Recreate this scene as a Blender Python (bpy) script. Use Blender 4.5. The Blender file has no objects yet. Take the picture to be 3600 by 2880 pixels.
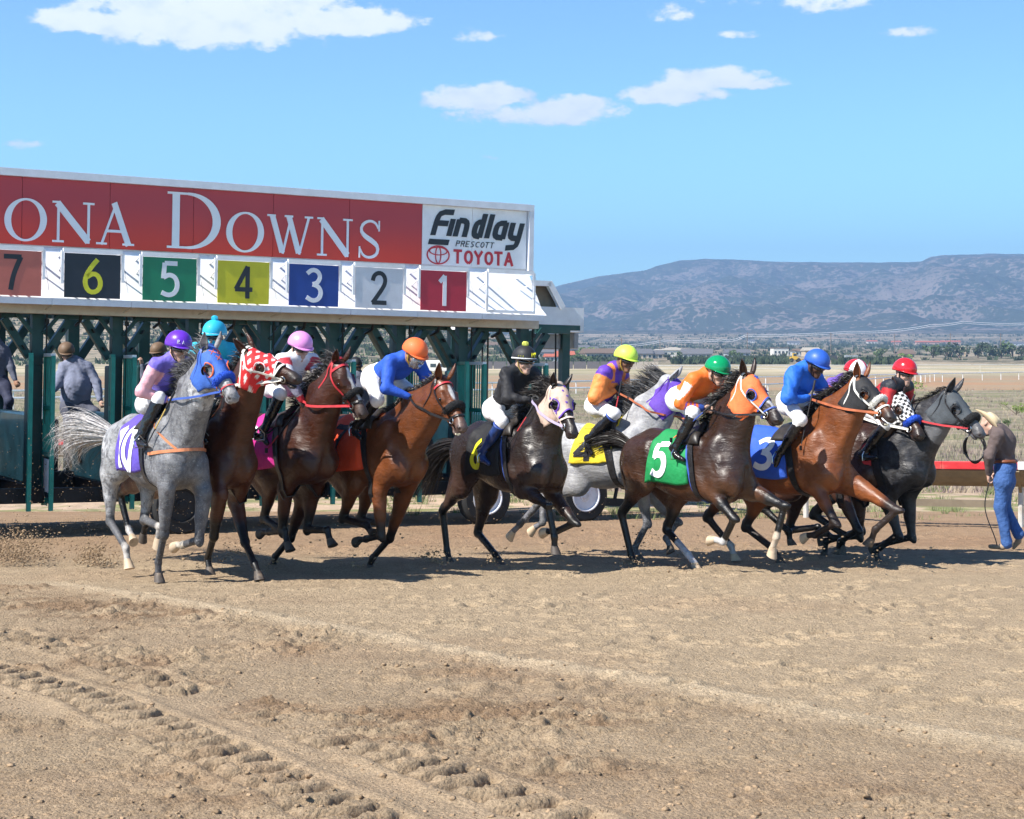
import bpy, bmesh, math, random
import numpy as np
from mathutils import Vector, Matrix
from math import radians as R, sin, cos, pi
random.seed(7)
rng = np.random.default_rng(7)
SC = bpy.context.scene
COL = SC.collection

# ------------------------------------------------------------------ camera, light, exposure
DEBUG = False
FPX, HY, CAMH = 6000.0, 1270.0, 2.1          # 60 mm lens, eye line, eye height
cam_d = bpy.data.cameras.new('camera')
cam_d.lens, cam_d.sensor_width, cam_d.sensor_fit = 60.0, 36.0, 'HORIZONTAL'
cam_d.shift_y = -(1440.0 - HY) / 3600.0
cam_d.clip_start, cam_d.clip_end = 0.1, 40000.0
cam = bpy.data.objects.new('camera', cam_d)
COL.objects.link(cam)
cam.location = (0, 0, CAMH)
cam.rotation_euler = (R(90), 0, 0)
SC.camera = cam

SUN_EL = R(45)
SHADOW = Vector((1.0, 0.64, 0)).normalized()           # where shadows fall
sun_d = bpy.data.lights.new('sun', 'SUN')
sun_d.energy, sun_d.angle, sun_d.color = 5.0, R(0.53), (1.0, 0.955, 0.88)
sun = bpy.data.objects.new('sun', sun_d)
COL.objects.link(sun)
ldir = Vector((SHADOW.x * cos(SUN_EL), SHADOW.y * cos(SUN_EL), -sin(SUN_EL)))
sun.rotation_euler = ldir.to_track_quat('-Z', 'Y').to_euler()
sun.location = (-40, 10, 60)

world = bpy.data.worlds.new('World')
SC.world = world
world.use_nodes = True
SC.view_settings.view_transform = 'Standard'
SC.view_settings.look = 'None'
SC.view_settings.gamma = 1.0
SC.view_settings.use_curve_mapping = False
SC.view_settings.exposure = 1.02
SC.cycles.max_bounces = 6
SC.cycles.volume_bounces = 0
SC.cycles.volume_step_rate = 4.0

def N(nt, t, **kw):
    n = nt.nodes.new(t)
    for k, v in kw.items():
        if k == 'ins':
            for a, b in v.items():
                n.inputs[a].default_value = b
        else:
            setattr(n, k, v)
    return n

def math_node(nt, op, a, b=None, c=None, clamp=False):
    n = nt.nodes.new('ShaderNodeMath'); n.operation = op; n.use_clamp = clamp
    for i, v in enumerate((a, b, c)):
        if v is None: continue
        if isinstance(v, (int, float)): n.inputs[i].default_value = v
        else: nt.links.new(v, n.inputs[i])
    return n.outputs[0]

def maprange(nt, v, a, b, c=0.0, d=1.0, smooth=True):
    n = nt.nodes.new('ShaderNodeMapRange')
    if smooth: n.interpolation_type = 'SMOOTHSTEP'
    nt.links.new(v, n.inputs['Value'])
    for k, x in zip(('From Min', 'From Max', 'To Min', 'To Max'), (a, b, c, d)): n.inputs[k].default_value = x
    return n.outputs['Result']

def mixcol(nt, fac, a, b, mode='MIX'):
    n = nt.nodes.new('ShaderNodeMix'); n.data_type = 'RGBA'; n.blend_type = mode
    for s, v in ((n.inputs[0], fac), (n.inputs[6], a), (n.inputs[7], b)):
        if isinstance(v, (int, float)): s.default_value = v
        elif isinstance(v, (tuple, list)): s.default_value = tuple(v) + (1.0,) * (4 - len(v))
        else: nt.links.new(v, s)
    return n.outputs[2]

# --- sky: Nishita plus a few fair-weather clouds laid out by direction
wt = world.node_tree
wt.nodes.clear()
sky = N(wt, 'ShaderNodeTexSky', sky_type='NISHITA', sun_disc=False, sun_elevation=SUN_EL)
sky.sun_rotation = math.atan2(-ldir.x, -ldir.y)
sky.air_density, sky.dust_density, sky.ozone_density, sky.altitude = 1.15, 0.15, 3.2, 1500.0
tc = N(wt, 'ShaderNodeTexCoord')
sep = N(wt, 'ShaderNodeSeparateXYZ'); wt.links.new(tc.outputs['Generated'], sep.inputs[0])
ax = math_node(wt, 'ARCTAN2', sep.outputs[0], sep.outputs[1])       # azimuth from +Y, radians
el = math_node(wt, 'ARCSINE', sep.outputs[2])
comb = N(wt, 'ShaderNodeCombineXYZ'); wt.links.new(ax, comb.inputs[0]); wt.links.new(el, comb.inputs[1])
def wnoise(scale, sy, detail, off=0.0, rough=0.55):
    mp = N(wt, 'ShaderNodeMapping'); mp.inputs['Scale'].default_value = (scale, scale * sy, 1)
    mp.inputs['Location'].default_value = (off, off * .7, off)
    wt.links.new(comb.outputs[0], mp.inputs[0])
    n = N(wt, 'ShaderNodeTexNoise', ins={'Scale': 1.0, 'Detail': detail, 'Roughness': rough})
    wt.links.new(mp.outputs[0], n.inputs['Vector'])
    return n.outputs['Fac']
n1 = wnoise(38, 1.7, 7, 3.1, .6)
n2 = wnoise(120, 1.5, 4, 9.7)
nn = math_node(wt, 'ADD', math_node(wt, 'MULTIPLY', math_node(wt, 'SUBTRACT', n1, .5), 3.4),
               math_node(wt, 'MULTIPLY', math_node(wt, 'SUBTRACT', n2, .5), 1.3))
# clouds: (azimuth, elevation, half width, half height, flatness) in degrees
def ae(px, py): return math.degrees(math.atan2(px - 1800, FPX)), math.degrees(math.atan((HY - py) / FPX))
clouds = []
for px, py, w, h, s in ((700, 95, 450, 120, 1.05), (330, 115, 200, 55, 1.0), (1200, 85, 270, 62, .95), (1000, 20, 230, 90, .95), (560, 20, 250, 90, 1.0),
                        (1680, 130, 85, 32, .55), (1700, 350, 215, 52, .85), (1900, 400, 290, 60, .82), (2060, 385, 190, 50, .8),
                        (2360, 340, 200, 50, .95), (2520, 285, 180, 48, .95), (2690, 305, 80, 26, .75), (2360, 55, 90, 40, .6),
                        (2560, 15, 120, 20, .4), (2900, 15, 180, 60, .8), (3180, 143, 95, 24, .65), (90, 535, 70, 26, .6), (2600, 135, 60, 14, .28),
                        (1720, 552, 50, 10, .22)):
    a, e = ae(px, py); clouds.append((a, e, math.degrees(w / FPX), math.degrees(h / FPX), s))
r2 = random.Random(3)
for i in range(7):                                                  # the same sky goes on outside the frame
    a = r2.choice((-1, 1)) * r2.uniform(24, 170)
    clouds.append((a, r2.uniform(4, 30), r2.uniform(3, 8), r2.uniform(.7, 2), r2.uniform(.7, 1)))
acc = None; accs = None
for a, e, w, h, s in clouds:
    dx = math_node(wt, 'DIVIDE', math_node(wt, 'SUBTRACT', ax, R(a)), R(w))
    dy = math_node(wt, 'DIVIDE', math_node(wt, 'SUBTRACT', el, R(e)), R(h))
    dyn = math_node(wt, 'MULTIPLY', math_node(wt, 'MINIMUM', dy, 0), 1.35)  # flatter base
    dyp = math_node(wt, 'MAXIMUM', dy, 0)
    dy2 = math_node(wt, 'ADD', math_node(wt, 'POWER', dyn, 2.0), math_node(wt, 'POWER', dyp, 2.0))
    d = math_node(wt, 'ADD', math_node(wt, 'POWER', dx, 2.0), dy2)
    v = math_node(wt, 'MULTIPLY', math_node(wt, 'SUBTRACT', 1.45, d), s)
    acc = v if acc is None else math_node(wt, 'MAXIMUM', acc, v)
dens = maprange(wt, math_node(wt, 'ADD', math_node(wt, 'MAXIMUM', acc, -1.0), nn), 0.15, 0.95)
dens = math_node(wt, 'MULTIPLY', dens, maprange(wt, acc, -.55, .1))
shade = maprange(wt, math_node(wt, 'ADD', wnoise(60, 1.6, 5, 5.5), math_node(wt, 'MULTIPLY', dens, .25)), .35, .85)
ccol = mixcol(wt, shade, (6.0, 6.7, 7.8), (8.6, 8.7, 8.9))
tlow = mixcol(wt, maprange(wt, el, 0.0, R(13)), (1.32, 2.06, 2.22), (0.84, 1.18, 1.46))      # deep clear desert sky, darker with height
tint = mixcol(wt, maprange(wt, el, R(10), R(42)), tlow, (0.18, 0.30, 0.54))
scol = mixcol(wt, 1.0, sky.outputs[0], tint, 'MULTIPLY')
fin = mixcol(wt, math_node(wt, 'MULTIPLY', dens, .97), scol, ccol)
bg = N(wt, 'ShaderNodeBackground', ins={'Strength': 0.079})
wt.links.new(fin, bg.inputs[0])
wo = N(wt, 'ShaderNodeOutputWorld'); wt.links.new(bg.outputs[0], wo.inputs[0])

# ------------------------------------------------------------------ object helpers
def tag(o, label=None, cat=None, group=None, kind=None):
    if label: o['label'] = label
    if cat: o['category'] = cat
    if group: o['group'] = group
    if kind: o['kind'] = kind
    return o

def empty(name, loc=(0, 0, 0), rz=0.0, label=None, cat=None, group=None):
    o = bpy.data.objects.new(name, None); COL.objects.link(o)
    o.empty_display_size = .2
    o.location = loc; o.rotation_euler = (0, 0, rz)
    return tag(o, label, cat, group)

def mesh_obj(name, verts, faces, mat=None, parent=None, smooth=False, loc=None):
    me = bpy.data.meshes.new(name)
    verts = np.asarray(verts, dtype=np.float32).reshape(-1, 3)
    if isinstance(faces, np.ndarray) and faces.ndim == 2:
        nf, k = faces.shape
        me.vertices.add(len(verts)); me.vertices.foreach_set('co', verts.ravel())
        me.loops.add(nf * k); me.loops.foreach_set('vertex_index', faces.astype(np.int32).ravel())
        me.polygons.add(nf); me.polygons.foreach_set('loop_start', np.arange(0, nf * k, k, dtype=np.int32))
        me.update(calc_edges=True)
    else:
        me.from_pydata([tuple(v) for v in verts.tolist()], [], [tuple(int(i) for i in f) for f in faces])
        me.update()
    if smooth: me.shade_smooth()
    o = bpy.data.objects.new(name, me); COL.objects.link(o)
    if mat is not None:
        for m in (mat if isinstance(mat, (list, tuple)) else [mat]): me.materials.append(m)
    if parent is not None: o.parent = parent
    if loc is not None: o.location = loc
    return o

class MB:
    """collects primitives, builds ONE mesh"""
    def __init__(s): s.v = []; s.f = []; s.mi = []
    def add(s, vs, fs, mi=0):
        b = len(s.v); s.v += [tuple(v) for v in vs]; s.f += [tuple(i + b for i in f) for f in fs]; s.mi += [mi] * len(fs)
        return s
    def box(s, c, d, rot=None, mi=0):
        c = Vector(c); h = [x / 2 for x in d]
        vs = []
        for sx in (-1, 1):
            for sy in (-1, 1):
                for sz in (-1, 1):
                    v = Vector((sx * h[0], sy * h[1], sz * h[2]))
                    if rot is not None: v = rot @ v
                    vs.append(c + v)
        return s.add(vs, [(0, 1, 3, 2), (4, 6, 7, 5), (0, 4, 5, 1), (2, 3, 7, 6), (0, 2, 6, 4), (1, 5, 7, 3)], mi)
    def bar(s, a, b, w, h=None, up=(0, 0, 1), mi=0):
        a, b = Vector(a), Vector(b); h = h or w
        d = (b - a); L = d.length; d.normalize()
        u = Vector(up)
        if abs(d.dot(u)) > .98: u = Vector((1, 0, 0))
        x = d.cross(u).normalized(); z = x.cross(d).normalized()
        rot = Matrix((x, d, z)).transposed()
        return s.box((a + b) / 2, (w, L, h), rot, mi)
    def tube(s, pts, r, n=8, cap=True, mi=0, flat=1.0, closed=False, normal=None):
        pts = [Vector(p) for p in pts]; m = len(pts)
        if not hasattr(r, '__len__'): r = [r] * m
        ref = Vector(normal) if normal is not None else None
        vs = []; px = None
        for i, p in enumerate(pts):
            if closed: t = pts[(i + 1) % m] - pts[i - 1]
            else: t = pts[min(i + 1, m - 1)] - pts[max(i - 1, 0)]
            t = t.normalized() if t.length > 1e-9 else Vector((0, 0, 1))
            if ref is not None: x = t.cross(ref)
            elif px is None: x = t.cross(Vector((0, 0, 1)) if abs(t.z) < .9 else Vector((1, 0, 0)))
            else: x = px - t * px.dot(t)
            x = x.normalized() if x.length > 1e-6 else Vector((1, 0, 0))
            px = x; y = t.cross(x)
            for k in range(n):
                a = 2 * pi * k / n
                vs.append(p + x * (cos(a) * r[i]) + y * (sin(a) * r[i] * flat))
        fs = []
        for i in range(m if closed else m - 1):
            j = (i + 1) % m
            for k in range(n):
                fs.append((i * n + k, i * n + (k + 1) % n, j * n + (k + 1) % n, j * n + k))
        if cap and not closed:
            fs.append(tuple(range(n))[::-1]); fs.append(tuple((m - 1) * n + k for k in range(n)))
        return s.add(vs, fs, mi)
    def lathe(s, prof, c=(0, 0, 0), n=20, axis=None, mi=0):
        """prof: (radius, height) list; axis: 3x3 matrix"""
        c = Vector(c); vs = []; m = len(prof)
        for r, z in prof:
            for k in range(n):
                a = 2 * pi * k / n
                v = Vector((cos(a) * r, sin(a) * r, z))
                if axis is not None: v = axis @ v
                vs.append(c + v)
        fs = [(i * n + k, i * n + (k + 1) % n, (i + 1) * n + (k + 1) % n, (i + 1) * n + k) for i in range(m - 1) for k in range(n)]
        fs.append(tuple(range(n))[::-1]); fs.append(tuple((m - 1) * n + k for k in range(n)))
        return s.add(vs, fs, mi)
    def build(s, name, mat, parent=None, smooth=False, loc=None, bevel=0.0):
        o = mesh_obj(name, s.v, s.f, mat, parent, False, loc)
        if any(s.mi): o.data.polygons.foreach_set('material_index', s.mi)
        if smooth:
            o.data.shade_smooth()
            try: o.data.set_sharp_from_angle(angle=R(40))
            except Exception: pass
        if bevel:
            md = o.modifiers.new('bevel', 'BEVEL'); md.width = bevel; md.segments = 2; md.limit_method = 'ANGLE'
        return o

def ico(c, r, seed=0, jit=.25, sub=1, sc=(1, 1, 1)):
    bm = bmesh.new(); bmesh.ops.create_icosphere(bm, subdivisions=sub, radius=1)
    rr = random.Random(seed)
    vs = [Vector((v.co.x * sc[0], v.co.y * sc[1], v.co.z * sc[2])) * (r * (1 + rr.uniform(-jit, jit))) + Vector(c) for v in bm.verts]
    fs = [[v.index for v in f.verts] for f in bm.faces]
    bm.free(); return vs, fs

# ------------------------------------------------------------------ materials
MATS = {}
def mat(name, col, rough=.6, metal=0.0, var=.12, vscale=6.0, bump=.0, bscale=40.0, spec=.4, coat=0.0, sheen=0.0, dirt=None, dirt_s=3.0, trans=0.0, vc=False, detail=4.0):
    if name in MATS: return MATS[name]
    m = bpy.data.materials.new(name); m.use_nodes = True; nt = m.node_tree
    p = nt.nodes['Principled BSDF']
    tcn = N(nt, 'ShaderNodeTexCoord')
    n = N(nt, 'ShaderNodeTexNoise', ins={'Scale': vscale, 'Detail': detail, 'Roughness': .6})
    nt.links.new(tcn.outputs['Object'], n.inputs['Vector'])
    f = maprange(nt, n.outputs['Fac'], .3, .7, 1 - var, 1 + var)
    cc = N(nt, 'ShaderNodeCombineXYZ')
    for i in range(3): nt.links.new(f, cc.inputs[i])
    if vc:
        a = N(nt, 'ShaderNodeVertexColor', layer_name='col'); base = a.outputs[0]
    else: base = tuple(col)
    out = mixcol(nt, 1.0, base, cc.outputs[0], 'MULTIPLY')
    if dirt:
        n3 = N(nt, 'ShaderNodeTexNoise', ins={'Scale': dirt_s, 'Detail': 6.0, 'Roughness': .65})
        nt.links.new(tcn.outputs['Object'], n3.inputs['Vector'])
        out = mixcol(nt, maprange(nt, n3.outputs['Fac'], .5, .75, 0, .7), out, dirt)
    nt.links.new(out, p.inputs['Base Color'])
    p.inputs['Roughness'].default_value = rough; p.inputs['Metallic'].default_value = metal
    p.inputs['Specular IOR Level'].default_value = spec
    p.inputs['Coat Weight'].default_value = coat; p.inputs['Sheen Weight'].default_value = sheen
    if trans:
        p.inputs['Transmission Weight'].default_value = trans
    if bump:
        n2 = N(nt, 'ShaderNodeTexNoise', ins={'Scale': bscale, 'Detail': 3.0})
        nt.links.new(tcn.outputs['Object'], n2.inputs['Vector'])
        b = N(nt, 'ShaderNodeBump', ins={'Strength': bump, 'Distance': .02})
        nt.links.new(n2.outputs['Fac'], b.inputs['Height']); nt.links.new(b.outputs[0], p.inputs['Normal'])
    MATS[name] = m
    return m

def smoothstep(x, a, b):
    t = np.clip((x - a) / (b - a), 0, 1); return t * t * (3 - 2 * t)

# ------------------------------------------------------------------ value noise (numpy)
_P = rng.random((256, 256)).astype(np.float32)
def vnoise(x, y):
    xi = np.floor(x).astype(int); yi = np.floor(y).astype(int)
    fx = x - xi; fy = y - yi; fx = fx * fx * (3 - 2 * fx); fy = fy * fy * (3 - 2 * fy)
    a = _P[xi & 255, yi & 255]; b = _P[(xi + 1) & 255, yi & 255]; c = _P[xi & 255, (yi + 1) & 255]; d = _P[(xi + 1) & 255, (yi + 1) & 255]
    return (a * (1 - fx) + b * fx) * (1 - fy) + (c * (1 - fx) + d * fx) * fy - .5
def fbm(x, y, oct=4, lac=2.03, gain=.5):
    s = 0; a = 1.0
    for i in range(oct):
        s = s + a * vnoise(x + 17.3 * i, y + 9.1 * i); x = x * lac; y = y * lac; a *= gain
    return s

# ground height: the track is banked, falling away from the camera
def ground_z(x, y):
    y = np.asarray(y, dtype=float)
    return np.where(y < 29, -.035 * (y - 16), -.455 - .004 * np.minimum(y - 29, 15))

def gY(py):   # distance of a ground point seen at picture row py (3600 px wide picture)
    return 1.54 / ((py - HY) / FPX - .035)
def ray(px, py, Y):
    return Vector(((px - 1800) / FPX * Y, Y, CAMH - (py - HY) / FPX * Y))
def gpt(px, py):
    Y = gY(py); return Vector(((px - 1800) / FPX * Y, Y, -.035 * (Y - 16)))
# ------------------------------------------------------------------ implicit bodies: smooth unions of muscles, meshed by surface nets
V3 = lambda p: np.array(p, dtype=np.float32)
class Field:
    def __init__(s, lo, hi, h):
        s.h = h; s.lo = V3(lo); s.n = np.ceil((V3(hi) - s.lo) / h).astype(int) + 1
        s.f = np.full(s.n, 1.0, dtype=np.float32)
        s.ax = [s.lo[i] + h * np.arange(s.n[i], dtype=np.float32) for i in range(3)]
    def blk(s, lo, hi):
        a = np.maximum(np.floor((V3(lo) - s.lo) / s.h).astype(int), 0)
        b = np.minimum(np.ceil((V3(hi) - s.lo) / s.h).astype(int) + 1, s.n)
        if np.any(b <= a): return None
        sl = tuple(slice(a[i], b[i]) for i in range(3))
        X = s.ax[0][sl[0]][:, None, None]; Y = s.ax[1][sl[1]][None, :, None]; Z = s.ax[2][sl[2]][None, None, :]
        return sl, X, Y, Z
    def put(s, sl, d, k, sub=False):
        f = s.f[sl]
        if sub:
            d = -d; h = np.clip(.5 - .5 * (d - f) / k, 0, 1) if k > 0 else 0
            hh = np.clip(.5 + .5 * (d - f) / k, 0, 1)
            s.f[sl] = f * (1 - hh) + d * hh + k * hh * (1 - hh)
        else:
            h = np.clip(.5 + .5 * (f - d) / k, 0, 1)
            s.f[sl] = f * (1 - h) + d * h - k * h * (1 - h)
    def cone(s, a, b, ra, rb, k=.03, e=None, sx=1.0, sub=False):
        a, b = V3(a), V3(b); m = max(ra, rb) * max(1, 1 / 1) * 1.0 + k + 2 * s.h
        B = s.blk(np.minimum(a, b) - m, np.maximum(a, b) + m)
        if B is None: return
        sl, X, Y, Z = B
        ba = b - a; L2 = float(ba @ ba) + 1e-12
        x, y, z = X - a[0], Y - a[1], Z - a[2]
        t = np.clip((x * ba[0] + y * ba[1] + z * ba[2]) / L2, 0, 1)
        qx, qy, qz = x - t * ba[0], y - t * ba[1], z - t * ba[2]
        if e is not None and sx != 1.0:
            e = V3(e); e = e / np.linalg.norm(e)
            q = (qx * e[0] + qy * e[1] + qz * e[2]) * (1 / sx - 1)
            qx, qy, qz = qx + q * e[0], qy + q * e[1], qz + q * e[2]
        d = np.sqrt(qx * qx + qy * qy + qz * qz) - (ra + (rb - ra) * t)
        s.put(sl, d, k, sub)
    def ell(s, c, r, M=None, k=.03, sub=False):
        c, r = V3(c), V3(r); m = r.max() + k + 2 * s.h
        B = s.blk(c - m, c + m)
        if B is None: return
        sl, X, Y, Z = B
        x, y, z = X - c[0], Y - c[1], Z - c[2]
        if M is None: M = np.eye(3, dtype=np.float32)
        M = np.asarray(M, dtype=np.float32)        # columns are the ellipsoid's axes
        q = [(x * M[0, i] + y * M[1, i] + z * M[2, i]) for i in range(3)]
        k0 = np.sqrt(sum((q[i] / r[i]) ** 2 for i in range(3)))
        k1 = np.sqrt(sum((q[i] / r[i] ** 2) ** 2 for i in range(3))) + 1e-9
        s.put(sl, k0 * (k0 - 1) / k1, k, sub)
    def sample(s, P):
        P = np.atleast_2d(np.asarray(P, dtype=np.float32)); g = (P - s.lo) / s.h
        g = np.clip(g, 0, s.n - 1.001); i = np.floor(g).astype(int); u = g - i
        r = 0
        for dx in (0, 1):
            for dy in (0, 1):
                for dz in (0, 1):
                    w = (u[:, 0] if dx else 1 - u[:, 0]) * (u[:, 1] if dy else 1 - u[:, 1]) * (u[:, 2] if dz else 1 - u[:, 2])
                    r = r + w * s.f[i[:, 0] + dx, i[:, 1] + dy, i[:, 2] + dz]
        return r
    def cast(s, inside, dirs, rmax=.6, off=0.0, step=.008):
        """from points inside the body walk outwards along dirs to where it is left for good (within rmax); returns surface points pushed off"""
        O = np.atleast_2d(np.asarray(inside, dtype=np.float32)); D = np.asarray(dirs, dtype=np.float32)
        D = D / np.linalg.norm(D, axis=1, keepdims=True)
        O = np.broadcast_to(O, D.shape)
        T = np.zeros(len(D), dtype=np.float32); done = np.zeros(len(D), bool)
        t = 0.0; prev = s.sample(O)
        while t < rmax:
            t += step
            cur = s.sample(O + D * t)
            cross = (~done) & (cur > 0)
            den = np.where(np.abs(cur - prev) < 1e-6, 1, cur - prev)
            T = np.where(cross, t - step + step * np.clip(-prev / den, 0, 1), T)
            done |= cross; prev = cur
            if done.all(): break
        T = np.where(done, T, rmax)
        return O + D * (T + off)[:, None]
    def mesh(s, smooth=2):
        f = s.f; S = f < 0
        nx, ny, nz = s.n
        cnt = np.zeros((nx - 1, ny - 1, nz - 1), dtype=np.int8)
        for dx in (0, 1):
            for dy in (0, 1):
                for dz in (0, 1):
                    cnt += S[dx:nx - 1 + dx, dy:ny - 1 + dy, dz:nz - 1 + dz]
        M = (cnt > 0) & (cnt < 8)
        I = np.argwhere(M); idx = np.full(M.shape, -1, dtype=np.int32); idx[M] = np.arange(len(I))
        cor = [(0, 0, 0), (1, 0, 0), (0, 1, 0), (1, 1, 0), (0, 0, 1), (1, 0, 1), (0, 1, 1), (1, 1, 1)]
        val = [f[I[:, 0] + c[0], I[:, 1] + c[1], I[:, 2] + c[2]] for c in cor]
        acc = np.zeros((len(I), 3), dtype=np.float32); w = np.zeros(len(I), dtype=np.float32)
        for a, b in ((0, 1), (2, 3), (4, 5), (6, 7), (0, 2), (1, 3), (4, 6), (5, 7), (0, 4), (1, 5), (2, 6), (3, 7)):
            va, vb = val[a], val[b]; c = (va < 0) != (vb < 0)
            t = np.where(c, va / np.where(va - vb == 0, 1, va - vb), 0)
            pa = V3(cor[a]); pb = V3(cor[b])
            acc += np.where(c[:, None], pa + t[:, None] * (pb - pa), 0); w += c
        v = s.lo + s.h * (I + acc / w[:, None])
        Q = []
        for ax in range(3):
            a1, a2 = (ax + 1) % 3, (ax + 2) % 3
            s0 = [slice(None)] * 3; s1 = [slice(None)] * 3
            s0[ax] = slice(0, -1); s1[ax] = slice(1, None)
            for a in (a1, a2): s0[a] = slice(1, -1); s1[a] = slice(1, -1)
            A, B = S[tuple(s0)], S[tuple(s1)]
            E = np.argwhere(A != B)
            if not len(E): continue
            inside = A[E[:, 0], E[:, 1], E[:, 2]]
            base = E.copy(); base[:, a1] += 1; base[:, a2] += 1
            def g(d1, d2):
                c = base.copy(); c[:, a1] += d1; c[:, a2] += d2
                return idx[c[:, 0], c[:, 1], c[:, 2]]
            q = np.stack([g(-1, -1), g(0, -1), g(0, 0), g(-1, 0)], 1)
            q[~inside] = q[~inside][:, ::-1]
            Q.append(q)
        Q = np.concatenate(Q); Q = Q[(Q >= 0).all(1)]
        for _ in range(smooth):
            sm = np.zeros_like(v); c = np.zeros(len(v), dtype=np.float32)
            for k in range(4):
                a, b = Q[:, k], Q[:, (k + 1) % 4]
                for i in range(3): sm[:, i] += np.bincount(a, v[b, i], len(v)) + np.bincount(b, v[a, i], len(v))
                c += np.bincount(a, minlength=len(v)) + np.bincount(b, minlength=len(v))
            v = v * .5 + .5 * sm / np.maximum(c, 1)[:, None]
        return v.astype(np.float32), Q
def set_colors(me, cols, name='col'):
    a = me.color_attributes.new(name, 'FLOAT_COLOR', 'POINT')
    c = np.ones((len(me.vertices), 4), dtype=np.float32); c[:, :3] = cols
    a.data.foreach_set('color', c.ravel())
def unit(v): v = V3(v); return v / (np.linalg.norm(v) + 1e-9)
def seg_dist(P, a, b):
    a, b = V3(a), V3(b); ba = b - a; t = np.clip(((P - a) @ ba) / (ba @ ba), 0, 1)
    return np.linalg.norm(P - a - t[:, None] * ba, axis=1), t
# ------------------------------------------------------------------ the track
def axis(segs):
    out = []
    for a, b, s0, s1 in segs:
        x = a
        while x < b - 1e-6:
            out.append(x); t = (x - a) / (b - a); x += s0 + (s1 - s0) * t
    out.append(segs[-1][1]); return np.array(out)
def poly_dist(X, Y, pts):
    """distance to a polyline, arclength along it, signed side"""
    best = np.full(X.shape, 1e9); S = np.zeros(X.shape); sd = np.zeros(X.shape); acc = 0
    for (x0, y0), (x1, y1) in zip(pts[:-1], pts[1:]):
        dx, dy = x1 - x0, y1 - y0; L = math.hypot(dx, dy)
        t = np.clip(((X - x0) * dx + (Y - y0) * dy) / (L * L), 0, 1)
        px, py = X - x0 - t * dx, Y - y0 - t * dy; d = np.hypot(px, py)
        m = d < best; best = np.where(m, d, best); S = np.where(m, acc + t * L, S); sd = np.where(m, np.sign(px * dy - py * dx), sd); acc += L
    return best, S, sd
gp2 = lambda px, py: tuple(gpt(px, py))[:2]
trk_a = [gp2(*p) for p in ((-500, 2230), (-200, 2320), (0, 2375), (300, 2455), (560, 2560), (820, 2680), (1060, 2790), (1400, 2960))]
trk_b = [gp2(*p) for p in ((-300, 2170), (0, 2225), (260, 2290), (680, 2450), (1150, 2600), (1480, 2700), (1700, 2775), (2000, 2900))]
berm = [gp2(*p) for p in ((200, 2050), (420, 2085), (1000, 2180), (1700, 2310), (2400, 2420), (3000, 2530), (3700, 2650))]
smooth_t = [gp2(*p) for p in ((-100, 2440), (500, 2500), (1000, 2640), (1500, 2780), (1900, 2900))]
xs = np.concatenate([[-60, -40, -28], axis([(-20, -8, .8, .1), (-8, -3.4, .05, .018), (-3.4, 3.4, .0145, .0145), (3.4, 8, .018, .05), (8, 20, .1, .8)]), [28, 40, 60]])
ys = [-40.0, -20, -8, 0, 3, 5, 6.0]
y = 6.25
while y < 28.9: ys.append(y); y += max(.0019 * y, .013) if y < 20 else .0024 * y
ys = np.array(ys + [29.0])
X, Y = np.meshgrid(xs, ys, indexing='ij'); Zt = ground_z(X, Y)
near = smoothstep(Y, 4, 6) * (1 - smoothstep(Y, 26, 29))
da, sa, sda = poly_dist(X, Y, trk_a); db, sb, sdb = poly_dist(X, Y, trk_b); dbm, sbm, _ = poly_dist(X, Y, berm); dsm, _, _ = poly_dist(X, Y, smooth_t)
_, _, side_b = poly_dist(X, Y, berm)
by = np.interp(X, [p[0] for p in sorted(berm)], [p[1] for p in sorted(berm)])
fore = 1 - smoothstep(Y, by - .35, by - .05)               # this side of the berm: driven-over, churned
churn = fore * smoothstep(fbm(X * .9 + 5, Y * .9, 3), -.25, .35)
sm_ = np.maximum(1 - smoothstep(dsm, .18, .5), np.maximum(1 - smoothstep(da, .14, .26), (1 - smoothstep(db, .12, .22)) * .7))
fine = fbm(X * 30, Y * 30, 4, gain=.7)
clod = np.maximum(fbm(X * 9, Y * 9, 3, gain=.6) - .10, 0)
lump = fbm(X * 2.1, Y * 2.1, 4)
fine = np.where(fine < -.18, (fine + .18) * 2.2 - .18, fine * .8)
disp = .016 * fine * (.65 + .8 * churn) * (1 - .75 * sm_) + .075 * clod * (.12 + 1.05 * churn) * (1 - .9 * sm_) + .010 * lump
disp += .030 * churn * fbm(X * 4.3, Y * 4.3, 3) * (1 - .6 * sm_)
disp += np.maximum(0, 1 - dbm / .28) ** 1.5 * .030 * (1 + .5 * fbm(X * 3, Y * 3, 2)) * smoothstep(sbm, 0, 1.0)
for d_, s_, w_, seed_ in ((da + .05 * fbm(X * 3, Y * 3, 2), sa, .16, 0), (db + .08 * fbm(X * 3, Y * 3, 2), sb, .12, 3)):
    broken = smoothstep(fbm(X * 1.3 + seed_, Y * 1.3 + seed_, 2), -.22, .05) if seed_ else smoothstep(fbm(X * 1.1, Y * 1.1, 2), -.5, -.2)
    lug = np.sin(2 * pi * (s_ / .23 + d_ * (.9 if seed_ else 1.3)) + 2.2 * fbm(X * 2.2, Y * 2.2, 2)) + .7 * fbm(X * 7, Y * 7, 3)
    lugp = smoothstep(lug, -.35, .35)
    inside = (1 - smoothstep(d_, w_ - .03, w_ + .02)) * broken
    disp += inside * (-.045 + .075 * lugp + .012 * fine)
    disp += np.exp(-((d_ - w_ - .06) / .05) ** 2) * .022 * broken
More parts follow.
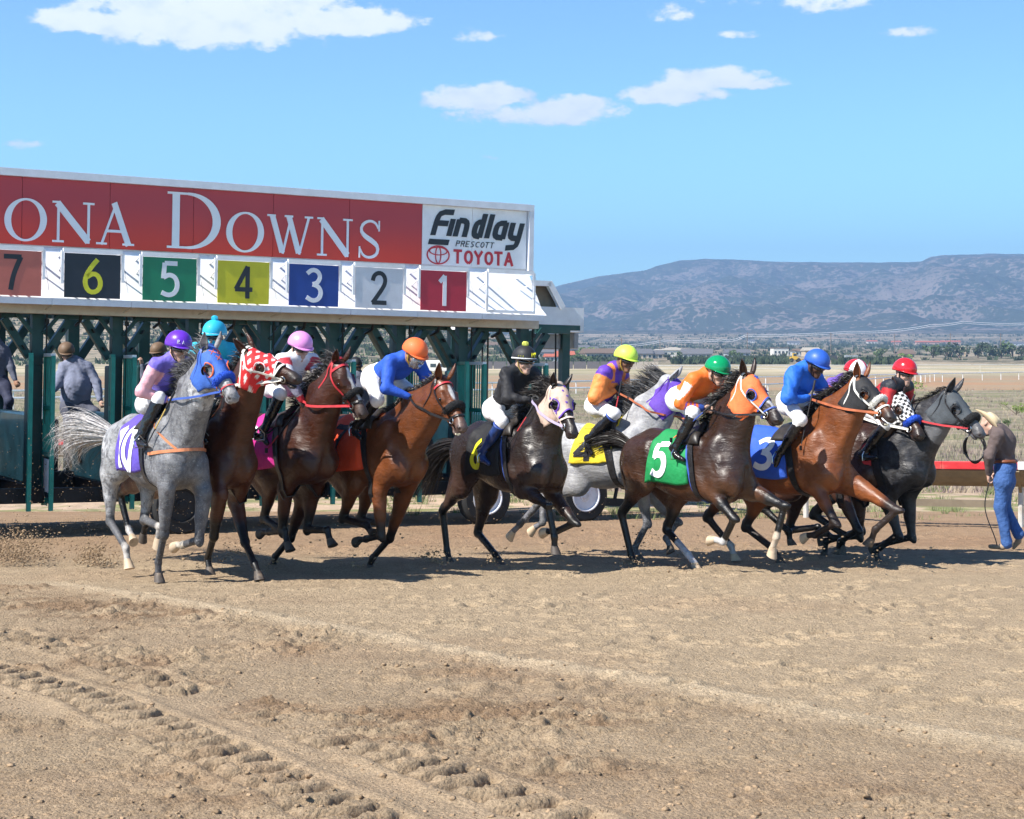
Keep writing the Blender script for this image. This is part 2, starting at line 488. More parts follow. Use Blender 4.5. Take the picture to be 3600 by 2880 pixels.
# hoof prints
hr = np.random.default_rng(12)
for i in range(620):
    if i < 430: hx, hy = hr.uniform(-4.6, 6), hr.uniform(11.2, 24)
    else: hx, hy = hr.uniform(-.8, 5), hr.uniform(9, 15)
    a = hr.uniform(-.5, .5); r_ = hr.uniform(.055, .095); dp = hr.uniform(.012, .035)
    i0, i1 = np.searchsorted(xs, (hx - .3, hx + .3)); j0, j1 = np.searchsorted(ys, (hy - .3, hy + .3))
    xx, yy = X[i0:i1, j0:j1] - hx, Y[i0:i1, j0:j1] - hy
    u_, v_ = (xx * cos(a) + yy * sin(a)) / 1.25, -xx * sin(a) + yy * cos(a); rr_ = np.hypot(u_, v_)
    disp[i0:i1, j0:j1] += -dp * (1 - smoothstep(rr_, r_ * .55, r_ * 1.05)) + dp * .55 * np.exp(-((rr_ - r_ * 1.45) / (r_ * .35)) ** 2)
Zt = Zt + disp * near
V = np.stack([X, Y, Zt], 2).reshape(-1, 3); nx_, ny_ = X.shape
idx = np.arange(nx_ * ny_).reshape(nx_, ny_)
Q = np.stack([idx[:-1, :-1].ravel(), idx[1:, :-1].ravel(), idx[1:, 1:].ravel(), idx[:-1, 1:].ravel()], 1)
track = mesh_obj('track', V, Q, None, None, smooth=True); tag(track, kind='structure')
dry = V3((.395, .300, .195)); moist = V3((.25, .168, .102)); red = V3((.325, .212, .130))
mo = np.clip(churn * smoothstep(fbm(X * 1.6 + 3, Y * 2.2 + 8, 5, gain=.62), -.2, .35) * .9 + fore * .25, 0, 1) * (1 - .7 * np.maximum(0, 1 - dbm / .35))
far_red = smoothstep(Y, 17.5, 22) * .8 + .25 * smoothstep(fbm(X * .5, Y * .7, 3), 0, .5)
far_red = np.clip(far_red, 0, 1)
cc = dry * (1 + .0 * X[..., None]); cc = np.broadcast_to(cc, X.shape + (3,)) * (1 - mo[..., None]) + moist * mo[..., None]
cc = cc * (1 - far_red[..., None]) + red * far_red[..., None]
pale = np.maximum(0, 1 - dbm / .22)[..., None] * .75; cc = cc * (1 - pale) + V3((.49, .385, .26)) * pale
smt = (sm_ * .45)[..., None]; cc = cc * (1 - smt) + V3((.42, .31, .20)) * smt
set_colors(track.data, cc.reshape(-1, 3))
def dirt_mat(name):
    m = bpy.data.materials.new(name); m.use_nodes = True; nt = m.node_tree; p = nt.nodes['Principled BSDF']
    a = N(nt, 'ShaderNodeVertexColor', layer_name='col'); t = N(nt, 'ShaderNodeTexCoord')
    n1_ = N(nt, 'ShaderNodeTexNoise', ins={'Scale': 3.0, 'Detail': 8.0, 'Roughness': .7}); nt.links.new(t.outputs['Object'], n1_.inputs['Vector'])
    n2_ = N(nt, 'ShaderNodeTexNoise', ins={'Scale': 60.0, 'Detail': 5.0, 'Roughness': .7}); nt.links.new(t.outputs['Object'], n2_.inputs['Vector'])
    f = math_node(nt, 'MULTIPLY', maprange(nt, n1_.outputs['Fac'], .3, .7, .88, 1.12), maprange(nt, n2_.outputs['Fac'], .3, .7, .72, 1.2))
    c = N(nt, 'ShaderNodeCombineXYZ'); [nt.links.new(f, c.inputs[i]) for i in range(3)]
    nt.links.new(mixcol(nt, 1.0, a.outputs[0], c.outputs[0], 'MULTIPLY'), p.inputs['Base Color'])
    p.inputs['Roughness'].default_value = .95; p.inputs['Specular IOR Level'].default_value = .15
    n3_ = N(nt, 'ShaderNodeTexNoise', ins={'Scale': 90.0, 'Detail': 4.0, 'Roughness': .75}); nt.links.new(t.outputs['Object'], n3_.inputs['Vector'])
    v_ = N(nt, 'ShaderNodeTexVoronoi', ins={'Scale': 55.0}); nt.links.new(t.outputs['Object'], v_.inputs['Vector'])
    h = math_node(nt, 'ADD', n3_.outputs['Fac'], math_node(nt, 'MULTIPLY', v_.outputs['Distance'], -.6))
    b = N(nt, 'ShaderNodeBump', ins={'Strength': .9, 'Distance': .016}); nt.links.new(h, b.inputs['Height']); nt.links.new(b.outputs[0], p.inputs['Normal'])
    return m
M_dirt = dirt_mat('track_dirt'); track.data.materials.append(M_dirt)
M_clod = mat('clod', (.32, .225, .14), .95, var=.35, vscale=15, bump=.6, bscale=90, spec=.1)
def tracks_z(x, y):
    i = min(max(np.searchsorted(xs, x), 1), nx_ - 1); j = min(max(np.searchsorted(ys, y), 1), ny_ - 1); return float(Zt[i, j])
# loose clods
cr = random.Random(9); base_ico = [ico((0, 0, 0), 1, s, .32, 1, (1, 1, .7)) for s in range(6)]
vs, fs, nv_ = [], [], 0
for i in range(5200):
    y_ = 6.6 + 15 * cr.random() ** 1.6; x_ = cr.uniform(-1, 1) * (y_ * .32)
    inf = y_ < np.interp(x_, [p[0] for p in sorted(berm)], [p[1] for p in sorted(berm)]) + .2
    if not inf and cr.random() < .55: continue
    r_ = (.003 + .013 * cr.random() ** 5) * (1.2 if inf else .8)
    v0, f0 = base_ico[i % 6]; a = cr.uniform(0, 6.28); ca, sa_ = cos(a), sin(a); z_ = tracks_z(x_, y_)
    P_ = np.array(v0); R_ = np.stack([P_[:, 0] * ca - P_[:, 1] * sa_, P_[:, 0] * sa_ + P_[:, 1] * ca, P_[:, 2]], 1) * r_ * np.array([1, 1, cr.uniform(.6, 1.1)]) + np.array([x_, y_, z_ + r_ * .05])
    vs.append(R_); fs.append(np.array(f0) + nv_); nv_ += len(P_)
tag(mesh_obj('dirt_clods', np.concatenate(vs), np.concatenate(fs), M_clod, None, smooth=False), kind='stuff')
# dirt kicked into the air
vs, fs, nv_ = [], [], 0
def fly(n, px0, px1, py0, py1, Y0, Y1, r0=.003, r1=.008, gx=None):
    global nv_
    for i in range(n):
        if gx: px_, py_ = cr.gauss(gx[0], gx[2]), cr.gauss(gx[1], gx[3])
        else: px_, py_ = cr.uniform(px0, px1), py0 + (py1 - py0) * cr.random() ** .7
        c_ = ray(px_, py_, cr.uniform(Y0, Y1))
        if c_.z < float(ground_z(0, c_.y)) + .01: continue
        r_ = r0 + (r1 - r0) * cr.random() ** 3; v0, f0 = base_ico[cr.randrange(6)]
        P_ = np.array(v0) * r_ + np.array(c_); vs.append(P_); fs.append(np.array(f0) + nv_); nv_ += len(P_)
fly(900, -50, 900, 1480, 1880, 20.0, 23.5, .0035, .011)
fly(500, 850, 2150, 1640, 1850, 21.5, 24, .0035, .010)
fly(3200, 0, 0, 0, 0, 17.9, 19.2, .004, .015, (30, 1935, 80, 40))
fly(900, 0, 0, 0, 0, 17.8, 18.6, .004, .015, (330, 1952, 36, 24))
fly(200, 0, 0, 0, 0, 17.4, 18, .004, .012, (830, 1955, 50, 30))
fly(160, 0, 0, 0, 0, 18.2, 18.8, .005, .016, (1510, 1955, 26, 18))
fly(120, 0, 0, 0, 0, 18.4, 19, .004, .012, (2260, 1900, 30, 40))
fly(260, 300, 3300, 1850, 2010, 16.6, 19.0, .005, .020)
for hx_, hy_ in ((760, 1985), (960, 1985), (1290, 1975), (1590, 1975), (1760, 1970), (2240, 1975), (2460, 1985), (2780, 1965), (3090, 1970)): fly(45, 0, 0, 0, 0, 17.0, 18.2, .005, .018, (hx_ - 20, hy_, 34, 16))
tag(mesh_obj('flying_dirt', np.concatenate(vs), np.concatenate(fs), M_clod, None), kind='stuff')

# ------------------------------------------------------------------ the country beyond
YB = [28, 45, 100, 200, 300, 400, 600, 900, 1400, 2000, 2600, 3300]
ZB = [-.455, -.55, -.62, -.6, -.35, -.05, 1.4, 4.4, 11.0, 19.0, 30.0, 62.0]
RX = [-3500, 0, 1250, 1400, 1600, 1750, 1872, 2000, 2150, 2450, 2700, 2900]
RY = [900, 960, 1050, 1090, 1160, 1198, 1217, 1222, 1230, 1243, 1256, 1272]
MX = [-6000, -2500, -500, 600, 1400, 1700, 1947, 2097, 2270, 2310, 2389, 2475, 2586, 2728, 3004, 3193, 3240, 3272, 3319, 3477, 3600, 4300, 5200, 7000, 9500]
MY = [1190, 1120, 1060, 1100, 1090, 1062, 1010, 974, 951, 936, 919, 911, 915, 922, 925, 923, 920, 904, 898, 893, 895, 905, 960, 1040, 1150]
def plain_z(px, Y, wx, wy):
    z = np.interp(Y, YB, ZB)
    hr_ = CAMH + (HY - np.interp(px, RX, RY)) / FPX * 1300
    fade = smoothstep(-px, -2900, -2600)
    rise = smoothstep(Y, 480, 1300) ** 1.15 * (1 - smoothstep(Y, 1350, 2400))
    hill = np.maximum(hr_ - np.interp(1300, YB, ZB), 0) * fade
    z = z + hill * rise * (1 + .0 * px) + (fbm(wx * .006, wy * .006, 4) * 7 * smoothstep(Y, 420, 1000)) * (fade * (1 - smoothstep(px, 1700, 2300)) + .12)
    z = z + fbm(wx * .09, wy * .09, 3) * .12 * smoothstep(Y, 29, 36) * (1 - smoothstep(Y, 200, 400))
    return z
def mount_z(px, Y, wx, wy):
    top = CAMH + (HY - np.interp(px, MX, MY)) / FPX * 6500
    t = (Y - 3100) / (6500 - 3100)
    prof = smoothstep(t, -.05, 1.0) ** 1.05
    spur = fbm(wx * .00115 + 3.3, wy * .0008 + 1.2, 5, gain=.52)
    gul = np.abs(fbm(wx * .0032 + .0005 * wy, wy * .0014, 5, gain=.55))
    body = top * prof + (spur * 170 - gul * 110 + 30) * np.clip(t * 4, 0, 1) * (1 - smoothstep(t, .70, .97))
    cap_ = CAMH + (HY - np.interp(px, MX, MY)) / FPX * Y * (.93 + .07 * smoothstep(t, .2, .95)) + fbm(wx * .01, wy * .01, 3) * 5
    body = np.minimum(body, cap_)
    return np.maximum(body, 55 * smoothstep(t, -.1, .3)) * (1 - .25 * smoothstep(t, 1.05, 1.6))
rows = [28.4]
while rows[-1] < 3000: rows.append(rows[-1] * 1.017 + .02)
rows += list(np.linspace(3060, 6700, 230)) + [7200, 8200, 10000]
rows = np.array(rows); pxs = np.concatenate([np.linspace(-9000, -700, 60)[:-1], np.linspace(-700, 4300, 620), np.linspace(4300, 12600, 60)[1:]])
PX, YY = np.meshgrid(pxs, rows, indexing='ij'); WX = (PX - 1800) / FPX * YY
ZZ = plain_z(PX, YY, WX, YY); mz_ = mount_z(PX, YY, WX, YY); ZZ = np.where(YY > 3000, np.maximum(ZZ, mz_), ZZ)
V = np.stack([WX, YY, ZZ], 2).reshape(-1, 3); n1x, n1y = PX.shape
idx = np.arange(n1x * n1y).reshape(n1x, n1y); Q = np.stack([idx[:-1, :-1].ravel(), idx[1:, :-1].ravel(), idx[1:, 1:].ravel(), idx[:-1, 1:].ravel()], 1)
cut = int(np.searchsorted(rows, 3000))
def sub(j0, j1):
    sl = idx[:, j0:j1]; keep = sl.ravel(); n_ = j1 - j0
    k = np.arange(n1x * n_).reshape(n1x, n_); q = np.stack([k[:-1, :-1].ravel(), k[1:, :-1].ravel(), k[1:, 1:].ravel(), k[:-1, 1:].ravel()], 1)
    return V[keep], q
def land_mat(name, mountain=False):
    m = bpy.data.materials.new(name); m.use_nodes = True; nt = m.node_tree; p = nt.nodes['Principled BSDF']; p.inputs['Roughness'].default_value = .95; p.inputs['Specular IOR Level'].default_value = .1
    t = N(nt, 'ShaderNodeTexCoord'); v = t.outputs['Object']
    def nz(s, d=5.0, r=.65, vec=v):
        n_ = N(nt, 'ShaderNodeTexNoise', ins={'Scale': s, 'Detail': d, 'Roughness': r}); nt.links.new(vec, n_.inputs['Vector']); return n_.outputs['Fac']
    if mountain:
        c = mixcol(nt, maprange(nt, nz(.0021, 6), .38, .62), (.21, .17, .145), (.13, .115, .095))
        w_ = N(nt, 'ShaderNodeTexVoronoi', ins={'Scale': .050, 'Randomness': 1.0}); nt.links.new(v, w_.inputs['Vector'])
        w2_ = N(nt, 'ShaderNodeTexVoronoi', ins={'Scale': .095, 'Randomness': 1.0}); nt.links.new(v, w2_.inputs['Vector'])
        dens_ = maprange(nt, nz(.0035, 6, .7), .36, .58, .45, 1.1)
        thr = math_node(nt, 'MULTIPLY', dens_, .62)
        spots = math_node(nt, 'GREATER_THAN', thr, w_.outputs['Distance']); sp2 = math_node(nt, 'GREATER_THAN', math_node(nt, 'MULTIPLY', dens_, .55), w2_.outputs['Distance'])
        c = mixcol(nt, math_node(nt, 'MULTIPLY', math_node(nt, 'MAXIMUM', spots, sp2), .9), c, (.035, .048, .030))
        c = mixcol(nt, math_node(nt, 'MULTIPLY', maprange(nt, nz(.012, 6, .75), .60, .70), .55), c, (.33, .27, .23))
        h = math_node(nt, 'ADD', math_node(nt, 'MULTIPLY', nz(.006, 8, .7), 60), math_node(nt, 'MULTIPLY', nz(.03, 6, .7), 12))
        b = N(nt, 'ShaderNodeBump', ins={'Strength': .30, 'Distance': 1.0}); nt.links.new(h, b.inputs['Height']); nt.links.new(b.outputs[0], p.inputs['Normal'])
    else:
        sx = N(nt, 'ShaderNodeSeparateXYZ'); nt.links.new(v, sx.inputs[0]); yy_ = sx.outputs[1]
        # verge: sandy earth with grass; field: dry brush; then pale grassland, scrub hills
        verge = mixcol(nt, maprange(nt, nz(.9, 6), .46, .60), (.47, .35, .25), (.22, .22, .10))
        fld = mixcol(nt, maprange(nt, nz(.35, 6, .7), .40, .62), (.30, .25, .18), (.17, .165, .095))
        fld = mixcol(nt, math_node(nt, 'MULTIPLY', maprange(nt, nz(.07, 4), .50, .62), .75), fld, (.15, .17, .07))
        fld = mixcol(nt, math_node(nt, 'MULTIPLY', maprange(nt, nz(.045, 4), .52, .66), .6), fld, (.26, .20, .20))
        c = mixcol(nt, maprange(nt, yy_, 31, 40), verge, fld)
        oval = mixcol(nt, maprange(nt, nz(.03, 3), .35, .65), (.36, .22, .13), (.30, .25, .17))
        c = mixcol(nt, math_node(nt, 'MULTIPLY', maprange(nt, yy_, 150, 168), maprange(nt, yy_, 320, 250)), c, oval)
        past = mixcol(nt, maprange(nt, nz(.02, 6), .42, .62), (.50, .42, .29), (.30, .27, .16))
        c = mixcol(nt, maprange(nt, yy_, 250, 380), c, past)
        hillc = mixcol(nt, maprange(nt, nz(.010, 5), .40, .62), (.36, .29, .205), (.23, .195, .135))
        hillc = mixcol(nt, math_node(nt, 'MULTIPLY', maprange(nt, nz(.004, 4), .54, .62), .7), hillc, (.42, .30, .22))
        w_ = N(nt, 'ShaderNodeTexVoronoi', ins={'Scale': .24, 'Randomness': 1.0}); nt.links.new(v, w_.inputs['Vector'])
        thr = math_node(nt, 'MULTIPLY', maprange(nt, nz(.012, 5, .7), .36, .60, .35, 1.0), .66)
        hillc = mixcol(nt, math_node(nt, 'MULTIPLY', math_node(nt, 'GREATER_THAN', thr, w_.outputs['Distance']), .9), hillc, (.055, .062, .035))
        c = mixcol(nt, maprange(nt, yy_, 420, 640), c, hillc)
        h = math_node(nt, 'ADD', math_node(nt, 'MULTIPLY', nz(3.0, 6, .7), .10), math_node(nt, 'MULTIPLY', nz(.05, 6, .7), 2.0))
        b = N(nt, 'ShaderNodeBump', ins={'Strength': .7, 'Distance': 1.0}); nt.links.new(h, b.inputs['Height']); nt.links.new(b.outputs[0], p.inputs['Normal'])
    nt.links.new(c, p.inputs['Base Color']); return m
v_, q_ = sub(0, cut + 1); tag(mesh_obj('plain', v_, q_, land_mat('plain_land'), None, smooth=True), kind='structure')
v_, q_ = sub(cut, n1y); tag(mesh_obj('mountain', v_, q_, land_mat('mountain_land', True), None, smooth=True), kind='structure')
def land(px, Y):
    wx = (px - 1800) / FPX * Y; return Vector((wx, Y, float(plain_z(np.array([float(px)]), np.array([float(Y)]), np.array([wx]), np.array([float(Y)]))[0])))

# haze
hz = bpy.data.materials.new('haze_air'); hz.use_nodes = True; hz.node_tree.nodes.clear()
pv = N(hz.node_tree, 'ShaderNodeVolumePrincipled', ins={'Density': 1.95e-4, 'Anisotropy': .15}); pv.inputs['Color'].default_value = (.38, .62, 1.0, 1)
ho_ = N(hz.node_tree, 'ShaderNodeOutputMaterial'); hz.node_tree.links.new(pv.outputs[0], ho_.inputs['Volume'])
o_ = MB().box((0, 4900, 345), (24000, 11000, 710)).build('haze', hz); tag(o_, kind='stuff')

# ------------------------------------------------------------------ grass and brush
def blades(name, clumps, m, seed=1):
    """clumps: (x, y, z, radius, height, count)"""
    r_ = np.random.default_rng(seed); vs, fs = [], []; b = 0
    V_, F_ = [], []
    for (x, y, z, rad, h, n) in clumps:
        a = r_.uniform(0, 2 * pi, n); rr_ = rad * np.sqrt(r_.random(n)) * .5
        bx, by_ = x + np.cos(a) * rr_, y + np.sin(a) * rr_; hh = h * r_.uniform(.5, 1.1, n); lean = r_.uniform(.1, .7, n) * hh
        tx, ty = bx + np.cos(a) * lean, by_ + np.sin(a) * lean; w = np.maximum(.004, hh * (.05 if h < .5 else .30)) * r_.uniform(.7, 1.5, n)
        sx_, sy_ = -np.sin(a + 1.2) * w, np.cos(a + 1.2) * w
        P_ = np.stack([np.stack([bx - sx_, by_ - sy_, np.full(n, z - .02)], 1), np.stack([bx + sx_, by_ + sy_, np.full(n, z - .02)], 1), np.stack([tx, ty, z + hh], 1)], 1).reshape(-1, 3)
        V_.append(P_); F_.append(np.arange(n * 3).reshape(n, 3) + b); b += n * 3
    return mesh_obj(name, np.concatenate(V_), np.concatenate(F_), m)
M_grass = mat('verge_grass', (.17, .20, .08), .8, var=.35, vscale=2); M_drygrass = mat('dry_grass', (.33, .27, .19), .85, var=.3, vscale=1.5); M_brushp = mat('purple_brush', (.22, .165, .155), .9, var=.3, vscale=.8)
g_ = np.random.default_rng(21); cl = []
for i in range(900):
    y_ = g_.uniform(26.2, 36); px_ = g_.uniform(1350, 3800); 
    if fbm(np.array([px_ * .01]), np.array([y_ * .6]), 2)[0] < -.02: continue
    x_ = (px_ - 1800) / FPX * y_; cl.append((x_, y_, float(ground_z(0, y_)), g_.uniform(.08, .28), g_.uniform(.04, .15), 22))
tag(blades('verge_grass', cl, M_grass, 2), kind='stuff')
cl = []; cl2 = []
for i in range(7000):
    y_ = 34 + 130 * g_.random() ** 1.7; px_ = g_.uniform(-100, 3750); x_ = (px_ - 1800) / FPX * y_
    (cl if i % 2 else cl2).append((x_, y_, float(land(px_, y_).z), g_.uniform(.2, .6), g_.uniform(.10, .30), 12))
tag(blades('dry_grass', cl, M_drygrass, 3), kind='stuff'); tag(blades('low_brush', cl2, M_brushp, 4), kind='stuff')

M_leaf = [mat('leaf_dark', (.045, .065, .030), .8, var=.4, vscale=1), mat('leaf_mid', (.085, .125, .045), .8, var=.4, vscale=1), mat('leaf_bright', (.17, .24, .05), .8, var=.4, vscale=1)]
M_bark = mat('bark', (.12, .09, .07), .9)
def tree(name, loc, w, h, m, label, cat, seed, n=260, trunk=.25, group=None, leaf=None):
    root = empty(name, loc, 0, label, cat, group); r_ = np.random.default_rng(seed)
    lf = leaf or w * .09
    k = 7; cs = np.stack([r_.normal(0, .26, k) * w, r_.normal(0, .26, k) * w, h * (trunk + (1 - trunk) * r_.uniform(.25, .85, k))], 1)
    ci = r_.integers(0, k, n); d = r_.normal(size=(n, 3)); d /= np.linalg.norm(d, axis=1, keepdims=True)
    c = cs[ci] + d * np.array([w * .25, w * .25, h * (1 - trunk) * .26]) * r_.uniform(.5, 1.0, (n, 1))
    c[:, 2] = np.clip(c[:, 2], h * trunk * .6, h)
    a, b_ = r_.normal(size=(n, 3)), r_.normal(size=(n, 3)); a /= np.linalg.norm(a, axis=1, keepdims=True); b_ = np.cross(a, b_); b_ /= np.linalg.norm(b_, axis=1, keepdims=True)
    s = lf * r_.uniform(.6, 1.4, (n, 1))
    P_ = np.stack([c - a * s, c - b_ * s * .6, c + a * s, c + b_ * s * .6], 1).reshape(-1, 3)
    mesh_obj('crown', P_, np.arange(n * 4).reshape(n, 4), m, root)
    mb = MB().tube([(0, 0, -.3), (w * .01, 0, h * trunk), (0, 0, h * .6)], [w * .05, w * .035, w * .015], 6)
    for i in range(3): mb.tube([(0, 0, h * trunk * .8), tuple(cs[i])], [w * .022, w * .01], 5)
    mb.build('trunk', M_bark, root, smooth=True); return root
tree('shrub', land(3178, 118), 2.5, 1.5, M_leaf[2], 'bright green shrub out on the plain behind the red helmeted jockey', 'shrub', 5, 700, .12, leaf=.07)
tree('shrub', land(3572, 85), .85, .7, M_leaf[2], 'small yellow green shrub on the dry field at the right edge', 'shrub', 6, 500, .1, leaf=.035)
tree('shrub', land(3545, 70), .5, .3, M_leaf[1], 'low green weed clump on the dry field below the small yellow green shrub', 'shrub', 7, 200, .1, leaf=.03)

# ------------------------------------------------------------------ rails
M_railw = mat('rail_white', (.78, .78, .78), .5, dirt=(.45, .38, .3), dirt_s=2); M_railr = mat('rail_red', (.55, .03, .035), .45, dirt=(.45, .3, .22), dirt_s=3); M_postg = mat('post_grey', (.5, .49, .46), .6, dirt=(.3, .22, .15), dirt_s=4)
M_tanp = mat('tan_panel', (.24, .19, .115), .7, dirt=(.14, .10, .06), dirt_s=2)
def rail_thing(name, pts, zt, r, label, cat='rail', post=3.0, pm=None, m=None, two=False, group=None):
    root = empty(name, pts[0], 0, label, cat, group); o = Vector(pts[0])
    P_ = [Vector(p) - o for p in pts]; mb = MB(); mb.tube([p + Vector((0, 0, zt)) for p in P_], r, 6); mb.build('rail', m or M_railw, root, smooth=True)
    if two: MB().tube([p + Vector((0, 0, zt * .55)) for p in P_], r * .8, 6).build('rail', m or M_railw, root, smooth=True)
    tot = 0
    for a, b in zip(P_[:-1], P_[1:]):
        L = (b - a).length; k = max(1, int(L / post))
        for i in range(k):
            p = a.lerp(b, i / k); MB().tube([p + Vector((0, 0, -.2)), p + Vector((0, 0, zt))], r * .55, 5).build('post', pm or M_railw, root)
    return root
rp = lambda px, Y: tuple(land(px, Y))
rail_thing('far_rail', [rp(-300, 92), rp(900, 112), rp(1900, 137), rp(2350, 158), rp(2900, 195), rp(3700, 250)], 1.05, .07, 'thin white running rail on the far side of the oval, upper line of two', post=6)
rail_thing('far_rail', [rp(-300, 74), rp(900, 88), rp(1900, 107), rp(2350, 116), rp(2700, 128), rp(3050, 160), rp(3300, 230)], 1.0, .06, 'thin white inner rail curving across the dry infield, lower line of two', post=6)
rail_thing('far_fence', [rp(2280, 330), rp(2900, 345), rp(3700, 370)], 1.5, .05, 'white two rail fence beyond the oval under the town', cat='fence', post=16, two=True)
# near inner rail with its sloping cover
near_pts = [(9.4, 23.6), (7.2, 24.3), (5.25, 25.1), (4.3, 27.0), (2.55, 30.0), (.6, 32.0), (-1.6, 33.0), (-7, 34.4), (-14, 36)]
root = empty('track_rail', (7.2, 24.3, float(ground_z(0, 24.3))), 0, 'red and white inner rail with tan sloping cover behind the cowboy hatted man', 'rail')
o = Vector(root.location)
def gz2(x, y): return float(ground_z(0, y)) if y < 29 else -.46
seglist = []
for (x0, y0), (x1, y1) in zip(near_pts[:-1], near_pts[1:]):
    L = math.hypot(x1 - x0, y1 - y0); k = max(1, round(L / 1.4))
    for i in range(k):
        a, b = i / k, (i + 1) / k; seglist.append(((x0 + (x1 - x0) * a, y0 + (y1 - y0) * a), (x0 + (x1 - x0) * b, y0 + (y1 - y0) * b)))
for i, (a, b) in enumerate(seglist):
    A = Vector((a[0], a[1], gz2(*a) + .90)) - o; B = Vector((b[0], b[1], gz2(*b) + .90)) - o
    d = (B - A).normalized(); back = Vector((-d.y, d.x, 0)); back = back if back.y > 0 else -back
    MB().bar(A, B, .05, .115).build('rail_section', M_railr if (i % 3 != 1) else M_railw, root, bevel=.01)
    mb = MB(); k = 5
    prof = [(.03, -.06), (.12, -.16), (.22, -.24), (.36, -.30), (.46, -.31)]
    vs_ = [A + back * p[0] + Vector((0, 0, p[1])) for p in prof] + [B + back * p[0] + Vector((0, 0, p[1])) for p in prof]
    mb.add(vs_, [(j, j + 1, k + j + 1, k + j) for j in range(k - 1)]); c_ = mb.build('cover_panel', M_tanp, root); md = c_.modifiers.new('thick', 'SOLIDIFY'); md.thickness = .02
    if i % 2 == 0:
        P_ = A + back * .45; MB().tube([P_ + Vector((0, 0, -1.1)), P_ + Vector((0, 0, -.30))], .042, 8).build('post', M_postg, root, smooth=True)
        MB().bar(P_ + Vector((0, 0, -.42)), A + Vector((0, 0, -.07)), .04).build('post_arm', M_tanp, root)
A = Vector((5.3, 24.9, -.31 + .36)) - o; B = Vector((7.0, 24.5, -.30 + .35)) - o
MB().bar(A, B, .10, .10).build('lower_beam', mat('weathered_beam', (.20, .16, .11), .8), root)

# ------------------------------------------------------------------ the town
M_walls = [mat('stucco_white', (.62, .60, .55), .8), mat('stucco_tan', (.46, .37, .27), .8), mat('stucco_grey', (.38, .40, .42), .8), mat('stucco_pink', (.50, .33, .27), .8)]
M_roofs = [mat('roof_grey', (.13, .13, .14), .7), mat('roof_brown', (.17, .12, .09), .7), mat('roof_red', (.42, .12, .07), .7), mat('roof_pale', (.40, .36, .30), .7)]
M_win = mat('far_window', (.03, .04, .05), .15, var=0)
def house(px, Y, w, d, h, rh, wm, rm, label, rz=0.0, wings=(), hip=False, group=None, nwin=4, porch=False):
    root = empty('house', land(px, Y) + Vector((0, 0, -.4)), rz, label, 'house', group)
    blocks = [(0, 0, w, d, h, rh)] + list(wings)
    for (bx, by_, bw, bd, bh, brh) in blocks:
        MB().box((bx, by_, bh / 2), (bw, bd, bh)).build('wall', M_walls[wm], root)
        e = .5; x0, x1, y0, y1 = bx - bw / 2 - e, bx + bw / 2 + e, by_ - bd / 2 - e, by_ + bd / 2 + e
        if brh > 0:
            ins_ = min(bw, bd) * .45 if hip else .0
            vs_ = [(x0, y0, bh), (x1, y0, bh), (x1, y1, bh), (x0, y1, bh), (x0 + ins_, by_, bh + brh), (x1 - ins_, by_, bh + brh), (x0, y0, bh - .25), (x1, y0, bh - .25), (x1, y1, bh - .25), (x0, y1, bh - .25)]
            MB().add(vs_, [(0, 1, 5, 4), (2, 3, 4, 5), (1, 2, 5), (3, 0, 4), (6, 7, 1, 0), (7, 8, 2, 1), (8, 9, 3, 2), (9, 6, 0, 3), (9, 8, 7, 6)]).build('roof', M_roofs[rm], root)
        else: MB().box((bx, by_, bh + .2), (bw + .6, bd + .6, .45)).build('roof', M_roofs[rm], root)
        n_ = max(1, int(nwin * bw / w))
        for i in range(n_):
            xx = bx - bw / 2 + bw * (i + .5) / n_; ww = min(1.5, bw / n_ * .5)
            wf = MB().box((xx, by_ - bd / 2 - .03, bh * .52), (ww + .3, .12, 1.5)).build('window', M_walls[0], root)
            MB().box((xx, by_ - bd / 2 - .10, bh * .52), (ww, .06, 1.2)).build('pane', M_win, wf)
    return root
T = 'town houses beyond the oval'
house(2040, 900, 9, 8, 3.2, 2.4, 2, 0, 'grey gabled house on the low ridge right of the gate post', .2, [(-5.2, -1, 4, 6, 3.4, 2.0), (6.5, 0, 5, 8, 3.0, 2.0)], group=T)
house(2365, 900, 13, 12, 3.9, 1.5, 0, 3, 'white flat fronted building left of the green helmet, largest of the town', .1, [(-8, 1, 6, 10, 3.2, 1.2), (9, 1, 5, 9, 3.4, .0)], hip=True, group=T)
house(2250, 780, 10, 9, 2.6, 2.2, 1, 0, 'low tan house with dark roof just below the white building', .1, [(7.5, 2, 6, 8, 2.4, 1.8)], group=T)
house(2450, 800, 14, 9, 2.4, 2.4, 2, 0, 'long grey roofed house between the white building and the green helmet', -.1, group=T)
house(2590, 880, 12, 9, 2.4, 1.8, 2, 0, 'dark roofed house right of the green helmet', .1, group=T)
house(2080, 760, 8, 8, 2.6, 2.0, 1, 1, 'small tan gabled house under the low ridge', .3, [(7, 0, 6, 7, 2.5, 2.2)], group=T)
house(2170, 770, 8, 8, 2.6, 2.4, 2, 0, 'grey gabled house beside the lime helmet', -.2, group=T)
house(1985, 700, 7, 7, 2.6, 1.6, 0, 2, 'white house with a red roof seen beside the tall gate post', .1, group=T)
house(1925, 740, 9, 8, 3.0, 1.8, 2, 0, 'pale house with grey roof left of the tall gate post', .1, group=T)
house(1945, 640, 6, 6, 2.4, 1.0, 0, 2, 'small white shed with a red roof near the tall gate post', .1, group=T)
house(2740, 1000, 9, 8, 4.6, .0, 0, 1, 'unfinished pale two storey house left of the blue helmet', .1, [(6, 0, 6, 7, 3.0, .0), (11, 0, 5, 6, 3, 1.4)], group=T)
house(2850, 900, 8, 8, 3.6, 1.6, 1, 3, 'tan house right behind the blue helmet', .1, group=T)
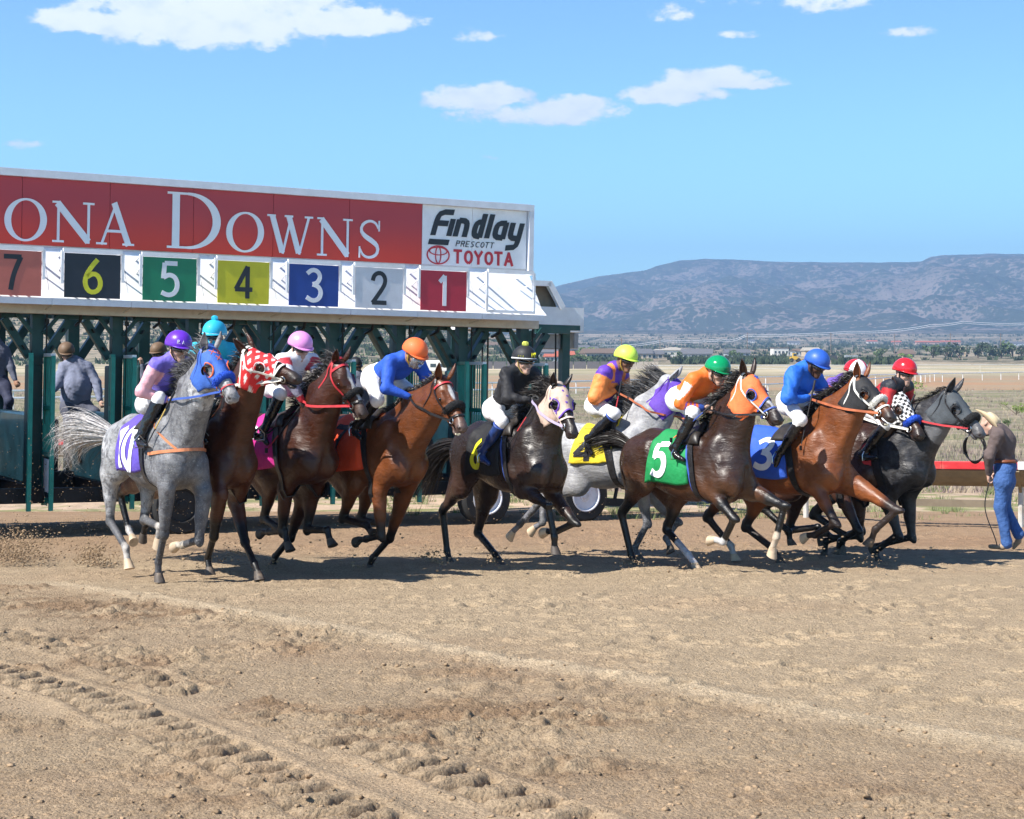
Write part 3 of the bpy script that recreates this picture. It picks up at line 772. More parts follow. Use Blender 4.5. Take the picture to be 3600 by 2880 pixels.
house(3185, 820, 6, 6, 2.2, 2.2, 1, 1, 'small brown gabled barn right of the brush mound', .2, group=T)
house(3405, 950, 6.5, 8, 5.6, .0, 1, 3, 'tan tower block building among the trees at the right', .1, [(8, 1, 11, 8, 4.0, 0), (-7, 1, 9, 8, 3.2, 0)], nwin=2, group=T)
house(3530, 980, 18, 9, 4.2, .0, 1, 3, 'long flat tan building at the far right of the town', .0, nwin=8, group=T)
for i, (px_, Y_, w_, m_, lb) in enumerate(((2790, 2300, 16, 2, 'tiny blue roofed house on the slope above the town'), (3065, 2400, 14, 0, 'tiny white house highest on the slope above the checkered hood'), (3150, 2300, 12, 3, 'tiny pink house on the slope over the red helmet'),
        (3260, 2250, 30, 3, 'low red roofed row on the slope above the trees'), (3340, 2300, 26, 3, 'second red roofed row on the slope, right of the first'), (3460, 2500, 12, 0, 'tiny house alone high on the right slope'), (3570, 2150, 30, 2, 'long white and blue shed on the slope at the far right'), (2640, 2500, 10, 0, 'tiny pale house on the slope above the green helmet'))):
    house(px_, Y_, w_, 10, 4, 1.6, m_ % 4, 2 if 'red' in lb else 0, lb, 0, group=T, nwin=3)
for i, (px_, Y_, lb) in enumerate(((735, 820, 'tan house on the scrub hill seen through the gate left of the pink helmet'), (600, 760, 'small white shed on the scrub hill behind the left part of the gate'), (1320, 900, 'low tan house on the hill behind the orange helmet'), (1715, 900, 'tan roofed house on the hill left of the black helmet'), (1760, 920, 'second tan roofed house on the hill left of the black helmet'), (470, 800, 'small pale house on the hill behind the gate workers'))):
    house(px_, Y_, 9, 8, 2.6, 1.6, (1, 0)[i % 2], 1, lb, .15, group='houses on the scrub hill behind the gate', nwin=3)
tr = random.Random(4)
LAB = {0: 'dark green', 1: 'mid green', 2: 'yellow green'}
tl = [(3100, 780, 7, 5, 1, 'left of the brush mound'), (3280, 800, 9, 6, 1, 'first of the row in front of the tan buildings'), (3325, 790, 8, 6, 0, 'second of the row in front of the tan buildings'), (3372, 800, 10, 7, 0, 'just left of the tan tower'), (3438, 800, 9, 7.5, 0, 'just right of the tan tower'), (3480, 790, 8, 6, 0, 'in front of the long flat building, left one'), (3520, 800, 9, 6, 0, 'in front of the long flat building, middle one'), (3560, 800, 8, 8, 1, 'near the right edge of the town'), (3590, 790, 7, 6, 0, 'at the very right edge of the town'),
      (2047, 800, 5, 3.5, 2, 'under the low ridge'), (2090, 790, 6, 4, 2, 'beside the small tan gabled house'), (2585, 760, 6, 4, 1, 'round one right of the green helmet'), (2470, 900, 4, 4, 0, 'beside the white building'), (2155, 900, 4, 3.5, 0, 'on the ridge behind the lime helmet'), (2010, 640, 8, 2.5, 1, 'hedge like, below the red roofed house'), (2050, 640, 8, 2.5, 1, 'hedge like, right of the first hedge'), (2380, 760, 4, 3.5, 1, 'in front of the white building'), (2900, 850, 5, 4, 0, 'right of the blue helmet'), (3190, 700, 5, 3, 2, 'small and yellow, by the brown barn'),
      (740, 640, 9, 5, 1, 'seen through the gate by the turquoise rider'), (790, 660, 7, 5, 1, 'seen through the gate right of the turquoise rider'), (1340, 800, 6, 4, 1, 'beside the tan house behind the orange helmet'), (1650, 820, 4, 3.5, 0, 'on the hill left of the black helmet'), (330, 700, 5, 3.5, 0, 'on the hill behind the gate worker')]
for i, (px_, Y_, w_, h_, m_, lb) in enumerate(tl):
    tree('tree', land(px_, Y_), w_ * 1.0, h_, M_leaf[m_], LAB[m_] + ' town tree ' + lb, 'tree', 40 + i, 260, .12, 'trees about the town', leaf=w_ * .07)
for nm_, n_, y0_, y1_, x0_, x1_, h0_, h1_, m_, cnt_ in (('hillside_bushes', 6500, 520, 1350, -300, 2250, .9, 2.0, 0, 10), ('hillside_scrub', 3500, 480, 1350, -300, 2300, .5, 1.2, 1, 10), ('juniper_scrub', 2000, 1350, 3050, 1500, 3750, 2.0, 4.2, 0, 8)):
    cl = []
    for i in range(n_):
        px_, Y_ = tr.uniform(x0_, x1_), y0_ + (y1_ - y0_) * tr.random() ** .8
        if fbm(np.array([px_ * .006]), np.array([Y_ * .01]), 2)[0] < -.22: continue
        p = land(px_, Y_); h_ = tr.uniform(h0_, h1_); cl.append((p.x, p.y, p.z, h_ * 1.5, h_, cnt_))
    ob_ = blades(nm_, cl, M_leaf[m_], 30 + n_ % 7); tag(ob_, kind='stuff')
# brush mounds: nobody could count the bushes
cl = []
for i in range(900):
    if i < 380: px_, Y_ = tr.uniform(2380, 2760), tr.uniform(560, 700)
    elif i < 620: px_, Y_ = tr.uniform(2950, 3180), tr.uniform(520, 640)
    else: px_, Y_ = tr.uniform(1900, 3700), tr.uniform(700, 1900)
    p = land(px_, Y_); cl.append((p.x, p.y, p.z, tr.uniform(2, 5), tr.uniform(1.0, 2.6), 22))
tag(blades('scrub_bushes', cl, M_leaf[0], 8), kind='stuff')
# dark fence behind the riders' left
root = empty('privacy_fence', land(1900, 430), 0, 'long dark grey privacy fence below the town, right of the gate', 'fence'); o = Vector(root.location)
for i in range(14):
    a, b = land(1500 + i * 47, 430) - o, land(1500 + (i + 1) * 47 - 3, 430) - o
    MB().bar(a + Vector((0, 0, .9)), b + Vector((0, 0, .9)), .1, 1.9).build('panel', mat('fence_dark', (.12, .11, .115), .8), root)
root = empty('wall', land(2200, 420), 0, 'pale block wall continuing the dark privacy fence to the right', 'wall'); o = Vector(root.location)
for i in range(6):
    a, b = land(2160 + i * 26, 420) - o, land(2160 + (i + 1) * 26 - 2, 420) - o
    MB().bar(a + Vector((0, 0, .9)), b + Vector((0, 0, .9)), .2, 2.0).build('panel', mat('block_wall', (.40, .34, .29), .85), root)
# electricity poles and wires
M_pole = mat('pole_wood', (.20, .14, .10), .9); M_wire = mat('wire', (.55, .56, .58), .5)
poles = [(2185, 620, 9), (2627, 900, 12.6), (2921, 900, 12.6), (3145, 1000, 12.6), (3341, 950, 12.6), (3518, 950, 12.8), (3720, 950, 12.8), (2320, 1000, 10)]
tops = []
for i, (px_, Y_, h_) in enumerate(poles):
    p = land(px_, Y_); where = ['just left of the lime helmet', 'right of the green helmet', 'right of the blue helmet', 'left of the red helmet', 'right of the red helmet', 'above the cowboy hat', 'outside the right edge', 'between the lime and green helmets'][i]
    r_ = empty('utility_pole', p, 0, 'wooden utility pole rising from the town ' + where, 'pole', 'utility poles across the town')
    MB().tube([(0, 0, -.5), (0, 0, h_)], [.22, .16], 6).build('pole', M_pole, r_); MB().box((0, 0, h_ - .8), (2.2, .15, .15)).build('crossarm', M_pole, r_)
root = empty('power_line', land(2000, 2600) + Vector((0, 0, 10)), 0, 'pale high voltage wires sagging in front of the mountain foot', 'power line'); o = Vector(root.location)
wp = [(2100, 1213), (2330, 1196), (2535, 1193), (2620, 1178), (2990, 1165), (3270, 1142), (3385, 1130), (3700, 1129)]
for k in range(2):
    for j in range(len(wp) - 1):
        a, b = ray(wp[j][0], wp[j][1] + 6 * k, 1500), ray(wp[j + 1][0], wp[j + 1][1] + 6 * k, 1500)
        pts = [a.lerp(b, t) + Vector((0, 0, -8 * (1 if j % 2 == 0 else .4) * t * (1 - t))) - o for t in np.linspace(0, 1, 9)]
        MB().tube(pts, .22, 4).build('wire', M_wire, root)
# wheel loader
p = land(2795, 640); root = empty('wheel_loader', p, 0, 'yellow wheel loader parked by the brush left of the blue helmet', 'loader'); M_yel_ = mat('machine_yellow', (.62, .38, .03), .5)
MB().box((-.4, 0, 1.5), (3.0, 2.2, 1.1)).build('body', M_yel_, root, bevel=.1); MB().box((-.2, 0, 2.7), (1.4, 1.6, 1.4)).build('cab', M_yel_, root, bevel=.1)
MB().box((-.2, -.85, 2.8), (1.1, .06, .9)).build('window', M_win, root); MB().bar((1.0, 0, 1.6), (3.0, 0, .7), .5, .3).build('arm', M_yel_, root)
MB().box((3.6, 0, .6), (.9, 2.8, 1.1)).build('bucket', mat('bucket_grey', (.1, .09, .08), .6), root, bevel=.1)
for x_ in (-1.4, 1.2):
    for s in (-1, 1): MB().lathe([(.1, -.3), (.75, -.3), (.8, 0), (.75, .3), (.1, .3)], (x_, s * 1.1, .8), 16, Matrix(((1, 0, 0), (0, 0, 1), (0, -1, 0)))).build('wheel', mat('tyre_rubber', (.02, .02, .02), .85), root, smooth=True)
p = land(2980, 640); root = empty('flat_trailer', p, 0, 'dark flatbed trailer stacked with grey crates right of the blue helmet', 'trailer')
MB().box((-3.5, 0, 1.1), (9, 2.2, .35)).build('bed', mat('trailer_dark', (.03, .03, .035), .6), root); MB().box((-6, 0, 1.9), (3.6, 2, 1.3)).build('load', mat('load_dark', (.05, .05, .05), .7), root)
for i in range(5): MB().box((-.6 + i * 1.0, 0, 1.95), (.92, 2, 1.3)).build('crate', M_walls[2], root)
for i in range(3): MB().lathe([(.1, -.2), (.45, -.2), (.45, .2), (.1, .2)], (-6 + i * 3, -1, .5), 12, Matrix(((1, 0, 0), (0, 0, 1), (0, -1, 0)))).build('wheel', mat('tyre_rubber', (.02, .02, .02), .85), root)
# camper seen through the gate
p = land(1528, 300); root = empty('camper_trailer', p, -.2, 'white camper trailer parked on the plain seen behind the orange helmet', 'camper')
MB().box((0, 0, 1.6), (5.2, 2.2, 2.0)).build('body', M_walls[0], root, bevel=.2); MB().box((.0, -1.12, 1.7), (1.0, .06, .6)).build('window', M_win, root); MB().box((1.6, -1.12, 1.7), (.7, .06, .6)).build('window', M_win, root)
for x_ in (-.6, .6): MB().lathe([(.1, -.15), (.4, -.15), (.4, .15), (.1, .15)], (x_, -1, .4), 12, Matrix(((1, 0, 0), (0, 0, 1), (0, -1, 0)))).build('wheel', mat('tyre_rubber', (.02, .02, .02), .85), root)
GL = {  # digits as strokes in a 1 x 1.5 box
 '1': [[(.22, 1.18), (.55, 1.5)], [(.55, 1.5), (.55, 0)]],
 '2': [[(.08, 1.1), (.15, 1.36), (.4, 1.5), (.7, 1.46), (.88, 1.2), (.82, .9), (.5, .5), (.08, .02)], [(.05, .04), (.95, .04)]],
 '3': [[(.08, 1.3), (.35, 1.5), (.7, 1.45), (.88, 1.18), (.72, .88), (.42, .8)], [(.42, .8), (.78, .7), (.95, .4), (.78, .08), (.4, 0), (.05, .18)]],
 '4': [[(.72, 0), (.72, 1.5)], [(.72, 1.5), (.05, .42)], [(.0, .42), (1.0, .42)]],
 '5': [[(.9, 1.48), (.2, 1.48)], [(.2, 1.5), (.14, .78)], [(.14, .82), (.45, .98), (.8, .86), (.95, .5), (.8, .12), (.42, 0), (.05, .14)]],
 '6': [[(.75, 1.5), (.4, 1.15), (.15, .75), (.08, .42), (.25, .08), (.55, 0), (.85, .14), (.95, .46), (.78, .8), (.5, .88), (.2, .7)]],
 '7': [[(.05, 1.46), (.95, 1.46)], [(.92, 1.46), (.55, .7), (.42, 0)]],
 '8': [[(.5, .8), (.15, 1.0), (.15, 1.32), (.5, 1.5), (.85, 1.32), (.85, 1.0), (.5, .8), (.1, .55), (.1, .2), (.5, 0), (.9, .2), (.9, .55), (.5, .8)]],
 '0': [[(.5, 0), (.15, .2), (.05, .75), (.15, 1.3), (.5, 1.5), (.85, 1.3), (.95, .75), (.85, .2), (.5, 0)]],
}
# ------------------------------------------------------------------ starting gate (x along the gate, -y towards the horses)
GA = math.atan2(.479, .878); G0 = Vector((-3.615, 24.1, 0))
gate = empty('starting_gate', G0, GA, 'long starting gate with dark green posts under a red and white lettered sign', 'starting gate')
gate.rotation_euler = (0, .018, GA)
def gs(px, py, y=0.0):
    """x and z on the gate's own upright plane y metres behind the sign face"""
    k = (px - 1800) / FPX; c, s = cos(GA), sin(GA)
    # world X = G0x + c x - s y ; world Y = G0y + s x + c y
    x = (k * (G0.y + c * y) - G0.x + s * y) / (c - k * s); Y_ = G0.y + s * x + c * y
    return x, CAMH - (py - HY) / FPX * Y_ + .018 * x
gx = lambda px, y=0.0: gs(px, 1000, y)[0]
Mg_dark = mat('gate_green', (.008, .052, .052), .45, var=.2, vscale=3, dirt=(.05, .05, .045), dirt_s=3)
Mg_teal = mat('gate_teal', (.012, .21, .17), .4, var=.15); Mg_white = mat('gate_white', (.80, .81, .84), .45, dirt=(.55, .52, .50), dirt_s=1.2, var=.04); Mg_alu = mat('gate_trim', (.66, .68, .74), .4, var=.06)
Mg_pad = mat('gate_pad', (.006, .026, .038), .38, var=.3, vscale=3, coat=.2); Mg_black = mat('gate_black', (.012, .013, .014), .6, var=.3); Mg_beige = mat('gate_beige', (.52, .48, .42), .6, dirt=(.3, .27, .22))
Mg_letter = mat('letter_white', (.76, .77, .82), .4, var=.02); Mg_ink = mat('sign_ink', (.018, .022, .032), .45); Mg_redink = mat('sign_red_ink', (.52, .03, .05), .45)
def sign_mat():
    m = bpy.data.materials.new('sign_red'); m.use_nodes = True; nt = m.node_tree; p = nt.nodes['Principled BSDF']
    t = N(nt, 'ShaderNodeTexCoord'); s = N(nt, 'ShaderNodeSeparateXYZ'); nt.links.new(t.outputs['Object'], s.inputs[0])
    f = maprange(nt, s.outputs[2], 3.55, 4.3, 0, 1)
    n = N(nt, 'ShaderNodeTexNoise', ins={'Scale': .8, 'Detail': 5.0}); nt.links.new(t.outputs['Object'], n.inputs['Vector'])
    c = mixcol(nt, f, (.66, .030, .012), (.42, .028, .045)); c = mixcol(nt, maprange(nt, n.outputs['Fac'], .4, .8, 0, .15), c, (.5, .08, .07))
    nt.links.new(c, p.inputs['Base Color']); p.inputs['Roughness'].default_value = .38; return m
XL, XF, XE, XR = -10.5, gx(1468), gx(1836), gx(1852)
ZT, ZR1, ZR0 = 4.57, 4.475, 3.585
hdr = MB().box(((XL + XR) / 2, .16, (ZT + ZR0) / 2 - .03), (XR - XL, .26, ZT - ZR0 + .1)).build('header', Mg_alu, gate)
seam = 1.2; x = XL
for i in range(20):
    a, b = XF - (i + 1) * 1.17, XF - i * 1.17
    if b < XL: break
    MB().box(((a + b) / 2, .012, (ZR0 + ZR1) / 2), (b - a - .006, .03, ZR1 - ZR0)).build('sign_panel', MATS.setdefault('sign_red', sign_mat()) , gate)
for a, b in ((XF, XF + (XE - XF) * .47), (XF + (XE - XF) * .47, XE)):
    MB().box(((a + b) / 2 + .001, .012, (ZR0 + ZR1) / 2), (b - a - .005, .03, ZR1 - ZR0)).build('sign_panel', Mg_white, gate)
MB().box(((XL + XR) / 2, -.03, (ZT + ZR1) / 2 + .002), (XR - XL + .02, .10, ZT - ZR1)).build('frame_top', Mg_alu, gate)
MB().box(((XE + XR) / 2 + .012, -.028, (ZR0 + ZR1) / 2), (XR - XE, .09, ZR1 - ZR0 + .04)).build('frame_side', Mg_alu, gate)

def ribbon2(mb, pts, w, place, dep, y0=0.0):
    """flat extruded stroke; pts 2d, w width or list"""
    P_ = np.array(pts, dtype=float); n = len(P_); w = np.array(w if hasattr(w, '__len__') else [w] * n, dtype=float)
    tg = np.gradient(P_, axis=0) if n > 2 else np.tile(P_[1] - P_[0], (2, 1)); tg /= np.linalg.norm(tg, axis=1, keepdims=True) + 1e-9
    nr = np.stack([-tg[:, 1], tg[:, 0]], 1) * w[:, None] / 2
    L_, R_ = P_ + nr, P_ - nr; vs_ = []
    for i in range(n):
        for q, yy_ in ((L_[i], y0), (R_[i], y0), (R_[i], y0 - dep), (L_[i], y0 - dep)):
            a, b = place(q[0], q[1]); vs_.append((a, yy_, b))
    fs_ = []
    for i in range(n - 1):
        for j in range(4): fs_.append((i * 4 + j, i * 4 + (j + 1) % 4, i * 4 + 4 + (j + 1) % 4, i * 4 + 4 + j))
    fs_ += [(0, 1, 2, 3), tuple((n - 1) * 4 + j for j in (3, 2, 1, 0))]
    mb.add(vs_, fs_)
def arc(cx, cy, rx, ry, a0, a1, n=16): return [(cx + rx * cos(R(a)), cy + ry * sin(R(a))) for a in np.linspace(a0, a1, n)]
def serif(mb, kind, place, D):
    S = lambda pts, w, k=[0]: (ribbon2(mb, pts, w, place, D + .0007 * len(mb.f) / 10, 0))
    T_, t_ = .150, .066; sw = .050
    if kind == 'O':
        n = 40; vs_ = []
        for i in range(n):
            a = 2 * pi * i / n
            for (rx, ry, rot) in ((.5, .52, 0), (.5 - T_ * 1.05, .52 - t_ * .8, 0)):
                x_, y_ = cos(a) * rx, sin(a) * ry; px_, pz_ = place(.5 + x_ + .012 * sin(a), .5 + y_)
                vs_ += [(px_, 0, pz_), (px_, -D, pz_)]
        fs_ = []
        for i in range(n):
            a = i * 4; b = ((i + 1) % n) * 4; fs_ += [(a, b, b + 1, a + 1), (a + 1, b + 1, b + 3, a + 3), (a + 3, b + 3, b + 2, a + 2), (a + 2, b + 2, b, a)]
        mb.add(vs_, fs_)
    elif kind == 'N':
        S([(.10, 0), (.10, 1)], t_); S([(.90, 0), (.90, 1)], t_); S([(.07, .955), (.90, .045)], T_ * 1.15)
        S([(-.05, sw / 2), (.25, sw / 2)], sw); S([(.75, 1 - sw / 2), (1.05, 1 - sw / 2)], sw); S([(-.06, 1 - sw / 2), (.14, 1 - sw / 2)], sw)
    elif kind == 'A':
        S([(.10, 0), (.50, .98)], t_); S([(.46, 1.04), (.90, 0)], T_ * 1.1); S([(.22, .34), (.72, .34)], t_); S([(-.05, sw / 2), (.26, sw / 2)], sw); S([(.72, sw / 2), (1.06, sw / 2)], sw)
    elif kind == 'W':
        S([(.06, .98), (.31, .03)], T_ * .85); S([(.32, 0), (.52, .98)], t_ * .8); S([(.46, .98), (.71, .03)], T_ * .85); S([(.72, 0), (.95, .98)], t_ * .8)
        for x_ in (.04, .46, .95): S([(x_ - .10, 1 - sw / 2), (x_ + .10, 1 - sw / 2)], sw)
    elif kind == 'D':
        S([(.16, 0), (.16, 1)], T_ * .9); S([(-.0, sw / 2 * .8), (.4, sw / 2 * .8)], sw * .8); S([(-.0, 1 - sw / 2 * .8), (.4, 1 - sw / 2 * .8)], sw * .8)
        aa = arc(.38, .5, .55, .48, 90, -90, 26); S(aa, [t_ * .7 + (T_ * 1.0 - t_ * .7) * cos(R(a)) ** 1.5 if cos(R(a)) > 0 else t_ * .7 for a in np.linspace(90, -90, 26)])
    elif kind == 'S':
        pts = smooth_path2([(.86, .80), (.74, .95), (.48, 1.0), (.20, .90), (.12, .72), (.28, .58), (.60, .46), (.86, .32), (.82, .10), (.50, .0), (.22, .06), (.10, .24)], 30)
        k = len(pts); S(pts, [t_ + (.14 - t_) * max(0, sin(pi * (i / (k - 1) - .12) / .76)) ** 2 for i in range(k)])
        S([(.88, .72), (.88, 1.0)], .05); S([(.08, .0), (.08, .30)], .05)
def smooth_path2(pts, n):
    P_ = np.array(pts, dtype=float)
    for _ in range(3):
        Q_ = [P_[0]]
        for i in range(len(P_) - 1): Q_ += [P_[i] * .75 + P_[i + 1] * .25, P_[i] * .25 + P_[i + 1] * .75]
        Q_.append(P_[-1]); P_ = np.array(Q_)
    d = np.r_[0, np.cumsum(np.linalg.norm(np.diff(P_, axis=0), axis=1))]; t = np.linspace(0, d[-1], n)
    return [tuple(p) for p in np.stack([np.interp(t, d, P_[:, i]) for i in range(2)], 1)]
Zb = gs(600, 873)[1]; capD = gs(600, 675)[1] - Zb; zs = gs(1110, 901)[1]; cap = gs(1110, 767)[1] - zs; zs = (zs + gs(170, 845)[1]) / 2 ; cap = (cap + gs(170, 699)[1] - gs(170, 845)[1]) / 2
Zb = zs - .005
for ch, p0, p1 in (('O', -5, 145), ('N', 172, 305), ('A', 326, 446), ('D', 569, 756), ('O', 777, 910), ('W', 930, 1075), ('N', 1104, 1216), ('S', 1240, 1325)):
    x0, x1 = gx(p0), gx(p1); c_ = capD if ch == 'D' else cap
    mb = MB(); serif(mb, ch, lambda a, b, x0=x0, x1=x1, c_=c_: (x0 + (x1 - x0) * a, Zb + c_ * b), .016); L = mb.build('letter', Mg_letter, gate); L.location = (0, -.004, 0)
# sponsor panel
fx0, fz1 = gs(1498, 738); fx1, fz0 = gs(1815, 836); fxx, fzt = gs(1500, 740)
def fpl(x0, z0, w, h, sh=.22): return lambda a, b: (x0 + w * a + sh * h * b, z0 + h * b)
FW = gx(1812) - gx(1497); FZ = gs(1500, 826)[1]; FH = gs(1500, 738)[1] - FZ
P = fpl(gx(1497), FZ, FW * .93, FH * 1.0, .28)
W_ = .056; wy = W_ * FW / FH * .93
mb = MB()
def st(pts, w=None, k=[0]): k[0] += 1; ribbon2(mb, [(p[0] * FW, p[1] * FH) for p in pts], (w or W_) * FW, lambda a, b: (gx(1497) + a + .28 * b, FZ + b), .008 + .0006 * (k[0] % 12))
GLY = dict(F=[[(.026, 0), (.026, .62), (.04, .86), (.075, .965), (.19, .965)], [(.03, .50), (.16, .50)]], i=[[(.20, .0), (.20, .70)]],
   n=[[(.27, 0), (.27, .70)], [(.27, .66), (.33, .67), (.37, .56), (.37, 0)]], d=[[(.54, .05), (.50, .05), (.465, .13), (.465, .56), (.50, .66), (.54, .66)], [(.54, 0), (.54, .99)]], l=[[(.62, 0), (.62, .99)]],
   a=[[(.80, .05), (.74, .05), (.70, .13), (.70, .56), (.74, .66), (.80, .66)], [(.80, 0), (.80, .70)]], y=[[(.875, .70), (.875, .16), (.90, .06), (.97, .06)], [(.98, .70), (.98, -.20), (.95, -.33), (.86, -.35)]])
for g_k, sts in GLY.items():
    mb = MB()
    for s_ in sts: st(s_ if len(s_) < 4 else smooth_path2(s_, 12))
    L = mb.build('letter', Mg_ink, gate); L.location = (0, -.004, 0)
mb = MB(); st([(.0, -.26), (.22, -.26)], .055); L = mb.build('underline', Mg_ink, gate); L.location = (0, -.004, 0)
TX = {'P': [[(0, 0), (0, 1), (.55, .95), (.55, .55), (0, .5)]], 'R': [[(0, 0), (0, 1), (.55, .95), (.55, .55), (0, .5)], [(.3, .5), (.6, 0)]], 'E': [[(.55, 1), (0, 1), (0, 0), (.55, 0)], [(0, .5), (.45, .5)]], 'S': [[(.55, .95), (.1, 1), (0, .7), (.5, .4), (.5, .05), (0, 0)]],
      'C': [[(.6, .9), (.3, 1), (0, .7), (0, .3), (.3, 0), (.6, .1)]], 'O': [[(.35, 0), (.05, .2), (.05, .8), (.35, 1), (.65, .8), (.65, .2), (.35, 0)]], 'T': [[(.3, 0), (.3, 1)], [(-.02, 1), (.62, 1)]], 'Y': [[(0, 1), (.32, .5), (.64, 1)], [(.32, .5), (.32, 0)]], 'A': [[(0, 0), (.33, 1), (.66, 0)], [(.12, .34), (.54, .34)]]}
def text(s, x0, x1, z0, h, w, m, shear=0.0, y=-.004):
    n = len(s); cw = (x1 - x0) / n
    for i, ch in enumerate(s):
        mb = MB()
        for k, sp_ in enumerate(TX[ch]):
            pts = [(x0 + cw * (i + p[0] * 1.05 + .08) + shear * p[1] * h, z0 + p[1] * h) for p in (smooth_path2(sp_, 20) if ch in 'OCS' else sp_)]
            if ch in 'OCS': ribbon2(mb, pts, w, lambda a, b: (a, b), .008 + .0005 * k)
            else:
                for q in range(len(pts) - 1):
                    a_, b_ = Vector(pts[q]), Vector(pts[q + 1]); e = (b_ - a_).normalized() * w * .3; ribbon2(mb, [tuple(a_ - e), tuple(b_ + e)], w, lambda a, b: (a, b), .008 + .0005 * (k * 4 + q))
        L = mb.build('letter', m, gate); L.location = (0, y, 0)
za = gs(1590, 865)[1]; text('PRESCOTT', gx(1586), gx(1722), za, gs(1590, 846)[1] - za, .011, Mg_ink, .25)
za = gs(1580, 923)[1]; text('TOYOTA', gx(1580), gx(1794), za, gs(1580, 880)[1] - za, .040, Mg_redink)
ex0, ex1 = gx(1487), gx(1564); ez = gs(1525, 896)[1]; er_ = (ex1 - ex0) / 2; ec = (ex0 + ex1) / 2; ezr = (gs(1525, 865)[1] - gs(1525, 928)[1]) / 2
mb = MB()
for k, (rx, ry, cz, w_) in enumerate(((1, 1, 0, .020), (.24, .92, 0, .015), (.80, .42, .42, .015))):
    ribbon2(mb, [(ec + er_ * rx * cos(a), ez + ezr * (cz + ry * sin(a))) for a in np.linspace(0, 2 * pi, 41)], w_, lambda a, b: (a, b), .008 + .0006 * k)
L = mb.build('emblem', Mg_redink, gate); L.location = (0, -.004, 0)
# visor: sloping white panels, gutter, fascia
zv1, zv0 = 3.56, 2.87; yv = -.45
XV0, XV1 = XL, gx(1868, -.2)
for i in range(14):
    b = XV1 - i * 1.054; a = b - 1.054
    if b < XL: break
    mb = MB(); n1_, n2_ = (.02, zv1), (yv, zv0)
    vs_ = [(a + .003, n1_[0], zv1), (b - .003, n1_[0], zv1), (b - .003 + (.06 if i == 0 else 0), yv + .12, zv0 + .10), (a + .003, yv + .12, zv0 + .10), (b - .003 + (.08 if i == 0 else 0), yv, zv0), (a + .003, yv, zv0)]
    o_ = mb.add(vs_, [(3, 2, 1, 0), (5, 4, 2, 3)]).build('visor_panel', Mg_white, gate); md = o_.modifiers.new('t', 'SOLIDIFY'); md.thickness = .02; md.offset = -1
    MB().box(((a + b) / 2, yv - .03, zv0 - .045), (b - a - .004, .05, .085)).build('gutter', Mg_alu, gate)
    MB().bar((a + .02, yv - .02, zv0 - .09), (a + .02, yv + .40, zv0 - .14), .015).build('bracket', Mg_beige, gate)
MB().box(((XL + XV1) / 2 + .1, .02, 2.79), (XV1 - XL + .2, .03, .22)).build('fascia', Mg_beige, gate)
MB().box(((XL + XV1) / 2 + .1, .14, 2.73), (XV1 - XL + .2, .20, .10)).build('beam', Mg_beige, gate)
MB().box(((XL + XR) / 2, .45, 2.95), (XR - XL, .5, .10)).build('roof_deck', Mg_black, gate)
MB().box(((XL + XR) / 2, .16, 3.2), (XR - XL - .1, .20, .60)).build('header_back', Mg_beige, gate)
M_plate = {'1': ((.45, .02, .05), Mg_letter), '2': ((.62, .64, .70), Mg_ink), '3': ((.012, .05, .28), Mg_letter), '4': ((.60, .55, .02), Mg_ink), '5': ((.008, .20, .10), Mg_letter), '6': ((.015, .02, .035), mat('plate_yellow', (.62, .62, .03), .45)), '7': ((.48, .13, .10), Mg_ink), '8': ((.5, .2, .35), Mg_ink), '9': ((.1, .5, .55), Mg_ink)}
PC = {'7': 27, '6': 310, '5': 582, '4': 842, '3': 1090, '2': 1320, '1': 1547, '': 1783}
yp = -.52
for ch in ('1', '2', '3', '4', '5', '6', '7', '8', ''):
    cx_ = (gx(PC[ch], yp) if ch in PC else gx(50, yp) - 1.08 * (int(ch) - 7))
    pw, z0, z1 = .74, 2.885, 3.465
    if ch:
        pl = MB().box((cx_, yp, (z0 + z1) / 2), (pw, .018, z1 - z0)).build('number_plate', mat('plate_' + ch, M_plate[ch][0], .4, var=.05), gate)
        mb = MB(); gh, gw = .44, .25
        for k, s_ in enumerate(GL[ch]):
            pts = [(cx_ - gw / 2 + p[0] * gw, z0 + .07 + p[1] / 1.5 * gh) for p in (smooth_path2(s_, 24) if len(s_) > 2 else s_)]
            ribbon2(mb, pts, .062, lambda a, b: (a, b), .004 + .0008 * k, yp - .009)
        mb.build('digit', M_plate[ch][1], pl)
    fr = MB(); fr.bar((cx_ - pw / 2 - .02, yp + .0, z1 + .035), (cx_ + pw / 2 + .02, yp, z1 + .035), .05, .055); fr.bar((cx_ - pw / 2 - .03, yp, z0 + .18), (cx_ - pw / 2 - .03, yp, z1 + .03), .035); fr.bar((cx_ + pw / 2 + .03, yp, z0 + .22), (cx_ + pw / 2 + .03, yp, z1 + .03), .035)
    if not ch: fr.bar((cx_ - pw / 2 - .02, yp, z0 + .02), (cx_ + pw / 2 + .02, yp, z0 + .02), .04); fr.bar((cx_ - pw / 2 - .03, yp, z0 + .02), (cx_ - pw / 2 - .03, yp, z0 + .2), .035); fr.bar((cx_ + pw / 2 + .03, yp, z0), (cx_ + pw / 2 + .03, yp, z0 + .24), .035)
    for s in (-1, 1): fr.bar((cx_ + s * (pw / 2 + .02), yp, z1 + .02), (cx_ + s * (pw / 2 - .04), .0, z1 - .03), .022); fr.bar((cx_ + s * (pw / 2 + .02), yp, z1 - .12), (cx_ + s * (pw / 2 - .02), -.12, z1 - .22), .015)
    fr.build('plate_frame', Mg_white, gate)
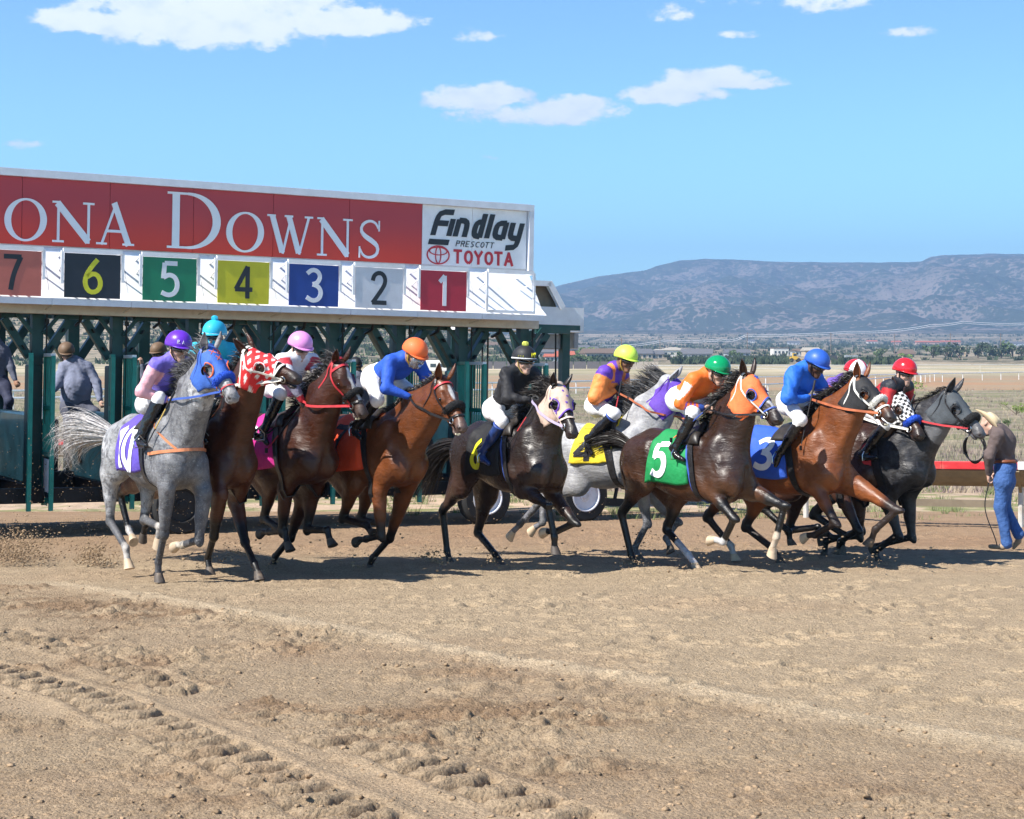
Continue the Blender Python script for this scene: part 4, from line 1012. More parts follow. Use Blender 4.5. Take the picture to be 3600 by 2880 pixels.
# posts, braces, doors
ZG = -.55
tp0 = gx(1399, .55)
pq = [gx(p_, .50) for p_ in (120, 401, 668, 920, 1163, 1399, 1618, 1833)]
posts = [pq[0] - 1.08 * k for k in (4, 3, 2, 1)] + pq + [pq[-1] + 1.054]
for k, x in enumerate(posts):
    last = x > XR + .1
    if x > 5.2: continue
    MB().box((x, .55, 2.33), (.15, .15, .80)).build('post', Mg_dark, gate)
    MB().box((x - .02, .58, 1.06), (.20, .22, 1.88)).build('padded_post', Mg_dark, gate, bevel=.02)
    MB().box((x + .16, .52, 1.95), (.10, .12, .42)).build('latch_box', Mg_black, gate, bevel=.01)
    MB().tube([(x + .10, .40, 2.70), (x + .10, .40, 1.2)], .012, 6).build('cable', Mg_black, gate)
    MB().tube([(x + .10, .38, 2.62), (x + .10, .38, 2.55)], .03, 8).build('cable_hook', Mg_black, gate)
    for s in (-1, 1):
        MB().bar((x + s * .10, .56, 2.10), (x + s * .44, .56, 2.62), .11, .10).build('brace', Mg_dark, gate)
        MB().bar((x + s * .07, .46, 2.42), (x + s * .30, .46, 2.70), .05, .05).build('thin_brace', Mg_dark, gate)
        MB().bar((x + s * .17, .495, 2.20), (x + s * .21, .495, 2.26), .16, .012).build('strap', Mg_black, gate)
        MB().bar((x + s * .33, .495, 2.45), (x + s * .36, .495, 2.50), .16, .012).build('strap', Mg_black, gate)
    if x < XR - .6: MB().tube([(x + .527, .20, 2.80), (x + .527, .30, 2.60), (x + .53, .55, 2.55)], .022, 6).build('hose', Mg_black, gate, smooth=True)
    MB().box((x + .527, .55, 2.68), (.62, .12, .10)).build('arch_beam', Mg_dark, gate)
    # rear post
    MB().box((x, 2.95, 1.45), (.17, .17, 2.6)).build('rear_post', Mg_dark, gate)
    MB().box((x, 2.93, 1.62), (.25, .24, .8)).build('rear_pad', Mg_dark, gate, bevel=.03)
    for s in (-1, 1): MB().bar((x + s * .10, 2.95, 2.10), (x + s * .50, 2.95, 2.72), .13, .12).build('rear_brace', Mg_dark, gate)
    # stall side and rear door, base
    MB().box((x, 1.75, .72), (.12, 2.1, 1.25)).build('stall_pad', Mg_pad, gate, bevel=.04)
    MB().box((x + .527, 2.98, .68), (.78, .10, 1.02)).build('rear_door', Mg_pad, gate, bevel=.04)
    MB().box((x + .02, 1.75, .26), (.30, 2.4, .22)).build('skid', Mg_black, gate)
    MB().box((x + .527, 2.2, .30), (.80, .12, .30)).build('cross_beam', Mg_black, gate)
    MB().box((x + .30, .9, .24), (.36, .5, .10)).build('ledge', Mg_black, gate)
    if x > XR + .3: continue
    # two door leaves swung out towards the track
    for s, ang in ((-1, -.22), (1, -.04)):
        h = Vector((x + s * .10, .42, 0)); d = Vector((sin(ang), -cos(ang), 0)); Wd = .50
        leaf = MB().bar(h + Vector((0, 0, .10)), h + Vector((0, 0, 2.10)), .05).bar(h + d * Wd + Vector((0, 0, .06)), h + d * Wd + Vector((0, 0, 2.12)), .055)
        lf = leaf.build('door', Mg_teal, gate)
        MB().bar(h + Vector((0, 0, 2.13)), h + d * Wd + Vector((0, 0, 2.13)), .06, .045).build('top_bar', Mg_white if s > 0 else Mg_teal, lf)
        for z_ in (1.42, .80): MB().bar(h + Vector((0, 0, z_)), h + d * Wd + Vector((0, 0, z_)), .05, .06).build('cross_bar', Mg_teal, lf)
        for j in range(5):
            p_ = h + d * (Wd * (j + 1) / 6); MB().tube([p_ + Vector((0, 0, .80)), p_ + Vector((0, 0, 2.12))], .011, 5, cap=False).build('bar', Mg_teal, lf)
        nn_ = Vector((d.y, -d.x, 0)); pc = h + d * Wd / 2
        MB().bar(h + d * .03 + Vector((0, 0, .46)), h + d * (Wd - .03) + Vector((0, 0, .46)), .035, .62).build('kick_panel', Mg_pad, lf)
        for j in range(4):
            p_ = h + d * (Wd * (.30 + .17 * j)); MB().bar(p_ + nn_ * s * .024 + Vector((0, 0, .30)), p_ + nn_ * s * .024 + Vector((0, 0, .74)), .055, .008, up=nn_).build('white_stripe', Mg_alu, lf)
        for j in range(3):
            p_ = h + d * (Wd * (.35 + .18 * j)); MB().bar(p_ + nn_ * s * .024 + Vector((0, 0, .12)), p_ + nn_ * s * .024 + Vector((0, 0, .22)), .07, .008, up=nn_).build('teal_block', Mg_teal, lf)
MB().box(((XL + posts[-1]) / 2, .62, 2.73), (posts[-1] - XL, .14, .08)).build('top_rail', Mg_dark, gate)
MB().box(((XL + 6.9) / 2, 2.95, 2.76), (6.9 - XL, .16, .12)).build('rear_rail', Mg_dark, gate)
MB().box(((XL + 5.6) / 2, .3, .24), (5.6 - XL, .16, .20)).build('chassis_beam', Mg_black, gate)
MB().box(((XL + 6.6) / 2, 2.6, .28), (6.6 - XL, .20, .30)).build('chassis_beam', Mg_black, gate)
# end canopy, corner post, ladder
x0, x1 = XR + .0, gx(1993, 2.6)
prof = [(x0 + .1, 3.12), (x0 + .1, 3.56), (gx(1922, 2.6), 3.56), (gx(1966, 2.6), 3.18), (x1, 3.16), (x1, 3.12)]
mb = MB(); n_ = len(prof)
mb.box(((x0 + x1) / 2 + .05, 2.75, 2.92), (x1 - x0, 1.1, .42))
mb.bar((x0 + .1, 2.2, 3.52), (gx(1922, 2.2), 2.2, 3.52), .10, .09); mb.bar((gx(1922, 2.2) - .03, 2.2, 3.54), (gx(1966, 2.2), 2.2, 3.12), .10, .10)
mb.add([(x0 + .1, 2.2, 3.565), (gx(1922, 2.2), 2.2, 3.565), (gx(1922, 2.2), 3.3, 3.565), (x0 + .1, 3.3, 3.565), (gx(1966, 2.2), 2.2, 3.16), (gx(1966, 2.2), 3.3, 3.16)], [(0, 1, 2, 3), (1, 4, 5, 2)])
mb.build('end_canopy', Mg_white, gate)
MB().add([(gx(1866, 2.35), 2.35, 3.12), (gx(1948, 2.35), 2.35, 3.12), (gx(1915, 2.35), 2.35, 3.50), (gx(1866, 2.35), 2.35, 3.50), (gx(1866, 2.35), 2.39, 3.12), (gx(1948, 2.35), 2.39, 3.12), (gx(1915, 2.35), 2.39, 3.50), (gx(1866, 2.35), 2.39, 3.50)], [(0, 1, 2, 3), (7, 6, 5, 4), (0, 4, 5, 1), (1, 5, 6, 2), (2, 6, 7, 3), (3, 7, 4, 0)]).build('canopy_shade_panel', mat('canopy_shade', (.22, .18, .13), .8), gate)  # brown sheet standing in for the shade under the canopy roof
MB().box((gx(1976, 2.6), 2.6, 1.45), (.145, .145, 2.6)).build('corner_post', Mg_dark, gate)
MB().box((gx(1925, 2.7), 2.75, 2.55), (.34, .30, .26)).build('motor_box', mat('motor_grey', (.30, .31, .34), .5), gate, bevel=.02)
MB().box((gx(2003, 2.8), 2.85, 2.72), (.10, .4, .56)).build('end_box', mat('motor_grey', (.30, .31, .34), .5), gate, bevel=.02)
MB().bar((gx(1850, 1.2), 1.2, 2.68), (gx(1945, 1.2), 1.2, .5), .12, .12).build('ladder_rail', Mg_dark, gate)
for i in range(9):
    t = i / 9; MB().bar((gx(1850, 1.2) + (gx(1945, 1.2) - gx(1850, 1.2)) * t, 1.2, 2.6 - 2.0 * t), (gx(1850, 1.2) + (gx(1945, 1.2) - gx(1850, 1.2)) * t - .0, 1.75, 2.6 - 2.0 * t), .03).build('rung', Mg_dark, gate)
MB().bar((gx(1790, 2.2), 2.2, 2.68), (gx(1865, 2.2), 2.2, 1.3), .07).build('diagonal', Mg_dark, gate)
for px_ in (1688, 1707, 1945): MB().tube([(gx(px_, 2.4), 2.4, 2.7), (gx(px_ + (6 if px_ > 1900 else 0), 2.4), 2.4, .4)], .016, 5).build('cable', Mg_black, gate)
# wheels
M_tyre = mat('tyre_rubber', (.02, .02, .02), .85); M_rim = mat('rim_white', (.62, .63, .68), .45, dirt=(.3, .28, .26), dirt_s=6)
AX = Matrix(((1, 0, 0), (0, 0, -1), (0, 1, 0)))     # wheel axis towards -y
for x in (gx(2045, -.25), gx(1700, -.25), -1.2, -7.6):
    z_ = float(ground_z(0, 24.1 + .479 * x - .2)) + .018 * x + .39
    w = MB().lathe([(.24, -.14), (.36, -.14), (.395, -.11), (.405, -.06), (.405, .06), (.395, .11), (.36, .14), (.24, .14), (.235, .0)], (x, -.25, z_), 48, AX).build('wheel', M_tyre, gate, smooth=True)
    MB().lathe([(.245, .10), (.245, .145), (.228, .147), (.215, .11), (.205, .05), (.10, .045), (.095, .09), (.085, .11), (.05, .115), (.048, .13), (.0, .132)], (x, -.25, z_), 40, AX).build('rim', M_rim if x > 2 else Mg_black, w, smooth=True)
    for j in range(8):
        a = 2 * pi * j / 8; c_ = Vector((x + cos(a) * .15, -.25 - .055, z_ + sin(a) * .15)); MB().lathe([(.014, -.012), (.014, .022), (.006, .026)], c_, 6, AX).build('lug_nut', M_rim, w)
MB().bar((gx(2045, 0), .0, .02), (gx(2190, 0), .0, -.03), .10, .12).build('hitch_bar', Mg_black, gate)
MB().tube([(gx(2160, 0), .0, .35), (gx(2168, 0), .0, .20), (gx(2160, 0), .0, .0)], .03, 8).build('hitch_arm', Mg_black, gate, smooth=True)
# ------------------------------------------------------------------ shared materials
M_hair_dark = mat('hair_dark', (.018, .014, .012), .45, var=.4, vscale=30)
M_hair_grey = mat('hair_grey', (.42, .40, .39), .5, var=.45, vscale=25)
M_hair_grey_dark = mat('hair_grey_dark', (.06, .058, .06), .5, var=.5, vscale=25)
M_hoof_dark = mat('hoof_dark', (.07, .055, .045), .6, dirt=(.30, .22, .15), dirt_s=9)
M_hoof_pale = mat('hoof_pale', (.50, .38, .26), .6, dirt=(.22, .15, .10), dirt_s=9)
M_eye = mat('horse_eye', (.010, .006, .004), .08, var=0)
M_black_leather = mat('black_leather', (.018, .017, .018), .32, var=.3, vscale=14, bump=.3, bscale=60)
M_saddle = mat('saddle_leather', (.03, .025, .022), .42, var=.3, vscale=14)
M_steel = mat('steel', (.62, .62, .62), .28, metal=1.0, var=.1)
M_white_plastic = mat('white_tack', (.74, .72, .66), .45, var=.08)
M_teeth = mat('teeth', (.62, .56, .42), .4)
M_tongue = mat('mouth_flesh', (.45, .2, .17), .5)

def coat_mat(name, rough=.42, dapple=0.0, dcol=(.5, .5, .5), wet=.35, speck=.25):
    m = bpy.data.materials.new(name); m.use_nodes = True; nt = m.node_tree; p = nt.nodes['Principled BSDF']
    a = N(nt, 'ShaderNodeVertexColor', layer_name='col')
    t = N(nt, 'ShaderNodeTexCoord')
    n = N(nt, 'ShaderNodeTexNoise', ins={'Scale': 5.0, 'Detail': 5.0, 'Roughness': .6}); nt.links.new(t.outputs['Object'], n.inputs['Vector'])
    f = maprange(nt, n.outputs['Fac'], .3, .7, .66, 1.2)
    cc = N(nt, 'ShaderNodeCombineXYZ'); [nt.links.new(f, cc.inputs[i]) for i in range(3)]
    out = mixcol(nt, 1.0, a.outputs[0], cc.outputs[0], 'MULTIPLY')
    if dapple:
        mp = N(nt, 'ShaderNodeMapping'); mp.inputs['Scale'].default_value = (1, 1, .8); nt.links.new(t.outputs['Object'], mp.inputs[0])
        w = N(nt, 'ShaderNodeTexNoise', ins={'Scale': 9.0, 'Detail': 3.0}); nt.links.new(mp.outputs[0], w.inputs['Vector'])
        ad = N(nt, 'ShaderNodeVectorMath', operation='MULTIPLY_ADD'); nt.links.new(w.outputs['Color'], ad.inputs[0]); ad.inputs[1].default_value = (.12,) * 3; nt.links.new(mp.outputs[0], ad.inputs[2])
        v = N(nt, 'ShaderNodeTexNoise', ins={'Scale': 16.0, 'Detail': 4.0, 'Roughness': .6}); nt.links.new(ad.outputs[0], v.inputs['Vector'])
        out = mixcol(nt, math_node(nt, 'MULTIPLY', maprange(nt, v.outputs['Fac'], .42, .66), dapple), out, dcol)
        n4 = N(nt, 'ShaderNodeTexNoise', ins={'Scale': 70.0, 'Detail': 2.0}); nt.links.new(t.outputs['Object'], n4.inputs['Vector'])
        out = mixcol(nt, maprange(nt, n4.outputs['Fac'], .55, .75, 0, speck), out, (.7, .7, .7))
    nt.links.new(out, p.inputs['Base Color'])
    w2 = N(nt, 'ShaderNodeTexNoise', ins={'Scale': 6.5, 'Detail': 4.0, 'Roughness': .7}); nt.links.new(t.outputs['Object'], w2.inputs['Vector'])
    nt.links.new(maprange(nt, w2.outputs['Fac'], .35, .65, rough - .12, rough + .14), p.inputs['Roughness'])
    mp2 = N(nt, 'ShaderNodeMapping'); mp2.inputs['Scale'].default_value = (1.0, 1.0, 2.6); mp2.inputs['Rotation'].default_value = (0, .5, 0); nt.links.new(t.outputs['Object'], mp2.inputs[0])
    b1 = N(nt, 'ShaderNodeTexNoise', ins={'Scale': 6.0, 'Detail': 6.0, 'Roughness': .62, 'Distortion': .8}); nt.links.new(mp2.outputs[0], b1.inputs['Vector'])
    b = N(nt, 'ShaderNodeBump', ins={'Strength': .55, 'Distance': .03}); nt.links.new(b1.outputs['Fac'], b.inputs['Height'])
    b3 = N(nt, 'ShaderNodeTexNoise', ins={'Scale': 160.0, 'Detail': 2.0}); nt.links.new(t.outputs['Object'], b3.inputs['Vector'])
    bb = N(nt, 'ShaderNodeBump', ins={'Strength': .18, 'Distance': .004}); nt.links.new(b3.outputs['Fac'], bb.inputs['Height']); nt.links.new(b.outputs[0], bb.inputs['Normal'])
    nt.links.new(bb.outputs[0], p.inputs['Normal'])
    p.inputs['Specular IOR Level'].default_value = .32
    p.inputs['Coat Weight'].default_value = wet * .35; p.inputs['Coat Roughness'].default_value = .34
    return m

def strands(name, roots, paths, widths, m, parent, seed=0):
    """ribbons of hair; paths: (n, k, 3)"""
    P = np.asarray(paths, dtype=np.float32); n, k, _ = P.shape
    rr = np.random.default_rng(seed)
    T = np.gradient(P, axis=1); T /= np.linalg.norm(T, axis=2, keepdims=True) + 1e-9
    ref = rr.normal(size=(n, 1, 3)).astype(np.float32)
    S = np.cross(T, np.broadcast_to(ref, T.shape)); S /= np.linalg.norm(S, axis=2, keepdims=True) + 1e-9
    taper = np.sin(np.linspace(.5, pi, k)) ** .6; taper[-1] = .05
    W = (np.asarray(widths)[:, None] * taper[None, :])[..., None]
    A, B = P - S * W / 2, P + S * W / 2
    v = np.stack([A, B], 2).reshape(-1, 3)
    i = (np.arange(n)[:, None] * k + np.arange(k - 1)[None, :]).ravel() * 2
    q = np.stack([i, i + 1, i + 3, i + 2], 1)
    return mesh_obj(name, v, q, m, parent, smooth=True)

def ribbon(pts, w, normals, thick=.003):
    """flat strap following pts, lying against normals"""
    P = np.asarray(pts, dtype=np.float32); Nn = np.asarray(normals, dtype=np.float32)
    Nn = Nn / (np.linalg.norm(Nn, axis=1, keepdims=True) + 1e-9)
    T = np.gradient(P, axis=0); T /= np.linalg.norm(T, axis=1, keepdims=True) + 1e-9
    S = np.cross(T, Nn); S /= np.linalg.norm(S, axis=1, keepdims=True) + 1e-9
    w = np.asarray(w if hasattr(w, '__len__') else [w] * len(P))[:, None]
    rows = [P - S * w / 2, P - S * w / 2 + Nn * thick, P + S * w / 2 + Nn * thick, P + S * w / 2]
    v = np.stack(rows, 1).reshape(-1, 3); k = len(P); f = []
    for i in range(k - 1):
        for j in range(4): f.append((i * 4 + j, i * 4 + (j + 1) % 4, (i + 1) * 4 + (j + 1) % 4, (i + 1) * 4 + j))
    f += [(3, 2, 1, 0), tuple((k - 1) * 4 + j for j in range(4))]
    return v, f

def smooth_path(pts, n=24):
    P = np.asarray([list(p) for p in pts], dtype=np.float32)
    for _ in range(3):
        Q = [P[0]]
        for i in range(len(P) - 1): Q += [P[i] * .75 + P[i + 1] * .25, P[i] * .25 + P[i + 1] * .75]
        Q.append(P[-1]); P = np.array(Q)
    d = np.r_[0, np.cumsum(np.linalg.norm(np.diff(P, axis=0), axis=1))]
    t = np.linspace(0, d[-1], n)
    return np.stack([np.interp(t, d, P[:, i]) for i in range(3)], 1)


def loc_of(sp):
    """horse frame: x forward, y left, z up"""
    psi = R(sp['psi']); c, s = cos(psi), sin(psi)
    Yw = sp['Y']; px, py = sp['W']
    X0 = (px - 1800) / FPX * Yw
    P0 = np.array([X0, Yw]); gz = float(ground_z(0, Yw))
    def at(px, py, w=0.0):      # photo direction meets the horse's own plane w metres to its right
        k = (px - 1800) / FPX
        a = (k * (P0[1] - w * c) - P0[0] + w * s) / (c + k * s)
        Y = P0[1] - a * s - w * c
        z = CAMH - (py - HY) / FPX * Y
        return V3((a, -w, z - gz))
    def to_world(p): return V3((X0 + p[0] * c - p[1] * -s, Yw - p[0] * s + p[1] * c, p[2] + gz))
    def raydir(px, py):
        d = V3(((px - 1800) / FPX, 1, -(py - HY) / FPX)); d /= np.linalg.norm(d)
        return V3((d[0] * c - d[1] * s, d[0] * s + d[1] * c, d[2]))
    camp = V3(((0 - X0) * c - (0 - Yw) * s, (0 - X0) * s + (0 - Yw) * c, CAMH - gz))
    return at, to_world, raydir, camp, (X0, Yw, gz), -psi

def build_horse(sp):
    at, to_world, raydir, camp, loc, rz = loc_of(sp)
    root = empty('horse', loc, rz, sp['label'], 'horse', 'racehorses leaving the gate')
    sc = sp.get('sc', 1.01); pitch = R(sp.get('pitch', 0))
    W = at(*sp['W'])
    cp, spn = cos(pitch), sin(pitch)
    def T(p):                                   # trunk frame (origin withers, standing) -> local
        x, y, z = p[0] * sc, p[1] * sc, (p[2] - 1.60) * sc
        return V3((W[0] + x * cp - z * spn, W[1] + y, W[2] + x * spn + z * cp))
    TM = np.array([[cp, 0, -spn], [0, 1, 0], [spn, 0, cp]], dtype=np.float32)
    def rotz(M, deg_y):                         # rotate axes in the sagittal plane
        a = R(deg_y); return M @ np.array([[cos(a), 0, -sin(a)], [0, 1, 0], [sin(a), 0, cos(a)]], dtype=np.float32)
    # ---- key points
    legs = {}
    for key, w0, w1 in (('fn', .17, .13), ('ff', -.17, -.12), ('hn', .17, .14), ('hf', -.17, -.13)):
        pts = sp['legs'][key]
        ws = [w0, w0 * .95, w1, w1] if len(pts[0]) == 2 else None
        legs[key] = [at(p[0], p[1], p[2] if len(p) > 2 else ws[i]) for i, p in enumerate(pts)]
    # natural bone lengths: hoof and fetlock stay where they are, knee or hock found between
    NAT = {'f': (.43, .31, .17), 'h': (.46, .42, .18)}
    for key, L in legs.items():
        l1, l2, l3 = [q * 1.05 for q in NAT[key[0]]]
        d = L[2] - L[3]; n = float(np.linalg.norm(d)); L[2] = L[3] + d / n * min(max(n, l3 * .8), l3 * 1.15)
        l1, l2 = l1 * sp.get('ll', 1.0), l2 * sp.get('ll', 1.0)
        d = L[2] - L[0]; n = float(np.linalg.norm(d))
        if n > (l1 + l2) * .985:
            tgt = (l1 + l2) * .985; over = n - tgt
            k_ = min(over, .10) ; tgt += k_ * .55; l1 *= tgt / ((l1 + l2) * .985); l2 = tgt / .985 - l1
            L[0] = L[2] - d / n * tgt; d = L[2] - L[0]; n = tgt
        u = d / n; x = (l1 * l1 - l2 * l2 + n * n) / (2 * n); hh = math.sqrt(max(l1 * l1 - x * x, 0))
        pole = L[1] - L[0]; pole = pole - u * float(pole @ u); pole = unit(pole) if np.linalg.norm(pole) > .03 else V3((1 if key[0] == 'f' else -1, 0, 0))
        if sp.get('debug'): print(sp['id'], key, 'knee moved', round(float(np.linalg.norm(L[0] + u * x + pole * hh - L[1])), 2))
        L[1] = L[0] + u * x + pole * hh
    poll = at(*sp['poll'])
    hl = .635 * sc
    rd = raydir(*sp['nose']); oc = camp - poll
    bq = float(oc @ rd); cq = float(oc @ oc) - hl * hl; disc = bq * bq - cq
    t = -bq - math.sqrt(disc) if disc > 0 and sp.get('near', True) else (-bq + math.sqrt(disc) if disc > 0 else -bq)
    if 'nw' in sp: nose = at(sp['nose'][0], sp['nose'][1], sp['nw'])
    else: nose = camp + rd * t
    f = unit(nose - poll)
    N0 = T((.06, 0, 1.20)); N0b = T((.00, 0, 1.36))
    g = unit(poll - T((.05, 0, 1.35)))
    lat = np.cross(g, f); lat = unit(lat)
    if lat[1] < 0 and 'flip' not in sp: lat = -lat      # lateral axis points to the horse's left
    dors = unit(np.cross(f, lat)); 
    if dors @ g < 0: dors = -dors; 
    lat = unit(np.cross(dors, f))
    if 'roll' in sp:
        a = R(sp['roll']); lat, dors = unit(lat * cos(a) + dors * sin(a)), unit(dors * cos(a) - lat * sin(a))
    def Hd(x, y, z): return poll + (f * x * 1.05 + lat * y * 1.04 + dors * z * 1.06) * sc
    HM = np.stack([f, lat, dors], 1)
    # ---- field
    pts = [T((-1.35, 0, 1.8)), T((.5, 0, .8)), T((-1.3, 0, .9)), poll, nose] + [p for L in legs.values() for p in L]
    P = np.array(pts); lo = P.min(0) - .2; hi = P.max(0) + .2
    lo[1] = min(lo[1], -.42); hi[1] = max(hi[1], .42)
    F = Field(lo, hi, .0125)
    S3 = lambda r: [q * sc for q in r]
    F.ell(T((-.30, 0, 1.205)), S3((.55, .275, .345)), TM, .02)
    F.ell(T((-.66, 0, 1.265)), S3((.42, .238, .265)), rotz(TM, -3), .12)
    F.ell(T((.12, 0, 1.20)), S3((.33, .225, .34)), rotz(TM, 10), .10)
    F.cone(T((.02, 0, 1.515)), T((-.32, 0, 1.455)), .075 * sc, .08 * sc, .10)
    F.ell(T((-.90, 0, 1.34)), S3((.36, .235, .245)), rotz(TM, -8), .10)
    F.cone(T((-.55, 0, 1.50)), T((-.88, 0, 1.535)), .07 * sc, .07 * sc, .12)
    F.cone(T((-1.08, 0, 1.44)), T((-1.22, 0, 1.36)), .07 * sc, .045 * sc, .06)
    for s in (-1, 1):
        F.ell(T((-.98, s * .135, 1.24)), S3((.265, .14, .29)), rotz(TM, 10), .05)
        F.ell(T((-.78, s * .15, 1.40)), S3((.17, .09, .12)), rotz(TM, -20), .08)
        F.ell(T((.07, s * .145, 1.27)), S3((.14, .095, .30)), rotz(TM, -24), .05)
        F.ell(T((.13, s * .155, 1.04)), S3((.17, .09, .13)), rotz(TM, 20), .05)
        F.ell(T((.30, s * .095, 1.06)), S3((.13, .085, .15)), TM, .04)
    for s in (-1, 1):
        F.ell(T((.17, s * .175, 1.16)), S3((.085, .06, .20)), rotz(TM, -28), .03)
        F.ell(T((-.02, s * .20, 1.10)), S3((.10, .07, .16)), rotz(TM, 18), .035)
        F.ell(T((-.06, s * .15, 1.40)), S3((.11, .07, .16)), rotz(TM, 25), .05)
        F.cone(T((-.15, s * .285, 1.28)), T((-.13, s * .275, .98)), .020 * sc, .022 * sc, .05, sub=True)      # behind the shoulder
        F.cone(T((.10, s * .27, 1.42)), T((.23, s * .26, 1.16)), .010 * sc, .012 * sc, .04, sub=True)
        F.cone(T((-.70, s * .27, 1.46)), T((-.60, s * .285, 1.02)), .022 * sc, .035 * sc, .07, sub=True)        # flank
        F.cone(T((-1.02, s * .275, 1.42)), T((-.98, s * .27, 1.06)), .008 * sc, .012 * sc, .035, sub=True)
        F.cone(T((-1.13, s * .235, 1.34)), T((-1.10, s * .22, 1.02)), .008 * sc, .010 * sc, .03, sub=True)
    F.cone(T((.44, 0, 1.20)), T((.42, 0, 1.0)), .012 * sc, .014 * sc, .06, sub=True)
    # neck
    mid = (N0b + poll) / 2 + unit(dors + V3((0, 0, .3))) * (.02 * sc)
    dn = V3((0, 0, 0)) - g * .0
    nd = unit(np.cross(V3((0, 1, 0)), g)); nd = nd if nd[0] < 0 else -nd      # topline side
    N1 = N0 * .42 + (poll - nd * .08 * sc) * .58 + nd * .0 + V3((0, (poll[1]) * .1, 0))
    N2 = poll - g * .07 * sc - unit(nd) * .085 * sc + f * .02
    lateral = unit(np.cross(g, nd))
    F.cone(N0, N1, .285 * sc, .195 * sc, .07, lateral, .64)
    F.cone(N1, N2, .195 * sc, .128 * sc, .05, lateral, .62)
    C0 = T((-.10, 0, 1.50)); C1 = (C0 + poll) / 2 + nd * .055 * sc
    F.cone(C0, C1, .055 * sc, .05 * sc, .10); F.cone(C1, poll - g * .02, .05 * sc, .04 * sc, .08)
    J0 = T((.27, 0, 1.14)); J1 = Hd(.17, 0, -.17)
    for s in (-1, 1):   # jugular groove muscles
        F.cone(J0 + V3((0, s * .05, 0)), J1 + lat * s * .03, .085 * sc, .045 * sc, .05)
    # head
    jo = sp.get('jaw', 0.0)
    F.ell(Hd(.05, 0, -.035), S3((.115, .082, .085)), HM, .05)
    F.ell(Hd(.19, 0, -.04), S3((.13, .098, .075)), HM, .05)
    for s in (-1, 1):
        F.ell(Hd(.185, s * .045, -.125), S3((.115, .034, .105)), HM, .035)
        F.cone(Hd(.17, s * .082, .005), Hd(.25, s * .072, -.01), .022 * sc, .014 * sc, .02)
        F.cone(Hd(.28, s * .062, -.06), Hd(.40, s * .044, -.055), .016 * sc, .010 * sc, .02)
    F.cone(Hd(.18, 0, -.045), Hd(.50, 0, -.045), .085 * sc, .052 * sc, .03, lat, .80)
    F.cone(Hd(.12, 0, -.01), Hd(.50, 0, -.02), .052 * sc, .036 * sc, .03)
    F.ell(Hd(.535, 0, -.05), S3((.068, .058, .058)), HM, .03)
    F.cone(Hd(.22, 0, -.15 - .01), Hd(.46, 0, -.10 - jo * .6), .052 * sc, .034 * sc, .04, lat, .75)
    F.ell(Hd(.515, 0, -.11 - jo), S3((.048, .038, .028)), HM, .025)
    F.cone(Hd(.45, 0, -.102 - jo * .55), Hd(.62, 0, -.092 - jo * .4), .006 + jo * .25, .010 + jo * .38, .012, lat, 3.5, sub=True)
    for s in (-1, 1):
        F.ell(Hd(.572, s * .040, -.035), S3((.026, .018, .026)), HM, .014)
        F.ell(Hd(.585, s * .046, -.036), S3((.021, .014, .019)), HM, .006, sub=True)
        F.ell(Hd(.21, s * .088, -.035), S3((.030, .022, .024)), HM, .012)
    # legs
    for key in ('fn', 'ff'):
        s = -1 if key == 'fn' else 1
        E, K, Ft, P = legs[key]; e = V3((0, 1, 0))
        sh = T((.27, s * .15, 1.10)); EE = E * .5 + T((.10, s * .16, .90)) * .5 if sp.get('tie', 1) else E
        F.cone(sh, E, .115 * sc, .088 * sc, .06, e, .75)
        F.cone(T((.02, s * .13, 1.05)), E, .13 * sc, .085 * sc, .07, e, .6)
        d = K - E; pr = unit(np.cross(d, e)); pr = pr if pr[0] > 0 else -pr
        F.cone(E, E + d * .55, .085 * sc, .060 * sc, .04, e, .86); F.cone(E + d * .5, K, .060 * sc, .041 * sc, .03)
        F.ell(E + d * .25 + pr * .02, S3((.055, .06, .11)), np.stack([pr, unit(np.cross(d, pr)), unit(d)], 1), .04)
        F.ell(K, S3((.047, .047, .058)), np.stack([pr, unit(np.cross(d, pr)), unit(Ft - E)], 1), .02)
        d2 = Ft - K; b = unit(np.cross(d2, e)); b = b if b @ pr > 0 else -b
        if b @ pr < 0: b = -b
        F.cone(K, Ft, .034 * sc, .031 * sc, .015); F.cone(K - b * .018, Ft - b * .02, .022 * sc, .022 * sc, .015)
        F.ell(Ft - b * .006, S3((.040, .036, .042)), np.stack([b, unit(np.cross(d2, b)), unit(d2)], 1), .015)
        F.cone(Ft, Ft + (P - Ft) * .62, .031 * sc, .033 * sc, .012)
    for key in ('hn', 'hf'):
        s = -1 if key == 'hn' else 1
        S, K, Ft, P = legs[key]; e = V3((0, 1, 0))
        hip = T((-.90, s * .13, 1.24)); but = T((-1.12, s * .10, 1.16))
        F.cone(hip, S, .215 * sc, .150 * sc, .06, e, .62)
        d = K - S; pr = unit(np.cross(d, e)); pr = pr if pr[0] > 0 else -pr    # front of the gaskin
        F.cone(but, S + d * .42 - pr * .045, .135 * sc, .08 * sc, .06, e, .62)
        F.cone(S, S + d * .55, .125 * sc, .072 * sc, .05, e, .72); F.cone(S + d * .5, K, .070 * sc, .046 * sc, .03, e, .80)
        F.cone(S + d * .5 - pr * .035, K - pr * .045 - unit(d) * .05, .022 * sc, .015 * sc, .02)
        ud = unit(d)
        F.ell(K, S3((.052, .042, .062)), np.stack([pr, unit(np.cross(d, pr)), ud], 1), .02)
        F.ell(K - pr * .045 - ud * .045, S3((.026, .024, .035)), np.stack([pr, unit(np.cross(d, pr)), ud], 1), .02)
        d2 = Ft - K; b = unit(np.cross(d2, e)); b = b if b[0] > 0 else -b
        if b @ pr < 0: b = -b
